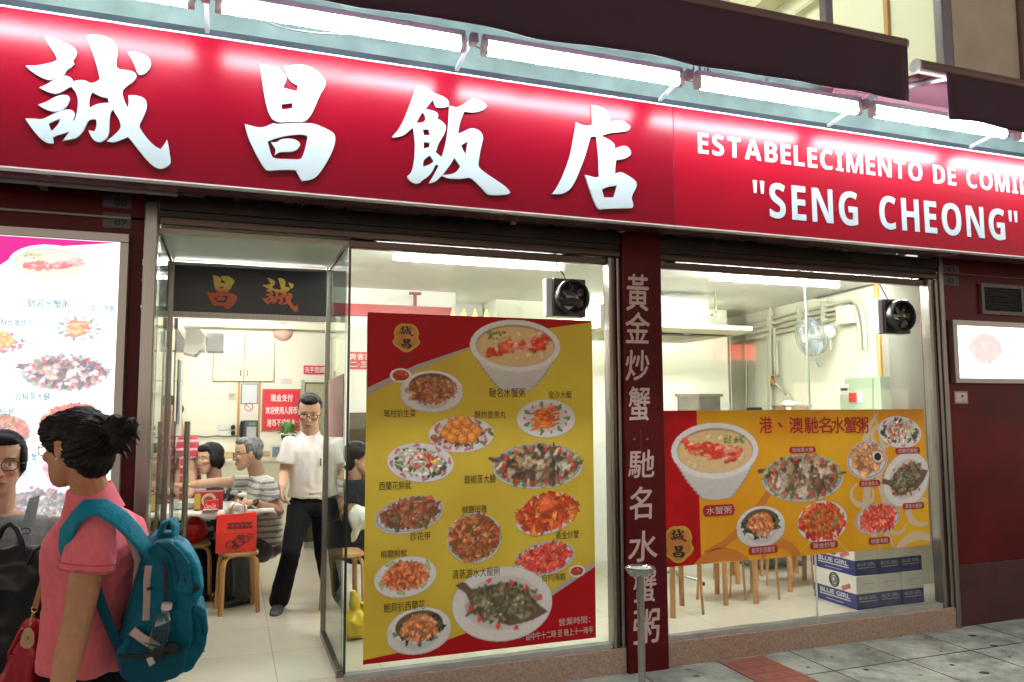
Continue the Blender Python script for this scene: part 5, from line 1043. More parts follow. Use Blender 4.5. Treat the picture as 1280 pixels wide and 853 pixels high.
for i in range(9): z = v1[2]+(v0[2]-v1[2])*(i+.5)/9; MB().obox(((v0[0]+v1[0])/2, 4.582, z), X3, (v1[0]-v0[0])/2, np.array([0, .8, .6]), .012, np.array([0, -.6, .8]), .002).build('slat', mat('vent_slat', (.05, .05, .06), .4), vt)
for a, b in (((v0[0]-.03, 4.575, v0[2]), (v1[0]+.03, 4.599, v0[2]+.03)), ((v0[0]-.03, 4.575, v1[2]-.03), (v1[0]+.03, 4.599, v1[2])), ((v0[0]-.03, 4.575, v1[2]), (v0[0], 4.599, v0[2])), ((v1[0], 4.575, v1[2]), (v1[0]+.03, 4.599, v0[2]))): MB().box(a, b).build('frame', mat('vent_frame', (.12, .10, .11), .4), vt)
st = thing('sticker', 'small white and pink wall sticker below the small lightbox', 'sticker', aty(1201, 497, 4.597)); s0 = aty(1192, 489, 4.597); s1 = aty(1210, 505, 4.597)
MB().box((s0[0], 4.594, s1[2]), (s1[0], 4.599, s0[2])).build('sheet', mat('sticker_pink', (.50, .25, .24), .5), st); MB().box((s0[0]+.012, 4.592, s1[2]+.012), (s1[0]-.012, 4.5938, s0[2]-.012)).build('face', nw, st)
MB().lathe([(.012, 0), (.012, .001)], ((s0[0]+s1[0])/2+.01, 4.5918, (s0[2]+s1[2])/2+.01), 12, (0, -1, 0)).build('dot', rd, st); text('lettering', '小心', mat('ink', (.05, .05, .05), .6), st, ((s0[0]+s1[0])/2+.02, 4.591, (s0[2]+s1[2])/2-.025), X3, Z3, .05, .022)
plate = mat('number_plate', (.085, .06, .06), .4, var=.15, scale=8)
for x0, y0, x1, y1, s, l in [(129, 242, 166, 262, '88', 'upper grey number plate left of the steel post, above plate 89'), (129, 265, 166, 287, '89', 'lower grey number plate 89 above the bright lightbox corner'), (1174, 331, 1199, 343, '41', 'upper faint number plate at the corner of the right maroon wall'), (1174, 344, 1199, 358, '43', 'lower faint number plate at the corner of the right maroon wall')]:
    t = thing('number_plate', l, 'number plate', aty((x0+x1)/2, (y0+y1)/2, 4.617)); yy = 4.612 if x0 < 600 else 4.594; a = aty(x0, y0, yy); b = aty(x1, y1, yy)
    MB().box((a[0], yy, b[2]), (b[0], yy+.006, a[2])).build('plate', plate, t, bevel=.001); text('number', s, mat('dark_numerals', (.012, .012, .012), .5), t, (a[0]*.55+b[0]*.45+.02, yy-.0015, (a[2]+b[2])/2), X3, Z3, (b[0]-a[0])*.42, (a[2]-b[2])*.62, bold=.03)
# exhaust fans set in the glass
def exhaust(px0, py0, px1, py1, label, sd):
    t = thing('exhaust_fan', label, 'exhaust fan', aty((px0+px1)/2, (py0+py1)/2, 4.6)); a = aty(px0, py0, 4.58); b = aty(px1, py1, 4.58); c = (a+b)/2; r = (a[2]-b[2])/2
    c[0] = (a[0]+b[0])/2+.01; bl = mat('fan_black', (.025, .025, .026), .3); wh = mat('fan_white', (.70, .72, .74), .4)
    MB().box((c[0]-r-.02, 4.60, c[2]-r), (c[0]+r, 4.66, c[2]+r)).build('white_case', wh, t, bevel=.005)
    MB().box((c[0]-r+.02, 4.572, c[2]-r*.985), (c[0]+r*.99, 4.598, c[2]+r*.985)).build('front_plate', bl, t, bevel=.003)
    MB().lathe([(r*.93, 0), (r*.93, .05), (r*.86, .062), (r*.78, .055), (r*.78, .01)], (c[0]+.015, 4.572, c[2]), 36, (0, -1, 0)).build('ring', bl, t, smooth=40)
    MB().lathe([(r*.78, .012), (r*.70, .020), (.05, .030), (.03, .045), (.001, .048)], (c[0]+.015, 4.572, c[2]), 30, (0, -1, 0)).build('shutter_disc', mat('shutter_glossy', (.03, .028, .027), .08, coat=1), t, smooth=50)
    mb = MB(); cc = np.array([c[0]+.015, 4.535, c[2]])
    for k in range(5):
        tt = 6.283*k/5+sd; d1 = np.array([math.cos(tt), 0, math.sin(tt)]); d2 = np.array([-math.sin(tt), 0, math.cos(tt)])
        mb.add([cc+d1*.03, cc+d1*r*.68-d2*r*.10+[0, .012, 0], cc+d1*r*.74+d2*r*.22, cc+d1*r*.45+d2*r*.30+[0, -.014, 0], cc+d1*.03+d2*.025], [(0, 1, 2, 3, 4)])
    o = mb.build('blade', mat('blade_dark', (.05, .045, .045), .12, coat=1), t); md = o.modifiers.new('s', 'SOLIDIFY'); md.thickness = .003
    MB().tube([(c[0]+.02, 4.66, c[2]+r), (c[0]+.02, 4.68, c[2]+r+.03), (c[0]-.03, 4.70, 2.68)], .006, 6).build('cable', mat('cable_dark', (.05, .05, .05), .5), t)
exhaust(683, 347, 733, 397, 'round black exhaust fan with a white case at the top right of the tall poster', .3)
exhaust(1097, 373, 1140, 418, 'round black exhaust fan in the top right corner of the wide window', 1.0)
# ================================================================ people
def nz(v): v = np.array(v, float); return v/np.linalg.norm(v)
skin_m = mat_attr('skin', .48, spec=.4, sss=.15, bump=.15, bscale=300)
skin_b = mat_attr('skin_far', .5, spec=.4)
cloth_m = {}
def ring(c, rv, fv, rx, ry, n=24, p=1.0, fb=1.0):
    c = np.array(c, float); out = []
    for k in range(n):
        t = 2*math.pi*k/n; ct, s_ = math.cos(t), math.sin(t)
        out.append(c+rv*rx*math.copysign(abs(ct)**p, ct)+fv*(ry if s_ > 0 else ry*fb)*math.copysign(abs(s_)**p, s_))
    return out
def sleeve(mb, S, E, q, r0, r1):
    S = np.array(S, float); E = np.array(E, float); H = S*(1-q)+E*q; mb.ell(S, r0, r0, r0); mb.tube([S, S*.6+H*.4, S*.15+H*.85, H], [r0, r0*.6+r1*.4, r1*.97, r1], 22)
class Fig:
    def __init__(s, label, loc, vox=.006, skin=(.50, .30, .20), k=1.0, m=None):
        s.t = thing('person', label, 'person', loc); s.b = MB(); s.vox = vox; s.skin = np.array(skin); s.k = k; s.m = m or skin_b; s.heads = []; s.hands = []
    def head(s, c, fwd, up=(0, 0, 1), sc=1.0):
        c = np.array(c, float); f = nz(fwd); u = np.array(up, float); u = nz(u-f*(u@f)); r = np.cross(f, u); s.H = (c, r, f, u, sc)
        L = [(-.119, .012, .072, .050), (-.110, .027, .086, .030), (-.092, .043, .090, .008), (-.066, .056, .088, -.030), (-.036, .064, .087, -.065), (0, .071, .085, -.088), (.03, .074, .090, -.097), (.06, .072, .085, -.097), (.088, .060, .066, -.082), (.107, .038, .036, -.055), (.117, .014, .01, -.018)]
        rings = [ring(c+u*z*sc+f*((a+b_)/2)*sc, r, f, w_*sc, (a-b_)/2*sc, 24, .9) for z, w_, a, b_ in L]; s.b.loft(rings)
        P_ = lambda x, y, z: c+(r*x+f*y+u*z)*sc
        s.b.cone(P_(0, .082, .012), .007*sc, P_(0, .103, -.030), .0115*sc, 10)
        for sg_ in (-1, 1):
            s.b.ell(P_(sg_*.010, .094, -.035), .009*sc, .010*sc, .008*sc, r, f, u, 10, 8)       # nostrils
            s.b.ell(P_(sg_*.034, .070, -.022), .024*sc, .020*sc, .020*sc, r, f, u, 12, 8)       # cheeks
            s.b.ell(P_(sg_*.030, .078, .024), .022*sc, .010*sc, .006*sc, r, f, u, 12, 8)        # brow
            s.b.ell(P_(sg_*.031, .076, .004), .013*sc, .0085*sc, .008*sc, r, f, u, 12, 8)       # lids
            e = P_(sg_*.074, -.008, -.004); s.b.ell(e, .008*sc, .017*sc, .031*sc, nz(r+f*.35*sg_*-1), f, u, 10, 8); s.b.ell(P_(sg_*.076, -.012, .012), .010*sc, .018*sc, .012*sc, r, f, u, 10, 8)
        s.b.ell(P_(0, .089, -.062), .024*sc, .010*sc, .0052*sc, r, f, u, 12, 8); s.b.ell(P_(0, .087, -.073), .020*sc, .010*sc, .0062*sc, r, f, u, 12, 8)
        s.heads.append(s.H); return s
    def neck(s, base, r=.053): c, rr, f, u, sc = s.H; s.b.cone(c-u*.05*sc-f*.028*sc, r*sc, base, r*1.12*sc); s.nb = np.array(base, float); return s
    def torso(s, pel, chest, nb, rv, w=1.0, grow=0, mb=None, belly=0, bust=0, top=True, low=-.10):
        pel, chest, nb = [np.array(q, float) for q in (pel, chest, nb)]; k = s.k; up = nz(chest-pel); rv = nz(rv); fv = nz(np.cross(up, rv)); mb = mb or s.b; g = grow
        s.T = (pel, chest, nb, rv, fv, up)
        h = np.linalg.norm(chest-pel)
        R_ = [(pel+up*low*k, .12*w, .085), (pel+up*low*.5*k, .158*w, .108), (pel, .165*w, .112), (pel+up*h*.33, .148*w, .102+belly), (pel+up*h*.62, .150*w, .108+belly*.7), (pel+up*h*.90+fv*bust*.4, .162*w, .112+bust), (chest+up*.06*k, .172*w, .104+bust*.4), (chest+up*.115*k, .160*w, .082)]
        rings = [ring(c, rv, fv, (a+g)*k*1.0, (b+g)*k, 28, .85) for c, a, b in R_]
        if top: rings.append(ring(nb*.6+(chest+up*.115*k)*.4, rv, fv, (.095+g)*k, (.062+g)*k, 28, .9)); rings.append(ring(nb, rv, fv, (.06+g)*k, (.056+g)*k, 28, .9))
        mb.loft(rings); return s
    def arm(s, S, E, W, r=1.0):
        q = r*s.k; s.b.cone(S, .052*q, E, .040*q); s.b.ell(E, .041*q, .041*q, .041*q); s.b.cone(E, .040*q, np.array(E)*.55+np.array(W)*.45, .039*q); s.b.cone(np.array(E)*.55+np.array(W)*.45, .039*q, W, .027*q); return s
    def hand(s, W, d, n, side=1, curl=.5, sc=1.0, spread=.10):
        """wrist, pointing direction, palm normal (the way the palm faces), thumb side sign"""
        W = np.array(W, float); d = nz(d); n = np.array(n, float); n = nz(n-d*(n@d)); a = np.cross(d, n)*side; k = sc*s.k
        s.b.loft([ring(W+d*t*k, a, n, x*k, y*k, 14, .8) for t, x, y in ((-.02, .024, .019), (.01, .028, .017), (.04, .038, .015), (.07, .041, .014), (.088, .039, .011))])
        for i, (off, L, rr) in enumerate(((.030, .072, .0088), (.010, .080, .009), (-.010, .074, .0086), (-.029, .058, .0076))):
            p = W+(d*.080+a*off)*k; dd = nz(d+a*off*spread*30*.1); ang = curl*.55; c_ = dd.copy()
            for j, f_ in enumerate((.46, .31, .23)):
                c_ = nz(c_*math.cos(ang)+n*math.sin(ang)) if j == 0 else nz(c_*math.cos(ang*1.25)+nz(n-c_*(n@c_))*math.sin(ang*1.25)); q = p+c_*L*f_*k; s.b.cone(p, rr*k*(1-.08*j), q, rr*k*(.94-.08*j), 8); p = q
        p = W+(d*.022+a*.026+n*.006)*k; c_ = nz(d*.62+a*.70+n*.25)
        for j, (L, rr) in enumerate(((.042, .0125), (.032, .0105), (.026, .009))):
            q = p+c_*L*k; s.b.cone(p, rr*k, q, rr*k*.9, 8); p = q; c_ = nz(c_+d*.35+n*.25*curl)
        return s
    def leg(s, Hp, K, A, r=1.0, mb=None, g=0.0, T=None, flare=0):
        q = r*s.k; mb = mb or s.b; Hp, K, A = [np.array(x, float) for x in (Hp, K, A)]
        mb.cone(Hp, (.082+g)*q, K, (.055+g)*q, 18); mb.cone(K, (.055+g)*q, K*.6+A*.4, (.054+g)*q, 16); mb.cone(K*.6+A*.4, (.054+g)*q, A, (.036+g+flare)*q, 16); return s
    def shoe(s, A, fwd, m, up=(0, 0, 1), L=.26, name='shoe', sole=None):
        A = np.array(A, float); f = nz(fwd); u = nz(up); u = nz(u-f*(u@f)); r = np.cross(f, u); k = s.k; mb = MB()
        mb.loft([ring(A+f*x*L*k+u*z*k, r, u, w_*k, h*k, 16, .75) for x, z, w_, h in ((-.28, -.045, .020, .022), (-.24, -.035, .032, .036), (-.05, -.030, .036, .042), (.15, -.040, .038, .034), (.40, -.050, .046, .025), (.60, -.054, .043, .020), (.71, -.058, .025, .014), (.74, -.060, .008, .006))])
        mb.cone(A+u*.03*k, .042*k, A-u*.02*k, .044*k); me = remesh(mb, .006, 3); o = mesh_obj(name, me, m, s.t)
        so = MB().loft([ring(A+f*x*L*k-u*.074*k, r, u, w_*k, .008*k, 16, .7) for x, w_ in ((-.30, .015), (-.26, .032), (0, .038), (.40, .049), (.62, .045), (.74, .022))]).build('sole', sole or mat('shoe_sole', (.03, .03, .03), .6), o, smooth=60); return o
    def finish(s, name='body', lips=(.42, .15, .12), brow=(.05, .03, .025), blush=.10, cover=None):
        me = remesh(s.b, s.vox, 2, .5); v = getv(me); N_ = len(v); col = np.tile(s.skin, (N_, 1)); col *= (1+.20*npnoise(v, 9)+.12*npnoise(v, 40, 3)+.14*npnoise(v, 130, 6))[:, None]; col *= 1+npnoise(v, 22, 12)[:, None]*np.array([.06, -.06, -.10])
        for (c, r, f, u, sc) in s.heads:
            q = (v-c)/sc; x = q@r; y = q@f; z = q@u; nr = (np.abs(x) < .09) & (np.abs(z) < .14) & (y > .03)
            n_ = np.zeros(N_); 
            for sg_ in (-1, 1):    # eye sockets pressed in
                g = np.exp(-(((x-sg_*.031)/.016)**2+((z-.012)/.010)**2))*nr; n_ += g*.0035; g2 = np.exp(-(((x-sg_*.015)/.007)**2+((z-.004)/.012)**2))*nr; n_ += g2*.003
            g = np.exp(-((x/.03)**2+((z+.088)/.008)**2))*nr; n_ += g*.003
            v = v-np.outer(n_*sc, f)
            def mix(m_, cc, a=1): nonlocal col; w_ = (np.clip(m_, 0, 1)*a)[:, None]; col = col*(1-w_)+np.array(cc)*w_
            for sg_ in (-1, 1):
                mix(np.exp(-(((x-sg_*.040)/.022)**2+((z+.025)/.02)**2))*nr, s.skin*np.array([1.15, .80, .75]), blush*4)
                ex = (x-sg_*.031)/.0145; ez = (z-.003)/.0062; e_ = ex**2+ez**2
                mix((np.abs(ex) < 1.12)*np.clip(2.2-np.abs(z-.003-.0062*np.sqrt(np.clip(1-ex**2, 0, 1)))/.0016, 0, 1)*nr, (.03, .02, .018)); mix(np.clip((1-e_)*4, 0, 1)*nr, (.55, .52, .48)); ir = ((x-sg_*.031)/.0062)**2+((z-.0035)/.0062)**2
                mix(np.clip((1-ir)*4, 0, 1)*(e_ < 1)*nr, (.02, .012, .01))
                bz = .022+.004*np.sin(np.clip((x*sg_-.012)/.04, 0, 1)*3.1); mix(np.clip((1-((x*sg_-.032)/.021)**2)*3, 0, 1)*np.clip(2.2-np.abs(z-bz)/.0022, 0, 1)*nr, brow, .8)
                mix(np.exp(-(((x-sg_*.008)/.004)**2+((z+.043)/.003)**2))*nr, s.skin*.3, .8)
            lw_ = np.sqrt(np.clip(1-(x/.024)**2, 0, 1)); mix((np.clip(1.6-np.abs(z+.067)/(.0088*lw_+1e-4), 0, 1))*(np.abs(x) < .024)*nr, lips, .8); mix(np.clip(1.5-np.abs(z+.067)/.0014, 0, 1)*(np.abs(x) < .021)*nr, (.12, .04, .035), .8)
        putv(me, v); o = mesh_obj(name, me, s.m, s.t); setcol(me, np.clip(col, 0, 1)); s.body = o; return o
    def cloth(s, name, mb, m, vox=.008, wr=.006, colf=None, seed=1, dirn=None, it=3, sc_=(1, 1, .45), fr=14, fold=0):
        me = remesh(mb, vox, it); v = getv(me); n = getn(me); q = v*np.array(sc_)
        d = npnoise(q, fr, seed)*1.0+npnoise(q, fr*2.3, seed+5)*.45
        rdg = (1-np.abs(npnoise(q+.3*npnoise(v, 6, 9)[:, None], fr*.8, seed+11))*4)*.5
        putv(me, v+n*((d+rdg*.5)*wr)[:, None]); o = mesh_obj(name, me, m, s.t)
        if colf is not None: setcol(me, colf(v))
        return o
    def hair(s, ells, m, vox=.005, amp=.004, flow=(0, 0, 1), seed=3, fr=60, name='hair', cones=(), bun=None):
        c, r, f, u, sc = s.H; mb = MB(); Pq = lambda p: c+(r*p[0]+f*p[1]+u*p[2])*sc
        for p, rx, ry, rz in ells: mb.ell(Pq(p), rx*sc, ry*sc, rz*sc, r, f, u, 20, 14)
        for a, ra, b_, rb_ in cones: mb.cone(Pq(a), ra*sc, Pq(b_), rb_*sc)
        me = remesh(mb, vox, 1); v = getv(me); n = getn(me); q = np.stack([(v-c)@r, (v-c)@f, (v-c)@u], 1); fl = nz(flow); par = q@fl; q2_ = q-np.outer(par, fl)*.85
        dd = npnoise(q2_, fr, seed)+.6*npnoise(q2_, fr*2.2, seed+1)+.5*npnoise(q, 22, seed+2)
        if bun is not None:      # strands combed towards the bun
            b_ = q-np.array(bun); az_ = np.arctan2(b_[:, 0], b_[:, 2]); rr_ = np.linalg.norm(b_, axis=1); ws = np.stack([np.cos(az_), np.sin(az_), rr_*1.6], 1)
            dd = npnoise(ws, 17, seed)*1.0+npnoise(ws, 38, seed+1)*.9+npnoise(ws, 7, seed+2)*.8
        putv(me, v+n*(dd*amp)[:, None]); return mesh_obj(name, me, m, s.t)
    def glasses(s, m, rw=.024, rh=.016, z=.003, y=.100, rim=.0016, lens=True):
        c, r, f, u, sc = s.H; Pq = lambda a, b_, d_: c+(r*a+f*b_+u*d_)*sc; mb = MB(); lm = MB()
        for sg_ in (-1, 1):
            loop = [Pq(sg_*.033+rw*math.copysign(abs(math.cos(t))**.7, math.cos(t)), y-.006*abs(math.cos(t)) if math.cos(t)*sg_ > 0 else y, z+rh*math.copysign(abs(math.sin(t))**.7, math.sin(t))) for t in np.linspace(0, 6.283, 25)]
            mb.tube(loop, rim*sc, 6, cap=False); lm.add([p-f*.0005 for p in loop[:-1]], [tuple(range(24))])
            mb.tube([Pq(sg_*(.033+rw), y-.006, z+.006), Pq(sg_*.077, y-.03, z+.006), Pq(sg_*.078, -.012, z+.008), Pq(sg_*.076, -.03, z-.012)], rim*sc, 6)
        mb.tube([Pq(-.033+rw, y, z+.003), Pq(0, y+.004, z+.006), Pq(.033-rw, y, z+.003)], rim*sc, 6)
        o = mb.build('glasses', m, s.t, smooth=True)
        if lens: l_ = lm.build('lens', mat_glass('spectacle_lens', (.97, .98, .98)), o)
        return o
hair_b = mat('black_hair', (.007, .005, .005), .5, var=.5, scale=60, spec=.22, bump=.6, bscale=160, stretch=(1, 1, .25))
hair_g = mat('grey_hair', (.16, .16, .16), .5, col2=(.035, .035, .04), scale=40, bump=.5, bscale=150)
frame_b = mat('dark_spectacle_frame', (.02, .02, .025), .25); frame_s = mat('silver_spectacle_frame', (.45, .45, .45), .2, metal=1)
def cl(name, c, rough=.85, **k): return mat(name, c, rough, sheen=k.pop('sheen', .25), bump=k.pop('bump', .3), bscale=k.pop('bscale', 500), **k)
# ---------------------------------------------------------------- woman in the pink polo shirt (foreground)
G = lambda px, py, d: atd(px, py, d)
w1 = Fig('woman in pink polo shirt seen from behind, wearing a teal backpack', atz(105, 1190, 0)*[1, 1, 0], .0042, (.53, .265, .145), .98, skin_m)
az = math.radians(-64); fw = np.array([math.sin(az), math.cos(az), 0]); rv = np.array([fw[1], -fw[0], 0])
azh = math.radians(-52); hf_ = np.array([math.sin(azh), math.cos(azh), -.10])
w1.head(G(96, 559, 2.44), hf_, (0.02, 0, 1), 1.02); nb = G(116, 616, 2.48); w1.neck(nb-[0, 0, .03], .050)
pel = G(112, 858, 2.53); ch = G(122, 696, 2.52)
w1.torso(pel, ch, nb-[0, 0, .035], rv, .93, -.012)
SL = G(118, 664, 2.345); EL = G(97, 775, 2.30); WL = G(72, 880, 2.22)
SR = G(112, 668, 2.68); ER = G(74, 775, 2.76); WR = G(40, 850, 2.66)
w1.arm(SL, EL, WL, 1.06); w1.arm(SR, ER, WR, 1.0)
w1.hand(WL, nz(WL-EL), nz(rv), 1, .8, .95); w1.hand(WR, nz(WR-ER), -rv, -1, .9, .95)
hipL = pel-rv*.085-[0, 0, .03]; hipR = pel+rv*.085-[0, 0, .03]
kL = hipL+fw*.03-[0, 0, .40]; kR = hipR+fw*.06-[0, 0, .40]; aL = np.array([kL[0], kL[1], .085])-fw*.05; aR = np.array([kR[0], kR[1], .085])-fw*.02
w1.leg(hipL, kL, aL, .95); w1.leg(hipR, kR, aR, .95)
w1.finish(lips=(.35, .12, .10))
pink = cl('pink_jersey', (.84, .17, .22), .85, sheen=.05, var=.08, scale=60, bump=.22, bscale=24, bdist=.014, stretch=(1, 1, .55))
mb = MB(); w1.torso(pel+[0, 0, .085], ch, nb-[0, 0, .02], rv, 1.0, .014, mb=mb, belly=.018, bust=.008, low=-.015)
for S, E, q in ((SL, EL, .44), (SR, ER, .44)): sleeve(mb, S, E, q, .066, .077)
ob = w1.cloth('polo_shirt', mb, pink, .006, .015, seed=4, fr=15, sc_=(1, 1, .55))
mb = MB(); cr = nz(np.cross(fw, [0, 0, 1.]))
for k in range(20):
    pass
rings = []
for zz, a, b_, o_ in ((-.035, .078, .074, .0), (-.005, .066, .064, -.004), (.030, .060, .060, -.012), (.034, .064, .064, -.012), (-.002, .074, .074, -.004), (-.045, .092, .090, .004)):
    rings.append(ring(nb+np.array([0, 0, zz])-fw*o_+fw*(-.0+zz*.0), rv, fw, a, b_, 30, .95))
for rg in rings:      # collar dips towards the throat
    for i in range(30): rg[i] = rg[i]-np.array([0, 0, .028])*max(0, float((rg[i]-nb)@fw)/.07)
ob2 = mb.loft(rings).build('collar', pink, w1.t, smooth=70); 
pants_k = cl('black_trousers', (.008, .008, .010), .9, sheen=0, spec=.15)
mb = MB(); w1.torso(pel-[0, 0, .03], pel+[0, 0, .06], pel+[0, 0, .1], rv, .98, .006, mb=mb, top=False)
w1.leg(hipL, kL, aL, .95, mb, .016, flare=.01); w1.leg(hipR, kR, aR, .95, mb, .016, flare=.01); w1.cloth('trousers', mb, pants_k, .009, .006, seed=8)
for A_ in (aL, aR): w1.shoe(A_, fw, mat('dark_shoe', (.03, .03, .035), .5))
w1.hair([((0, -.012, .030), .086, .104, .094), ((0, -.045, .0), .082, .072, .085), ((0, -.066, -.045), .066, .048, .056), ((0, -.085, .02), .078, .052, .075), ((.045, .035, .05), .042, .050, .055), ((-.045, .035, .05), .042, .050, .055), ((0, .05, .082), .05, .045, .035), ((-.062, .012, .022), .022, .045, .038), ((.062, .012, .022), .022, .045, .038), ((0, -.118, .040), .034, .045, .034)], hair_b, .0038, .0075, (0, 1, -.1), 3, 70, bun=(0, -.13, .04))
w1.hair([((0, -.155, .032), .038, .038, .042), ((.010, -.175, .020), .030, .030, .035), ((-.010, -.172, .0), .026, .027, .030), ((0, -.155, .062), .026, .030, .024), ((.005, -.205, .045), .02, .024, .028)], hair_b, .0036, .009, (0, .3, 1), 7, 60, name='hair_bun', cones=[((0, -.15, .0), .016, (.01, -.185, -.055), .006), ((.0, -.18, -.01), .014, (-.01, -.215, -.035), .005), ((0, -.2, .04), .012, (.01, -.235, .0), .004), ((0, -.17, .06), .012, (.0, -.205, .085), .004)])
mb = MB(); rs_ = random.Random(31); c, r_, f_, u_, sc = w1.H      # loose hairs at the nape, the bun and the hairline
for k in range(60, 115):
    if k < 60: a = rs_.uniform(-1, 1); p = np.array([.075*a, -.085-.02*rs_.random(), -.05-.03*rs_.random()]); d = np.array([rs_.uniform(-.3, .3), rs_.uniform(-.6, .3), -1])
    else: a = rs_.uniform(0, 6.28); e = rs_.uniform(-1, 1); n_ = np.array([math.cos(a)*math.cos(e), -abs(math.sin(a))*math.cos(e), math.sin(e)]); p = np.array([0, -.175, .025])+n_*.036; d = n_+np.array([rs_.uniform(-.8, .8) for _ in range(3)])
    d = nz(d); L = rs_.uniform(.012, .026); b2 = np.array([rs_.uniform(-1, 1) for _ in range(3)])*.012
    mb.tube([c+(r_*v_[0]+f_*v_[1]+u_*v_[2])*sc for v_ in (p, p+d*L*.5+b2, p+d*L+b2*1.5)], [.0011, .0009, .0004], 4)
mb.build('loose_hair', hair_b, w1.t)
w1.glasses(frame_s, .025, .017, .0, .096, .0016)
c, r_, f_, u_, sc = w1.H; MB().ell(c+(-r_*.082-f_*.010-u_*.034)*sc, .005, .005, .005, n=10, m=8).build('earring', mat('pearl', (.75, .70, .64), .15), w1.t, smooth=True)

for S, E, q in ((SL, EL, .44),):
    S = np.array(S); E = np.array(E); dr = nz(E-S); a1 = nz(np.cross(dr, Z3)); b1 = np.cross(dr, a1); H = S*(1-q)+E*q
    for off, rr in ((-.022, .0785), (-.003, .0800)): MB().tube([H+dr*off+rr*(a1*math.cos(t)+b1*math.sin(t)) for t in np.linspace(0, 6.283, 41)], .0016, 5, cap=False).build('hem_stitching', mat('dark_pink_thread', (.55, .09, .13), .8), w1.t, smooth=True)
# ---------------------------------------------------------------- teal backpack on her back
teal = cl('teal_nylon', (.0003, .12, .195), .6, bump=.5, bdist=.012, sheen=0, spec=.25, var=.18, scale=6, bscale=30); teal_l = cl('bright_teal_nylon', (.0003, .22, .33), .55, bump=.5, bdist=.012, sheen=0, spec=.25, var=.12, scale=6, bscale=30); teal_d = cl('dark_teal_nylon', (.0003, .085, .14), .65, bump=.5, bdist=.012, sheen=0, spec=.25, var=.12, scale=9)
hd_ = nz([*ray(195, 760)[:2], 0])
bp = thing('backpack', 'bulging teal backpack with pale reflective strips and a bottle in its side pocket', 'backpack', G(200, 760, 2.45))
def bagpiece(name, prof, d0, d1, m, it=14, vox=.006, wr=.006, seed=2, inset=.0, fr=13):
    n = len(prof); mb = MB(); rings = []
    cx_, cy_ = np.mean([p[0] for p in prof]), np.mean([p[1] for p in prof])
    for t in np.linspace(0, 1, 7):
        e = 1-inset*(2*t-1)**2; rings.append([G(cx_+(x-cx_)*e, cy_+(y-cy_)*e, 2.40)*1+hd_*(d0+(d1-d0)*t) for x, y in prof])
    mb.loft(rings); me = remesh(mb, vox, it, .6); v = getv(me); nn = getn(me); putv(me, v+nn*((npnoise(v*[1, 1, .6], fr, seed)+.5*npnoise(v, fr*2.6, seed+2)+.55*(1-np.abs(npnoise(v*[1, 1, .5]+.2*npnoise(v, 8, 4)[:, None], fr*1.3, seed+7))*4))*wr*1.25)[:, None]); return mesh_obj(name, me, m, bp)
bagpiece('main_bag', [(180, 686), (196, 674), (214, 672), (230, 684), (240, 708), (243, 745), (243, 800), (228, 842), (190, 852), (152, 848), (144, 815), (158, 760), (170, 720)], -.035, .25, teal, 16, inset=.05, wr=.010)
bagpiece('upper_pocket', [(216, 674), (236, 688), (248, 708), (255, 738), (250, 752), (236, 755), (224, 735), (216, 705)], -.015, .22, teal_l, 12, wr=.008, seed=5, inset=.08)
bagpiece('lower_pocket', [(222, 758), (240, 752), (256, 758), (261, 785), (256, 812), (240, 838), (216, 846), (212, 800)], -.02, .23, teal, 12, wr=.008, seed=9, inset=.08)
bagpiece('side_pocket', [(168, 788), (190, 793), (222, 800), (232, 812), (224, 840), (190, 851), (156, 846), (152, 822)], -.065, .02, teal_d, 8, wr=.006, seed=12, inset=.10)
pale = mat('reflective_strip', (.48, .36, .33), .35, var=.10, scale=30)
def strip(name, pts, w_, m, dd=-.05, th=.004, par=bp):
    L = [G(x, y, 2.40)+hd_*dd for x, y in pts]; return MB().ribbon(L, [-hd_]*len(L), w_, th).build(name, m, par, smooth=60)
strip('reflective_strip', [(186, 704), (184, 722), (184, 745), (183, 771)], .021, pale, -.043)
strip('reflective_strip', [(166, 781), (178, 790), (198, 802)], .026, pale, -.072)
strip('reflective_strip', [(187, 813), (191, 822)], .018, mat('buckle_pale', (.55, .50, .46), .4), -.076)
blk = mat('black_webbing', (.015, .015, .016), .6, bump=.3, bscale=400)
strip('strap', [(184, 733), (190, 731)], .008, blk, -.047); strip('compression_strap', [(150, 812), (180, 812), (200, 808), (222, 800)], .012, blk, -.075)
for x, y, dd in ((198, 808, -.08), (215, 803, -.076)): c = G(x, y, 2.40)+hd_*dd; MB().obox(c, CR, .013, hd_, .006, CU, .018).obox(c, CR, .018, hd_, .004, CU, .008).build('buckle', black, bp, bevel=.003)
c = G(241, 735, 2.40)-hd_*.02; MB().obox(c, nz(CR+CU*.7), .022, hd_, .008, nz(CU-CR*.7), .010).build('buckle', black, bp, bevel=.003); c = G(233, 731, 2.40)-hd_*.026; MB().obox(c, nz(CR*.5+CU), .016, hd_, .004, nz(CU*.5-CR), .007).build('buckle_tab', pale, bp, bevel=.002)
for pts, dd in (([(196, 676), (214, 690), (222, 715), (220, 760)], -.037), ([(218, 755), (236, 758), (250, 770), (252, 790)], -.025), ([(222, 690), (236, 708), (243, 738)], -.02)):
    L = [G(x, y, 2.40)+hd_*dd for x, y in pts]; MB().tube(L, .0035, 6).build('zip', teal_d, bp, smooth=True)
MB().ribbon([G(x, y, 2.47) for x, y in ((200, 682), (201, 666), (206, 653), (215, 650), (220, 657), (219, 668), (216, 682))], [nz(CR*(x-210)+CU*(668-y)+hd_*.01) for x, y in ((200, 682), (201, 666), (206, 653), (215, 650), (220, 657), (219, 668), (216, 682))], .045, .012).build('handle', teal_l, bp, smooth=60)
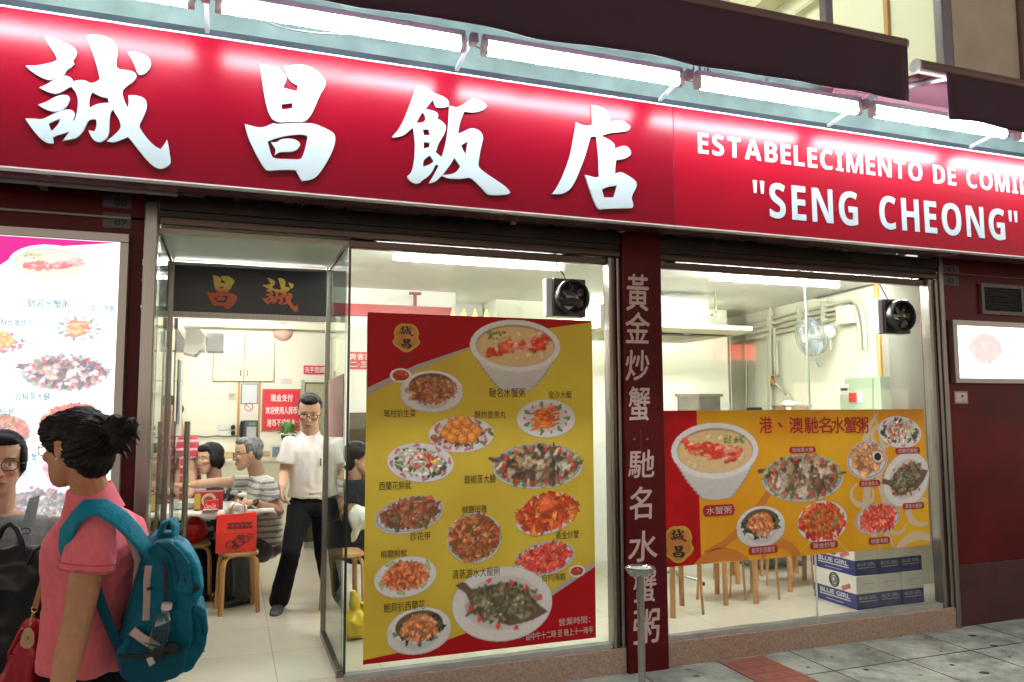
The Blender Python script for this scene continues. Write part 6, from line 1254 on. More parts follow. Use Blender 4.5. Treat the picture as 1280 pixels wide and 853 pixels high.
for pts, dd in (([(176, 700), (168, 735), (158, 770), (150, 800)], -.052), ([(206, 690), (214, 720), (214, 760), (208, 795)], -.048), ([(160, 790), (190, 798), (222, 806)], -.074)):
    MB().tube([G(x, y, 2.40)+hd_*dd for x, y in pts], .0028, 6).build('seam_piping', teal_d, bp, smooth=True)
strip('webbing', [(206, 700), (207, 725), (206, 752)], .010, blk, -.052, .003); strip('webbing', [(228, 700), (232, 722), (236, 742)], .010, blk, -.034, .003)
# shoulder straps lie on the shirt
def lay(pts3, w_, name, m, ups, th=.012): return MB().ribbon(pts3, ups, w_, th).build(name, m, bp, smooth=60)
Lp = [G(80, 722, 2.42), G(78, 706, 2.365), G(79, 690, 2.325), G(83, 668, 2.30), G(94, 648, 2.285), G(108, 635, 2.30), G(128, 634, 2.32), (G(150, 648, 2.335)), G(168, 666, 2.355), G(181, 683, 2.37), G(190, 694, 2.395)]
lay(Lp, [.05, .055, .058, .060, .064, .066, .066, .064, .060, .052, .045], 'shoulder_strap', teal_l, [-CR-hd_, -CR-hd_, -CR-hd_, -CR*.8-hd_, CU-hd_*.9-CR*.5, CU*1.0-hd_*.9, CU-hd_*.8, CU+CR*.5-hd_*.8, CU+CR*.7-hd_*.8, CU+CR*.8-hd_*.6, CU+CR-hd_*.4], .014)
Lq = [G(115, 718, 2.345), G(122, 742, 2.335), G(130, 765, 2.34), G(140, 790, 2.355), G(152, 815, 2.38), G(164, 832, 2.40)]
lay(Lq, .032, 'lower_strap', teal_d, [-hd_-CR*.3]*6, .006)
Lr = [G(150, 646, 2.62), G(166, 660, 2.62), G(176, 675, 2.60), G(184, 690, 2.56)]
lay(Lr, .055, 'shoulder_strap', teal_l, [CU+CR*.7]*4, .012)
MB().ribbon([G(146, 655, 2.355), G(160, 668, 2.375), G(172, 700, 2.40), G(169, 740, 2.40), G(163, 778, 2.40)], [CR*.2-hd_]*5, [.018, .02, .02, .018, .01], .01).build('back_padding', mat('pale_mesh_padding', (.42, .34, .33), .8, bump=.4, bscale=400), bp, smooth=60)
bt = thing('water_bottle', 'clear plastic water bottle with white cap in the backpack side pocket', 'bottle', G(203, 790, 2.33))
bc = G(199, 800, 2.375)-hd_*.035; bu = nz(CU*.97+CR*.20)
plas = mat_glass('clear_plastic', (.82, .88, .88), 1.45, 2.6)
MB().lathe([(.028, -.02), (.031, -.01), (.031, .02), (.029, .025), (.031, .03), (.031, .055), (.026, .078), (.016, .096), (.0125, .102), (.0125, .112)], bc, 26, bu).build('bottle_body', plas, bt, smooth=50)
MB().lathe([(.0125, .104), (.0155, .106), (.0155, .122), (.013, .124)], bc, 20, bu).build('cap', mat('bottle_cap', (.66, .60, .58), .4), bt, smooth=40)
MB().lathe([(.0285, -.015), (.0285, .03)], bc, 20, bu).build('water', mat_glass('bottle_water', (.75, .82, .82), 1.33, 1.5), bt, smooth=40)
# red handbag
hb = thing('handbag', 'red leather handbag with tan strap at the pink shirted woman\'s hip', 'handbag', G(25, 830, 2.5))
redl = mat('red_leather', (.36, .008, .022), .38, var=.15, scale=14, bump=.35, bscale=60); tan = mat('tan_leather', (.40, .17, .08), .5, var=.15, scale=10)
mb = MB(); rings = []
for t in np.linspace(0, 1, 6):
    e = 1-.25*(2*t-1)**2; cc = (18, 850); rings.append([G(cc[0]+(x-cc[0])*e, cc[1]+(y-cc[1])*e, 2.42)+hd_*(.13*t) for x, y in ((27, 782), (38, 779), (48, 790), (52, 820), (48, 880), (35, 925), (-20, 930), (-25, 890), (-2, 850), (14, 812))])
mb.loft(rings); me = remesh(mb, .007, 8, .6); v = getv(me); nn = getn(me); putv(me, v+nn*((1-np.abs(npnoise(v*[1, 1, .25], 26, 3))*4)*.007)[:, None]); mesh_obj('bag_body', me, redl, hb)
MB().ribbon([G(x, y, d) for x, y, d in ((74, 676, 2.37), (67, 692, 2.37), (58, 712, 2.40), (50, 738, 2.41), (44, 760, 2.42))], [-hd_-CR*.5]*5, .020, .005).build('strap', tan, hb, smooth=60)
MB().tube([G(43, 762, 2.42)+.009*(CR*math.cos(t)+CU*math.sin(t)) for t in np.linspace(0, 6.283, 17)], .002, 6, cap=False).tube([G(42, 766, 2.42), G(38, 782, 2.415)], .005, 8).build('ring', mat('gold_metal', (.55, .38, .15), .25, metal=1), hb, smooth=True)
pts = [(31, 786), (38, 784), (43, 792), (43, 804), (38, 811), (30, 811), (25, 806), (27, 795)]
MB().loft([[G(x, y, 2.402) for x, y in pts], [G(x, y, 2.412) for x, y in pts]]).build('leather_patch', mat('pale_tan_leather', (.50, .32, .18), .5), hb, bevel=.002)
MB().ell(G(34, 798, 2.40), .005, .005, .005, n=10, m=8).build('stud', brass, hb, smooth=True)
pts_s = [G(27, 786, 2.42), G(20, 800, 2.42), G(12, 815, 2.42), G(10, 822, 2.42), G(16, 818, 2.42)]; MB().tube(pts_s, .006, 8).build('side_loop', redl, hb, smooth=True)

# ---------------------------------------------------------------- woman at the left edge
w2 = Fig('woman in glasses and grey sleeveless top hugging a black leather bag, facing the camera', atz(-2, 1090, 0)*[1, 1, 0], .0042, (.60, .36, .25), .96, skin_m)
hc = G(2, 580, 2.93); f2 = nz([.16, -1, -.02]); r2 = nz(np.cross(f2, Z3))
w2.head(hc, f2, (0, 0, 1), 1.0); nb = hc+np.array([-.01, .05, -.175]); w2.neck(nb+[0, 0, .01], .047)
ch = nb+[0, .01, -.155]; pel = ch+[0, .0, -.42]
w2.torso(pel, ch, nb, r2, .90, -.012)
S1, S2 = ch+r2*.165+[0, 0, .075], ch-r2*.165+[0, 0, .075]
# image right is her left side
E1 = S1+np.array([.05, .05, -.27])*1.0; E2 = S2+np.array([-.05, .05, -.27])
if S1[0] < S2[0]: S1, S2 = S2, S1; E1 = S1+np.array([.05, .03, -.27]); E2 = S2+np.array([-.05, .03, -.27])
W1 = E1+np.array([-.14, -.20, .06]); W2 = E2+np.array([.14, -.20, .05])
w2.arm(S1, E1, W1, .95); w2.arm(S2, E2, W2, .95)
w2.hand(W1, [-.9, -.35, .1], [-.2, .9, .1], 1, .5, .92); w2.hand(W2, [.9, -.35, .1], [.2, .9, .1], -1, .5, .92)
hA, hB_ = pel+[.085, 0, -.04], pel+[-.085, 0, -.04]
kA, kB = hA+[0, -.02, -.39], hB_+[0, -.02, -.39]; aA, aB = np.array([kA[0], kA[1]+.02, .085]), np.array([kB[0], kB[1]+.02, .085])
w2.leg(hA, kA, aA, .92); w2.leg(hB_, kB, aB, .92); w2.finish(lips=(.40, .15, .13))
greyc = cl('grey_linen', (.17, .17, .165), .85, var=.2, scale=60)
mb = MB(); w2.torso(pel, ch, nb-[0, 0, .020], r2, .97, .014, mb=mb, bust=.020, low=-.06)
for S in (S1, S2): mb.cone(S+[0, 0, -.01], .055, S+(S-ch)*.12+[0, 0, -.03], .056)
w2.cloth('sleeveless_top', mb, greyc, .007, .007, seed=21)
mb = MB(); w2.torso(pel-[0, 0, .03], pel+[0, 0, .06], pel+[0, 0, .1], r2, .98, .004, mb=mb, top=False); w2.leg(hA, kA, aA, .92, mb, .014, flare=.02); w2.leg(hB_, kB, aB, .92, mb, .014, flare=.02); w2.cloth('trousers', mb, pants_k, .009, .006, seed=22)
for A_ in (aA, aB): w2.shoe(A_, f2, mat('dark_shoe', (.03, .03, .035), .5))
w2.hair([((0, .052, .090), .056, .034, .026), ((.070, .012, .022), .015, .050, .060), ((-.070, .012, .022), .015, .050, .060), ((0, -.018, .040), .083, .097, .092), ((0, -.055, -.01), .076, .056, .080), ((0, .022, .096), .048, .045, .022), ((.064, -.02, .025), .016, .045, .045), ((-.064, -.02, .025), .016, .045, .045), ((0, -.11, -.0), .04, .05, .05)], hair_b, .004, .0025, (0, 1, .2), 13, 70, bun=(0, -.14, .0))
w2.glasses(frame_b, .026, .018, .0, .103, .0018)
kb_ = thing('leather_bag', 'big soft black leather bag held in the arms of the woman at the left edge', 'bag', G(25, 760, 2.75))
lea = mat('black_leather', (.009, .009, .011), .36, var=.2, scale=12, bump=.4, bscale=45, spec=.35)
mb = MB(); rings = []
for t in np.linspace(0, 1, 6):
    e = 1-.22*(2*t-1)**2; cc = (10, 760); rings.append([G(cc[0]+(x-cc[0])*e, cc[1]+(y-cc[1])*e, 2.62)+hd_*(.14*t) for x, y in ((-62, 712), (-30, 696), (5, 690), (30, 686), (50, 690), (60, 702), (62, 725), (58, 770), (48, 840), (-10, 865), (-60, 850), (-75, 760))])
mb.loft(rings); me = remesh(mb, .008, 10, .6); v = getv(me); nn = getn(me); putv(me, v+nn*((1-np.abs(npnoise(v*[1, 1, .6], 12, 5))*4)*.014+npnoise(v, 30, 6)*.006)[:, None]); mesh_obj('bag_body', me, lea, kb_)
for dx, dd in ((0, 2.60), (0, 2.68)): MB().tube([G(x+dx, y, dd) for x, y in ((-8, 704), (-3, 675), (4, 660), (13, 655), (21, 661), (27, 676), (30, 696))], .009, 8).build('handle', lea, kb_, smooth=True)
MB().ribbon([G(24, 692, 2.66), G(31, 668, 2.72), G(37, 648, 2.79), G(41, 632, 2.85), G(43, 622, 2.92)], [-hd_]*5, .036, .006).build('shoulder_strap', cl('charcoal_strap', (.05, .055, .06), .6), kb_, smooth=60)
MB().tube([G(32+6*math.cos(t), 664+3.4*math.sin(t), 2.70) for t in np.linspace(0, 6.283, 17)], .0022, 6, cap=False).build('buckle', steel, kb_, smooth=True)
MB().tube([G(x, y, 2.60) for x, y in ((34, 706), (42, 690), (52, 683), (60, 684))], .006, 8).build('seam_piping', lea, kb_, smooth=True)

# ---------------------------------------------------------------- waiter walking towards the door
YW = 6.3; Q = lambda px, py, y=YW: aty(px, py, y)
wt = Fig('waiter in white short sleeved shirt and black trousers walking towards the door', [*(Q(385, 700))[:2], FZ], .006, (.50, .30, .20), 1.0)
hc = Q(387, 514, 6.22); f3 = nz([-.16, -1, -.42]); wt.head(hc, f3, (0, -.25, 1), 1.14); nb = Q(388, 541, 6.32); wt.neck(nb-[0, 0, .01])
rv3 = nz([-1, .12, .0]); pel = Q(390, 628, 6.34); ch = Q(389, 572, 6.32); wt.torso(pel, ch, nb-[0, 0, .02], rv3, .95, -.008)
S1, S2 = Q(363, 555, 6.30), Q(413, 555, 6.34); E1, W1 = Q(355, 592, 6.30), Q(352.5, 610, 6.10); E2, W2 = Q(424, 596, 6.42), Q(426, 630, 6.30)
wt.arm(S1, E1, W1); wt.arm(S2, E2, W2); wt.hand(W1, [-.05, -.35, -.9], [.9, -.1, 0], -1, 1.3); wt.hand(W2, [0, -.3, -.95], [-.9, 0, 0], 1, .8)
h1, h2 = pel+[-.085, 0, -.03], pel+[.085, 0, -.03]; k1 = Q(364, 690, 6.16); a1_ = Q(349, 743, 6.36); k2 = Q(405, 693, 6.45); a2_ = Q(413, 741, 6.72)
a1_[2] = FZ+.085; a2_[2] = max(a2_[2], FZ+.085)
wt.leg(h1, k1, a1_); wt.leg(h2, k2, a2_); wt.finish(lips=(.40, .17, .14))
wsh = cl('white_shirt', (.78, .75, .74), .7, var=.05, scale=10)
mb = MB(); wt.torso(pel+[0, 0, .06], ch, nb-[0, 0, .02], rv3, 1.0, .018, mb=mb, belly=.01, low=-.02)
for S, E in ((S1, E1), (S2, E2)): sleeve(mb, S, E, .66, .066, .078)
wt.cloth('shirt', mb, wsh, .008, .018, seed=31, fr=13)
fv3 = wt.T[4]
for sg_ in (-1, 1): MB().add([nb+rv3*sg_*.012+fv3*.075+[0, 0, -.03], nb+rv3*sg_*.075+fv3*.03+[0, 0, .02], nb+rv3*sg_*.085+fv3*.075+[0, 0, -.045], nb+rv3*sg_*.045+fv3*.105+[0, 0, -.085]], [(0, 1, 2, 3)]).build('collar', wsh, wt.t).modifiers.new('s', 'SOLIDIFY').thickness = .006
mb = MB(); wt.torso(pel-[0, 0, .02], pel+[0, 0, .07], pel+[0, 0, .1], rv3, .96, .010, mb=mb, top=False, low=-.08); wt.leg(h1, k1, a1_, 1, mb, .018, flare=.022); wt.leg(h2, k2, a2_, 1, mb, .018, flare=.022); wt.cloth('trousers', mb, pants_k, .009, .008, seed=33)
MB().loft([ring(pel+[0, 0, .085], rv3, fv3, .168, .124, 28, .85), ring(pel+[0, 0, .118], rv3, fv3, .166, .122, 28, .85)]).build('belt', black, wt.t); MB().obox(pel+fv3*.126+[0, 0, .10], rv3, .022, fv3, .006, Z3, .018).build('belt_buckle', mat('buckle_brass', (.35, .28, .18), .3, metal=1), wt.t, bevel=.002)
MB().obox(ch+fv3*.135-rv3*.075+[0, 0, -.02], rv3, .004, fv3, .004, Z3, .03).build('pen', black, wt.t)
wt.shoe(a1_, nz([-.25, -1, -.12]), mat('grey_shoe', (.05, .052, .06), .5), (0, -.1, 1)); wt.shoe(a2_, nz([.05, -.8, -.5]), mat('grey_shoe', (.05, .052, .06), .5), (0, -.5, .8))
wt.hair([((0, -.022, .045), .082, .092, .080), ((0, .03, .094), .062, .055, .034), ((0, -.06, .0), .074, .046, .060), ((.066, -.02, .03), .016, .04, .04), ((-.066, -.02, .03), .016, .04, .04)], hair_b, .006, .004, (0, .5, 1), 17, 60)
wt.glasses(frame_b, .025, .016, .0, .106, .0022)

# ---------------------------------------------------------------- seated diners
sleeve_ = sleeve
def sitter(label, hp, hy, f, hsc, nbp, nby, chp, pelp, S, E, W, hands, hips, knees, ankles, skin, w=.95, bel=.02, cloth=None, vox=.006, sleeve=.55, trous=None, hairs=None, hairm=None, gl=None, amp=.004, shirtn='shirt', colf=None, hup=(0, 0, 1), bust=0):
    g = Fig(label, [*(aty(*pelp[:2], pelp[2]))[:2], FZ], vox, skin, 1.0); g.head(aty(*hp, hy), f, hup, hsc); nb = aty(*nbp, nby); g.neck(nb)
    pel = aty(*pelp[:2], pelp[2]); ch = aty(*chp[:2], chp[2]); S = [aty(*q) for q in S]; E = [aty(*q) for q in E]; W = [aty(*q) for q in W]
    rv = nz(S[1]-S[0]); rv = nz(rv-[0, 0, rv[2]*.7])
    if np.cross([0, 0, 1.], rv)@np.array(f) < 0: rv = -rv
    g.torso(pel, ch, nb-[0, 0, .01], rv, w, -.01)
    for i in (0, 1): g.arm(S[i], E[i], W[i]); g.hand(W[i], *hands[i])
    hips = [aty(*q) for q in hips]; knees = [aty(*q) for q in knees]; ankles = [np.array([*aty(*q)[:2], FZ+.085]) for q in ankles]
    for i in (0, 1): g.leg(hips[i], knees[i], ankles[i])
    g.finish()
    mb = MB(); g.torso(pel+[0, 0, .03], ch, nb-[0, 0, .015], rv, w*1.05, .014, mb=mb, belly=bel, bust=bust, low=-.03)
    for i in (0, 1): sleeve_(mb, S[i], E[i], sleeve, .064, .070)
    g.cloth(shirtn, mb, cloth, .009, .010, colf, seed=int(hp[0]), fr=10)
    mb = MB(); g.torso(pel-[0, 0, .01], pel+[0, 0, .06], pel+[0, 0, .1], rv, w, .012, mb=mb, top=False, low=-.07)
    for i in (0, 1): g.leg(hips[i], knees[i], ankles[i], 1, mb, .018, flare=.015)
    g.cloth('trousers', mb, trous or pants_k, .010, .008, seed=5)
    for i in (0, 1): g.shoe(ankles[i], nz((knees[i]-hips[i])*[1, 1, 0]), mat('black_shoe', (.015, .015, .016), .4))
    if hairs: g.hair(hairs, hairm, .006, amp, (0, .4, 1), int(hp[0]), 55)
    if gl: g.glasses(gl, .024, .015, .0, .104, .0022)
    return g
HM = [((0, -.024, .046), .083, .094, .080), ((0, .025, .090), .064, .058, .034), ((0, -.062, .0), .076, .046, .062), ((.068, -.02, .03), .016, .045, .04), ((-.068, -.02, .03), .016, .045, .04)]
HW = [((0, -.02, .042), .090, .100, .088), ((0, .048, .080), .062, .046, .036), ((0, -.056, -.02), .086, .060, .085), ((.072, .0, -.005), .020, .055, .065), ((-.072, .0, -.005), .020, .055, .065)]
def stripes(v):
    z = v[:, 2]+.02*npnoise(v, 5, 2); t = (z/.052) % 1; d = np.where(t < .42, 1., 0.); thin = ((t > .62) & (t < .72)).astype(float)*.55; a = np.maximum(d, thin)[:, None]; return np.array([.56, .56, .53])*(1-a)+np.array([.20, .20, .20])*a
str_m = mat_attr('striped_jersey', .85, sheen=.2)
man = sitter('grey haired man in grey and white striped T-shirt reaching across the table', (310, 567), 6.85, [-1, -.12, -.10], 1.12, (321, 592), 6.92, (329, 618, 6.95), (333, 682, 6.98),
   [(334, 606, 6.72), (318, 604, 7.12)], [(349, 640, 6.66), (272, 603, 7.05)], [(318, 628, 6.60), (240, 606, 6.95)], [([-1, .1, .1], [0, .3, -.9], 1, .9), ([-1, -.1, -.02], [0, .2, -1], -1, .4)],
   [(328, 688, 6.86), (326, 688, 7.04)], [(303, 690, 6.78), (300, 688, 7.02)], [(303, 742, 6.66), (297, 738, 6.98)], (.44, .26, .17), cloth=str_m, colf=stripes, sleeve=.60, hairs=HM, hairm=hair_g, gl=frame_b, shirtn='striped_shirt', trous=cl('charcoal_shorts', (.045, .045, .05), .85))
c = aty(319.5, 628, 6.58); ob = MB().lathe([(.032, -.008), (.034, 0), (.032, .008)], aty(320, 628.5, 6.60), 18, nz(aty(318, 628, 6.60)-aty(349, 640, 6.66))); ob.build('watch_strap', black, man.t, smooth=60); MB().lathe([(.018, 0), (.018, .007), (.014, .009)], aty(319, 627, 6.565), 18, (-.1, -1, .2)).build('watch', steel, man.t, smooth=40)
def blacktop(v):
    a = ((npnoise(v, 26, 4) > .12) & (v[:, 2] < 1.02+.0) ).astype(float)[:, None]; return np.array([.022, .022, .024])*(1-a)+np.array([.42, .42, .42])*a
lady = sitter('short haired woman in black top with white print behind the table', (262, 573), 7.30, [-.78, -.62, -.06], 1.10, (268, 597), 7.38, (271, 621, 7.42), (272, 682, 7.46),
   [(290, 608, 7.34), (250, 608, 7.40)], [(297, 636, 7.18), (243, 634, 7.26)], [(278, 634, 7.0), (250, 636, 7.0)], [([-.8, -.5, 0], [0, 0, -1], 1, .4), ([.5, -.8, 0], [0, 0, -1], -1, .4)],
   [(277, 688, 7.36), (264, 688, 7.38)], [(274, 692, 7.0), (258, 692, 7.02)], [(274, 738, 6.98), (258, 738, 7.02)], (.45, .27, .18), cloth=mat_attr('printed_black_jersey', .85, sheen=.2), colf=blacktop, sleeve=.62, hairs=HW, hairm=hair_b, gl=frame_s, shirtn='printed_top', bust=.02)
guy = sitter('seated person in black T-shirt and glasses, half hidden by the tall poster edge', (448, 573), 6.42, [1, -.25, -.08], 1.10, (442, 597), 6.46, (440, 620, 6.50), (438, 684, 6.52),
   [(436, 612, 6.36), (450, 608, 6.66)], [(440, 644, 6.30), (464, 642, 6.62)], [(462, 640, 6.26), (480, 634, 6.5)], [([1, 0, .1], [0, .2, -1], -1, .9), ([1, 0, 0], [0, 0, -1], 1, .5)],
   [(442, 690, 6.42), (445, 690, 6.60)], [(474, 692, 6.36), (478, 692, 6.58)], [(474, 752, 6.30), (478, 748, 6.55)], (.47, .28, .19), cloth=cl('black_jersey', (.012, .012, .016), .9, sheen=0, spec=.15), sleeve=.6, hairs=HW[:3]+[((.070, -.02, .025), .018, .05, .04), ((-.070, -.02, .025), .018, .05, .04)], hairm=hair_b, gl=mat('red_brown_frame', (.25, .06, .04), .3), shirtn='black_shirt')
def redstripes(v): t = (v[:, 2]/.075) % 1; a = (t < .22).astype(float)[:, None]; return np.array([.42, .035, .06])*(1-a)+np.array([.60, .42, .42])*a
st_ = Fig('standing person in red and white striped shirt behind the open glass door', [*(aty(226, 640, 7.5))[:2], FZ], .006, (.46, .27, .18), 1.0)
st_.head(aty(214, 515, 7.35), [-.4, -.8, -.4], (-.3, -.3, 1), 1.05); nb = aty(222, 541, 7.45); st_.neck(nb); rv5 = nz([-.9, .4, 0]); pel = aty(230, 640, 7.55); ch = aty(225, 575, 7.5); st_.torso(pel, ch, nb, rv5, .95, -.01)
S1, S2 = aty(239, 553, 7.42), aty(212, 556, 7.52); E1, W1 = aty(241, 590, 7.36), aty(238, 618, 7.15); E2, W2 = aty(207, 590, 7.4), aty(214, 616, 7.2)
st_.arm(S1, E1, W1); st_.arm(S2, E2, W2); st_.hand(W1, [-.3, -.6, -.6], [-.6, .2, 0], 1, .6); st_.hand(W2, [.2, -.6, -.6], [.6, .2, 0], -1, .6)
hh1, hh2 = pel+[.085, 0, -.03], pel+[-.085, 0, -.03]; kk1, kk2 = hh1+[0, -.03, -.40], hh2+[0, -.03, -.40]; aa1, aa2 = np.array([kk1[0], kk1[1]+.03, FZ+.085]), np.array([kk2[0], kk2[1]+.03, FZ+.085]); st_.leg(hh1, kk1, aa1); st_.leg(hh2, kk2, aa2); st_.finish()
mb = MB(); st_.torso(pel, ch, nb-[0, 0, .015], rv5, 1.0, .014, mb=mb, low=-.06)
for S, E in ((S1, E1), (S2, E2)): sleeve_(mb, S, E, .6, .066, .072)
st_.cloth('striped_shirt', mb, mat_attr('red_striped_jersey', .85, sheen=.2), .009, .008, redstripes, seed=77)
mb = MB(); st_.torso(pel-[0, 0, .02], pel+[0, 0, .07], pel+[0, 0, .1], rv5, .96, .010, mb=mb, top=False); st_.leg(hh1, kk1, aa1, 1, mb, .018, flare=.015); st_.leg(hh2, kk2, aa2, 1, mb, .018, flare=.015); st_.cloth('trousers', mb, pants_k, .010, .006)
for A_ in (aa1, aa2): st_.shoe(A_, [-.4, -.9, 0], mat('black_shoe', (.015, .015, .016), .4))
st_.hair(HM, hair_b, .006, .004, (0, .4, 1), 5, 55)
# ================================================================ furniture and things in the dining room
wood = mat('bent_wood', (.48, .24, .085), .4, var=.25, scale=5, stretch=(6, 6, 1), coat=.15)
wood_s = mat('seat_wood', (.52, .30, .12), .38, var=.2, scale=5, stretch=(1, 8, 1), coat=.15)
def stool_at(c, label, rz=0, h=.46, w=.29, group='bentwood stools', proto=[None]):
    if proto[0] is None:
        t = thing('stool', label, 'stool', (0, 0, 0), group); hw = w/2
        MB().loft([[(x*(hw-.0)*e, y*(hw-.0)*e, z) for x, y in [(math.copysign(abs(math.cos(a))**.5, math.cos(a)), math.copysign(abs(math.sin(a))**.5, math.sin(a))) for a in np.linspace(0, 2*math.pi, 33)[:-1]]] for z, e in ((h-.030, .97), (h-.024, 1), (h-.006, 1), (h, .97))]).build('seat', wood_s, t, smooth=40)
        for sx in (-1, 1):
            for sy in (-1, 1):
                x = sx*(hw-.03); y = sy*(hw-.03); L = [(x*.35, y*.35, h-.040), (x*.82, y*.82, h-.042), (x*1.0, y*1.0, h-.062), (x*1.08, y*1.08, h-.11), (x*1.12, y*1.12, .15), (x*1.18, y*1.18, 0)]
                dn = nz([x, y, 0]); MB().ribbon(L, [(0, 0, 1), nz(dn*.3+[0, 0, 1]), nz(dn+[0, 0, 1]), nz(dn+[0, 0, .2]), dn, dn], .042, .018).build('leg', wood, t, smooth=50)
        proto[0] = t; o = t
    else:
        r = proto[0].copy(); COL.objects.link(r)
        for ch_ in list(proto[0].children): k = ch_.copy(); COL.objects.link(k); k.parent = r
        o = r; o['label'] = label
    o.location = c; o.rotation_euler = (0, 0, rz); return o
FL = lambda px, py: np.array([*atz(px, py, FZ)[:2], FZ])
ctr = (FL(267, 769)+FL(309, 769)+FL(282, 758)+FL(325, 757))/4
stool_at(ctr, 'bentwood stool carrying the red shopping bag', .12)
stool_at(FL(246, 752)+[-.06, .1, 0], 'bentwood stool with a crumpled red bag, half hidden by the teal backpack', .2)
stool_at(FL(333, 745)+[.04, .25, 0], 'stool under the man in the striped T-shirt', .1)
stool_at(FL(268, 735)+[0, .35, 0], 'stool under the woman in the printed black top', .1)
stool_at(FL(424, 772)+[.04, .14, 0], 'stool under the person in black T-shirt beside the tall poster', .1)
lab_r = ['stool close behind the glass at the left end of the low banner', 'second stool from the pillar under the low banner', 'stool in the middle of the right window, legs showing below the banner', 'stool to the left of the beer boxes', 'stool further back, left of the beer boxes', 'stool deep in the room under the banner', 'stool deep in the room near the far table foot']
for i, (px, py) in enumerate([(858, 770), (913, 754), (955, 752), (1000, 738), (1030, 735), (930, 728), (985, 722)]):
    stool_at(FL(px, py)+[0, .12, 0], lab_r[i], [.05, .35, .2, .1, .5, .25, .7][i])
# tables
lam = mat('table_laminate', (.62, .60, .54), .3, var=.05, scale=6)
tcl = mat('white_tablecloth', (.72, .72, .70), .6, bump=.2, bscale=60)
tb = thing('table', 'dining table under a thin white plastic cloth seen through the door', 'table', (-.25, 6.9, FZ))
TZ = .905
tx0, tx1, ty0, ty1 = -.95, .34, 6.56, 7.16
MB().box((tx0, ty0, TZ-.03), (tx1, ty1, TZ)).build('tabletop', lam, tb, bevel=.006)
dkm = mat('dark_iron', (.03, .03, .032), .4)
for x in (-.62, .02):
    MB().tube([(x, 6.86, FZ+.02), (x, 6.86, TZ-.03)], .025, 12).build('leg', dkm, tb, smooth=60); MB().box((x-.03, 6.62, FZ), (x+.03, 7.10, FZ+.03)).build('foot', dkm, tb, bevel=.006)
n = 40; mb = MB(); vs = []; fs = []
def clothz(x, y):
    return 0
m_ = 30
for i in range(n+1):
    for j in range(m_+1):
        u = i/n; v_ = j/m_; x = tx0-.03+(tx1-tx0+.10)*u; y = ty0-.05+(ty1-ty0+.10)*v_
        over = max(0, x-tx1-.002, ty0-.004-y); z = TZ+.006+.0015*math.sin(x*40)*math.sin(y*33)
        if over > 0: z -= min(.07, over*1.3)*(.8+.3*math.sin(x*23+y*19)); x = min(x, tx1+.018+.008*math.sin(y*30)); y = max(y, ty0-.016+.007*math.sin(x*33))
        vs.append((x, y, z))
for i in range(n):
    for j in range(m_): k = i*(m_+1)+j; fs.append((k, k+m_+1, k+m_+2, k+1))
o = mb.add(vs, fs).build('tablecloth', tcl, None, smooth=True); o.modifiers.new('s', 'SOLIDIFY').thickness = .003; tag(o, 'thin white plastic cloth hanging over the dining table edge', 'tablecloth')
# things on the table
ck = thing('tissue_box', 'red cardboard tissue box with round picture on the dining table', 'box', aty(262, 625, 6.70))
c0, c1 = aty(243, 633, 6.66), aty(279, 618, 6.66); MB().box((c0[0], 6.62, TZ+.008), (c1[0], 6.74, TZ+.15)).build('carton', mat('carton_red', (.32, .02, .03), .4, var=.2, scale=10), ck, bevel=.003)
MB().box((c0[0], 6.617, TZ+.02), (c0[0]+.045, 6.6195, TZ+.14)).build('yellow_label', mat('label_yellow', (.55, .38, .05), .5), ck)
MB().lathe([(.055, 0), (.055, .002)], ((c0[0]+c1[0])/2-.0, 6.619, TZ+.085), 24, (0, -1, 0)).build('round_picture', mat('picture_cream', (.60, .50, .38), .5), ck); MB().lathe([(.036, 0), (.036, .003)], ((c0[0]+c1[0])/2, 6.618, TZ+.08), 24, (0, -1, 0)).build('round_picture_centre', mat('picture_brown', (.25, .10, .05), .5), ck)
sn = thing('soft_drink_box', 'small bright red drink holder with white script in front of the tissue box', 'box', aty(263, 630, 6.58))
d0, d1 = aty(253.5, 634, 6.56), aty(273, 625, 6.56); MB().loft([[(d0[0], 6.53, TZ+.008), (d1[0], 6.53, TZ+.008), (d1[0], 6.60, TZ+.008), (d0[0], 6.60, TZ+.008)], [(d0[0]+.012, 6.545, TZ+.085), (d1[0]-.0, 6.545, TZ+.095), (d1[0]-.0, 6.59, TZ+.095), (d0[0]+.012, 6.59, TZ+.085)]]).build('holder', mat('drink_red', (.62, .008, .012), .3), sn, bevel=.004)
text('lettering', 'Coca-Cola', whitek, sn, ((d0[0]+d1[0])/2, 6.530, TZ+.05), X3, nz([0, .18, 1]), (d1[0]-d0[0])*.75, .035, shear=.15); MB().obox(((d0[0]+d1[0])/2, 6.529, TZ+.022), X3, (d1[0]-d0[0])*.46, Y3, .002, Z3, .006).build('white_wave', whitek, sn)
chn = mat('white_china', (.72, .72, .70), .15)
for px, py, r, lb_ in ((236, 625, .075, 'white china bowl on the table left of the tissue box'), (228, 632, .06, 'small white bowl at the table edge by the door handle'), (240, 616, .07, 'white bowl behind the others under the reaching hand')):
    p = aty(px, py, 6.75 if px != 240 else 6.95); p[2] = TZ+.008; o = MB().lathe([(r*.45, 0), (r*.5, .01), (r*.85, .03), (r, .055), (r*.95, .055), (r*.8, .034), (r*.4, .014), (.001, .012)], p, 24).build('bowl', chn, None, smooth=50); tag(o, lb_, 'bowl')
np_ = aty(308, 633, 6.62); np_[2] = TZ+.012; o = MB().ell(np_, .06, .045, .014, n=14, m=8).build('paper_napkin', mat('pale_blue_paper2', (.10, .32, .45), .6, bump=.4, bscale=40), None, smooth=True); tag(o, 'crumpled blue paper napkin on the table by the watch hand', 'napkin')
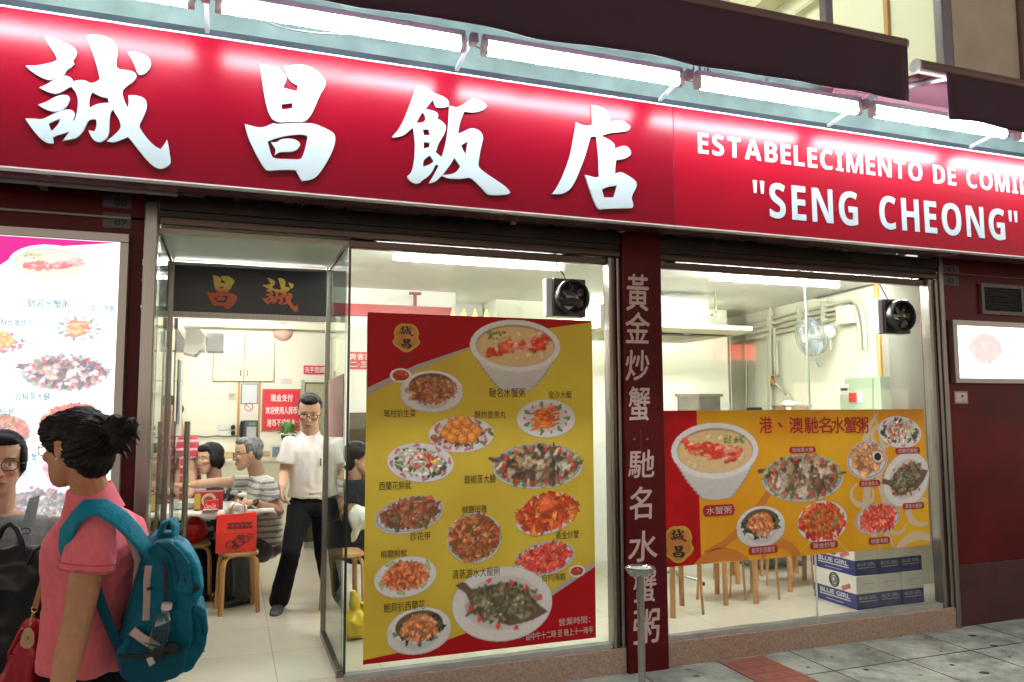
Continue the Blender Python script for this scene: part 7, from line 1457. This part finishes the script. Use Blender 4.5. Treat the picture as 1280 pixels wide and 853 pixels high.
tis = aty(302, 619, 6.52); o = MB().ell(tis, .035, .02, .018, n=12, m=8).build('tissue', mat('tissue_white', (.75, .75, .75), .7, bump=.5, bscale=60), None, smooth=True); tag(o, 'white tissue in the hand of the man in the striped T-shirt', 'tissue')
# red shopping bag on the stool
bgm = mat('red_bag_plastic', (.62, .022, .012), .3, var=.12, scale=9, bump=.3, bscale=22, bdist=.01)
sb = thing('shopping_bag', 'bright red paper shopping bag with dark printed emblem standing on a stool', 'bag', ctr+[0, 0, .46])
b0, b1 = aty(269, 693, ctr[1]-.13), aty(321, 641, ctr[1]-.13); zb_ = FZ+.462; zt_ = b1[2]; yb_ = ctr[1]-.14
MB().loft([[(b0[0]-.0, yb_, zb_), (b1[0], yb_, zb_), (b1[0], yb_+.13, zb_), (b0[0], yb_+.13, zb_)], [(b0[0]+.0, yb_+.012, (zb_+zt_)/2), (b1[0]+.005, yb_+.008, (zb_+zt_)/2), (b1[0], yb_+.14, (zb_+zt_)/2), (b0[0], yb_+.145, (zb_+zt_)/2)], [(b0[0]+.004, yb_+.045, zt_-.012), (b1[0]-.002, yb_+.042, zt_), (b1[0]-.004, yb_+.10, zt_), (b0[0]+.006, yb_+.10, zt_-.012)]]).build('bag_body', bgm, sb, bevel=.004)
pr = mat('dark_red_print', (.12, .01, .008), .5); xm_ = (b0[0]+b1[0])/2+.02
mb = MB(); w_ = (b1[0]-b0[0]); hh_ = zt_-zb_
def onbag(u, z): k = (z-zb_)/hh_; return (xm_+u, yb_+(.010*k*2 if k < .5 else .010+.035*(k-.5)*2)-.0035, z)
for (u0, z0, u1, z1) in ((-.085, .60, .095, .66), (-.085, .72, .095, .76)): mb.add([onbag(u0, zb_+hh_*z0), onbag(u1, zb_+hh_*z0), onbag(u1+.008, zb_+hh_*z1), onbag(u0-.008, zb_+hh_*z1)], [(0, 1, 2, 3)])
mb.build('printed_band', pr, sb, fixn=False)
mb = MB()
for k in range(5): mb.add([onbag(-.075+.034*k, zb_+hh_*.665), onbag(-.052+.034*k, zb_+hh_*.665), onbag(-.052+.034*k, zb_+hh_*.715), onbag(-.075+.034*k, zb_+hh_*.715)], [(0, 1, 2, 3)])
mb.build('printed_pattern', pr, sb, fixn=False)
for (u, z, r) in ((-.055, .22, .034), (.0, .27, .042), (.045, .34, .034), (.015, .40, .022), (-.02, .16, .022), (.08, .42, .02)): MB().tube([np.array(onbag(u+r*math.cos(t), zb_+hh_*z+r*.7*math.sin(t)))+[0, -.001, 0] for t in np.linspace(0, 6.283, 19)], .004, 5, cap=False).build('printed_emblem', pr, sb)
for dy in (.045, .10): MB().tube([((b0[0]*.62+b1[0]*.38), yb_+dy, zt_-.005), (b0[0]*.60+b1[0]*.40, yb_+dy-.006, zt_+.06), (xm_-.02, yb_+dy-.008, zt_+.09), (b0[0]*.3+b1[0]*.7, yb_+dy-.006, zt_+.06), (b0[0]*.29+b1[0]*.71, yb_+dy, zt_-.005)], .006, 8).build('handle', mat('pale_handle', (.62, .30, .28), .5), sb, smooth=True)
# white plastic film spilling out of the bag
mb = MB(); mb.ell(((b0[0]+b1[0])/2-.01, yb_+.075, zt_+.02), .085, .03, .055, n=18, m=12); me = remesh(mb, .008, 1); v = getv(me); nn_ = getn(me); putv(me, v+nn_*(npnoise(v, 30, 3)*.03)[:, None]); mesh_obj('plastic_film', me, mat('white_film', (.68, .70, .68), .35), sb)
rbx = FL(246, 752)+[-.06, .1, .46]; mb = MB(); mb.ell(rbx+[0.02, 0, .10], .10, .08, .11).ell(rbx+[.06, -.03, .06], .06, .05, .05); me = remesh(mb, .008, 2); v = getv(me); nn_ = getn(me); putv(me, v+nn_*((1-np.abs(npnoise(v, 16, 2))*4)*.022)[:, None]); o = mesh_obj('plastic_bag', me, mat('red_plastic', (.55, .012, .02), .3), None); tag(o, 'crumpled red plastic bag on the stool behind the teal backpack', 'bag')
# white bag held by the diner in black, yellow bag on the floor
mb = MB(); pc = aty(449, 648, 6.2); mb.ell(pc, .075, .05, .10).cone(pc+[-.01, 0, -.08], .03, pc+[-.05, 0, -.17], .008); me = remesh(mb, .008, 2); v = getv(me); nn_ = getn(me); putv(me, v+nn_*((1-np.abs(npnoise(v*[1, 1, .5], 20, 2))*4)*.015)[:, None]); o = mesh_obj('plastic_bag', me, mat('white_plastic_bag', (.70, .71, .72), .35), None); tag(o, 'white plastic bag on the lap of the diner in black beside the tall poster', 'bag')
mb = MB(); pc = FL(446, 798); mb.ell(pc+[0, 0, .10], .085, .07, .10).cone(pc+[-.01, 0, .19], .03, pc+[-.03, 0, .30], .012).cone(pc+[.03, 0, .17], .03, pc+[.05, 0, .23], .014); me = remesh(mb, .007, 2); v = getv(me); nn_ = getn(me); putv(me, v+nn_*((1-np.abs(npnoise(v*[1, 1, .5], 18, 8))*4)*.018)[:, None]); o = mesh_obj('plastic_bag', me, mat('yellow_plastic_bag', (.72, .50, .01), .35), None); tag(o, 'knotted yellow plastic bag on the floor beside the tall poster', 'bag')
# plant and small frame on the counter behind the waiter
pn = thing('potted_plant', 'small green leafy plant in front of the red notice', 'plant', aty(358, 545, 8.6)); pc = aty(360, 544, 8.6); random.seed(12)
MB().lathe([(.05, -.14), (.07, -.02), (.075, 0), (.06, 0)], pc, 16).build('pot', mat('dark_pot', (.05, .05, .055), .5), pn, smooth=50)
mb = MB()
for k in range(46):
    a = random.uniform(0, 6.283); e = random.uniform(.2, 1.3); L = random.uniform(.10, .22); d = np.array([math.cos(a)*math.cos(e), math.sin(a)*math.cos(e), math.sin(e)]); sd = nz(np.cross(d, Z3)); p = pc+d*.03; tip = p+d*L+[0, 0, -.05*L/.2]; m2 = p+d*L*.55+[0, 0, .01]
    mb.add([p, m2+sd*.018, tip, m2-sd*.018, m2+[0, 0, .006]], [(0, 1, 4), (1, 2, 4), (2, 3, 4), (3, 0, 4)])
mb.build('leaves', mat('leaf_green', (.05, .17, .03), .45, col2=(.10, .26, .05), scale=20), pn, fixn=False)
ct = thing('counter', 'low tiled counter along the back wall behind the diners', 'counter', aty(350, 600, 9.2)); MB().box((-.9, 9.0, FZ), (.80, 9.46, 1.12)).build('base', mat('counter_cream', (.70, .68, .50), .5), ct); MB().box((-.9, 8.97, 1.12), (.83, 9.46, 1.155)).build('worktop', mat('pale_top', (.66, .62, .50), .3), ct, bevel=.005)
pf = thing('small_frame', 'small white picture frame standing on the counter below the plant', 'frame', aty(345, 562, 8.95)); p0 = aty(338, 569, 9.0); p1 = aty(352, 554, 9.0); p0[2] = 1.158
MB().box((p0[0], 9.02, p0[2]), (p1[0], 9.035, p0[2]+.15)).build('border', whitep, pf); MB().box((p0[0]+.02, 9.015, p0[2]+.02), (p1[0]-.02, 9.0198, p0[2]+.13)).build('picture', mat('frame_blue', (.25, .32, .36), .4), pf)

# beer boxes by the right window
navy = mat('carton_navy', (.026, .03, .20), .5, var=.15, scale=8); cwh = mat('carton_white', (.82, .78, .76), .55, var=.05, scale=6); cgr = mat('carton_grey_print', (.38, .36, .36), .5); cbw = mat('carton_letter_white', (.62, .60, .62), .5)
bx0 = FL(1072, 762); 
BW, BH, BD = .222, .248, .46
base = aty(1071, 759, 4.78)
def beer(i, j):
    x0 = base[0]+i*(BW+.004); z0 = FZ+.003+j*(BH+.002); y0 = 4.775+.006*((i+j) % 2); zm = z0+BH*.46
    nm = [['bottom left', 'bottom middle', 'bottom right'], ['top left', 'top middle', 'top right']][j][i]
    t = thing('beer_carton', ['navy and white printed drinks carton at the left end of the bottom layer', 'navy and white printed drinks carton in the middle of the bottom layer', 'navy and white carton at the right end of the bottom layer by the window frame', 'navy and white carton, left of the upper layer under the banner edge', 'navy and white carton, middle of the upper layer under the banner edge', 'navy and white carton, right of the upper layer under the banner edge'][j*3+i], 'carton', (x0+BW/2, y0+BD/2, z0), 'drinks cartons stacked behind the right window')
    MB().box((x0, y0, z0), (x0+BW, y0+BD, zm)).build('lower_half', navy, t, bevel=.0015); MB().box((x0, y0, zm+.0005), (x0+BW, y0+BD, z0+BH)).build('upper_half', cwh, t, bevel=.0015)
    c = np.array([x0+BW/2, y0-.0012, z0])
    text('lettering', 'BLUE GIRL', cgr, t, c+[0, 0, BH*.34], X3, Z3, BW*.80, .026, bold=.03); MB().box(c+[-BW*.38, -.0005, BH*.215], c+[BW*.38, .0008, BH*.245]).build('printed_line', cgr, t)
    MB().tube([c+[.02*math.cos(a), 0, BH*.10+.02*math.sin(a)] for a in np.linspace(0, 6.283, 17)], .002, 4, cap=False).build('printed_seal', mat('dim_navy_print', (.07, .07, .18), .5), t)
    MB().box(c+[-BW*.26, -.0004, BH*.755], c+[BW*.28, .0008, BH*.768]).box(c+[-BW*.10, -.0004, BH*.585], c+[BW*.24, .0008, BH*.595]).build('printed_text_line', mat('pale_print', (.44, .36, .36), .6), t)
    if i == 0:
        xs = x0-.0012; sc_ = np.array([xs, y0+BD/2, z0]); ux = np.array([0, -1., 0])
        text('lettering', 'BLUE GIRL', cbw, t, sc_+[0, 0, BH*.33], ux, Z3, BD*.70, .036, bold=.035); MB().box(sc_+[-.0004, -BD*.36, BH*.19], sc_+[.001, BD*.36, BH*.225]).build('printed_line', cbw, t); MB().box(sc_+[-.0004, -BD*.2, BH*.085], sc_+[.001, BD*.2, BH*.10]).build('printed_text_line', cbw, t)
        for r, w_ in ((.050, .006), (.038, .004)): MB().tube([sc_+[0, r*math.cos(a)-.0, BH*.735+r*1.05*math.sin(a)] for a in np.linspace(0, 6.283, 29)], w_, 6, cap=False).build('seal_ring', mat('seal_dark', (.05, .05, .06), .5), t)
        MB().lathe([(.030, 0), (.030, .002)], sc_+[0, 0, BH*.735], 20, (-1, 0, 0)).build('seal_figure', mat('seal_mid', (.20, .20, .22), .5), t); MB().ell(sc_+[-.002, .006, BH*.75], .002, .010, .016, n=10, m=8).build('seal_portrait', cwh, t)
        text('lettering', '8888', mat('stamp_red', (.55, .05, .06), .5), t, sc_+[-.0005, -.125, BH*.60], nz([0, -1, .42]), nz([0, .42, 1]), .10, .038, bold=.03)
for j in range(2):
    for i in range(3): beer(i, j)

# right room: table foot, basket on a shelf, cases at the back
tf = thing('table', 'pedestal table with a chrome spider foot behind the banner', 'table', (*FL(872, 735)[:2], FZ)); c = FL(850, 738)+[0, .3, 0]
chrome = mat('chrome', (.55, .55, .55), .12, metal=1)
MB().tube([c+[0, 0, .05], c+[0, 0, .72]], .035, 16).build('column', mat('dark_column', (.05, .05, .05), .35), tf, smooth=60)
for a in (-.65, .6, 2.2, 3.8): d = np.array([math.cos(a), math.sin(a), 0]); MB().ribbon([c+d*.02+[0, 0, .10], c+d*.20+[0, 0, .07], c+d*.36+[0, 0, .032]], [Z3]*3, [.06, .05, .035], .022).build('foot', chrome, tf, smooth=50); MB().lathe([(.022, 0), (.02, .03)], c+d*.355, 12).build('glide', black, tf)
MB().lathe([(.40, .72), (.41, .725), (.41, .745), (.40, .75)], c, 36).build('tabletop', lam, tf, smooth=40)
t2 = thing('table', 'second pedestal table deeper in the room, its dark foot left of the stools', 'table', (*FL(1000, 715)[:2], FZ)); c = FL(985, 712)+[0, .35, 0]; MB().tube([c+[0, 0, .05], c+[0, 0, .72]], .035, 16).build('column', mat('dark_column', (.05, .05, .05), .35), t2, smooth=60); MB().box(c+[-.28, -.28, 0], c+[.28, .28, .04]).build('foot', mat('dark_foot', (.07, .07, .07), .4), t2, bevel=.01); MB().lathe([(.40, .72), (.41, .725), (.41, .745), (.40, .75)], c, 36).build('tabletop', lam, t2, smooth=40)
bk_ = thing('basket', 'brown woven basket with a white towel on its rim by the right hand wall', 'basket', onw(988, 520, .25)); c = onw(990, 512, .30); c = c+[0, 0, -.15]
MB().lathe([(.13, 0), (.16, .08), (.175, .17), (.185, .175), (.185, .19), (.165, .19), (.15, .08), (.12, .02)], c, 28).build('weave', mat('wicker', (.28, .18, .10), .6, var=.4, scale=40, bump=.6, bscale=60), bk_, smooth=40)
mb = MB(); mb.ell(c+[-.06, -.05, .20], .10, .08, .03).ell(c+[-.10, -.10, .15], .05, .03, .07); me = remesh(mb, .008, 2); v = getv(me); nn_ = getn(me); putv(me, v+nn_*(npnoise(v, 22, 4)*.03)[:, None]); o = mesh_obj('towel', me, mat('towel_white', (.74, .74, .72), .8), None); tag(o, 'white towel draped over the rim of the brown basket', 'towel')
sh = thing('shelf', 'narrow shelf carrying the basket along the right hand wall', 'shelf', c); MB().obox(c+[0, 0, -.015], W3, .40, WN, .24, Z3, .012).build('board', mat('shelf_wood', (.45, .28, .13), .45), sh); MB().obox(c+[0, 0, -.30]+W3*.2, W3, .015, WN, .20, Z3, .28).obox(c+[0, 0, -.30]-W3*.2, W3, .015, WN, .20, Z3, .28).build('support', mat('shelf_wood', (.45, .28, .13), .45), sh)
dv = MB(); p = aty(946, 513, 6.6); dv.box(p+[-.07, 0, -.12], p+[.07, .08, .03]); tag(dv.build('black_device', black, None, bevel=.01), 'small black device showing above the banner, left of the basket', 'device'); dvs = MB(); dvs.box(p+[-.10, -.05, -.15], p+[.10, .55, -.122]); tag(dvs.build('side_shelf', mat('shelf_grey', (.4, .4, .38), .5), None), 'small wall shelf under the black device', 'shelf')

# standing ashtray on the pavement
at_ = thing('standing_ashtray', 'tall stainless standing ashtray with a shallow dish in front of the maroon pillar', 'ashtray', (*atd(801, 850, 3.6)[:2], 0)); c = atd(800, 712, 3.6)
ss = mat('polished_steel', (.50, .48, .46), .16, metal=1, var=.1, scale=8)
MB().lathe([(.02, -.03), (.045, -.028), (.062, -.012), (.071, .004), (.071, .012), (.064, .012), (.058, .002), (.02, -.006), (.001, -.007)], c, 40).build('dish', ss, at_, smooth=50)
MB().lathe([(.060, -.002), (.060, .003), (.001, .005)], c, 30).build('ash', mat('ash_grey', (.30, .30, .28), .8, var=.5, scale=60, bump=.6, bscale=120), at_)
MB().tube([(c[0], c[1], .02), (c[0], c[1], c[2]-.025)], .017, 20).build('pole', ss, at_, smooth=60)
MB().lathe([(.15, 0), (.15, .012), (.03, .022), (.022, .05), (.017, .055)], (c[0], c[1], 0), 40).build('foot', ss, at_, smooth=40)
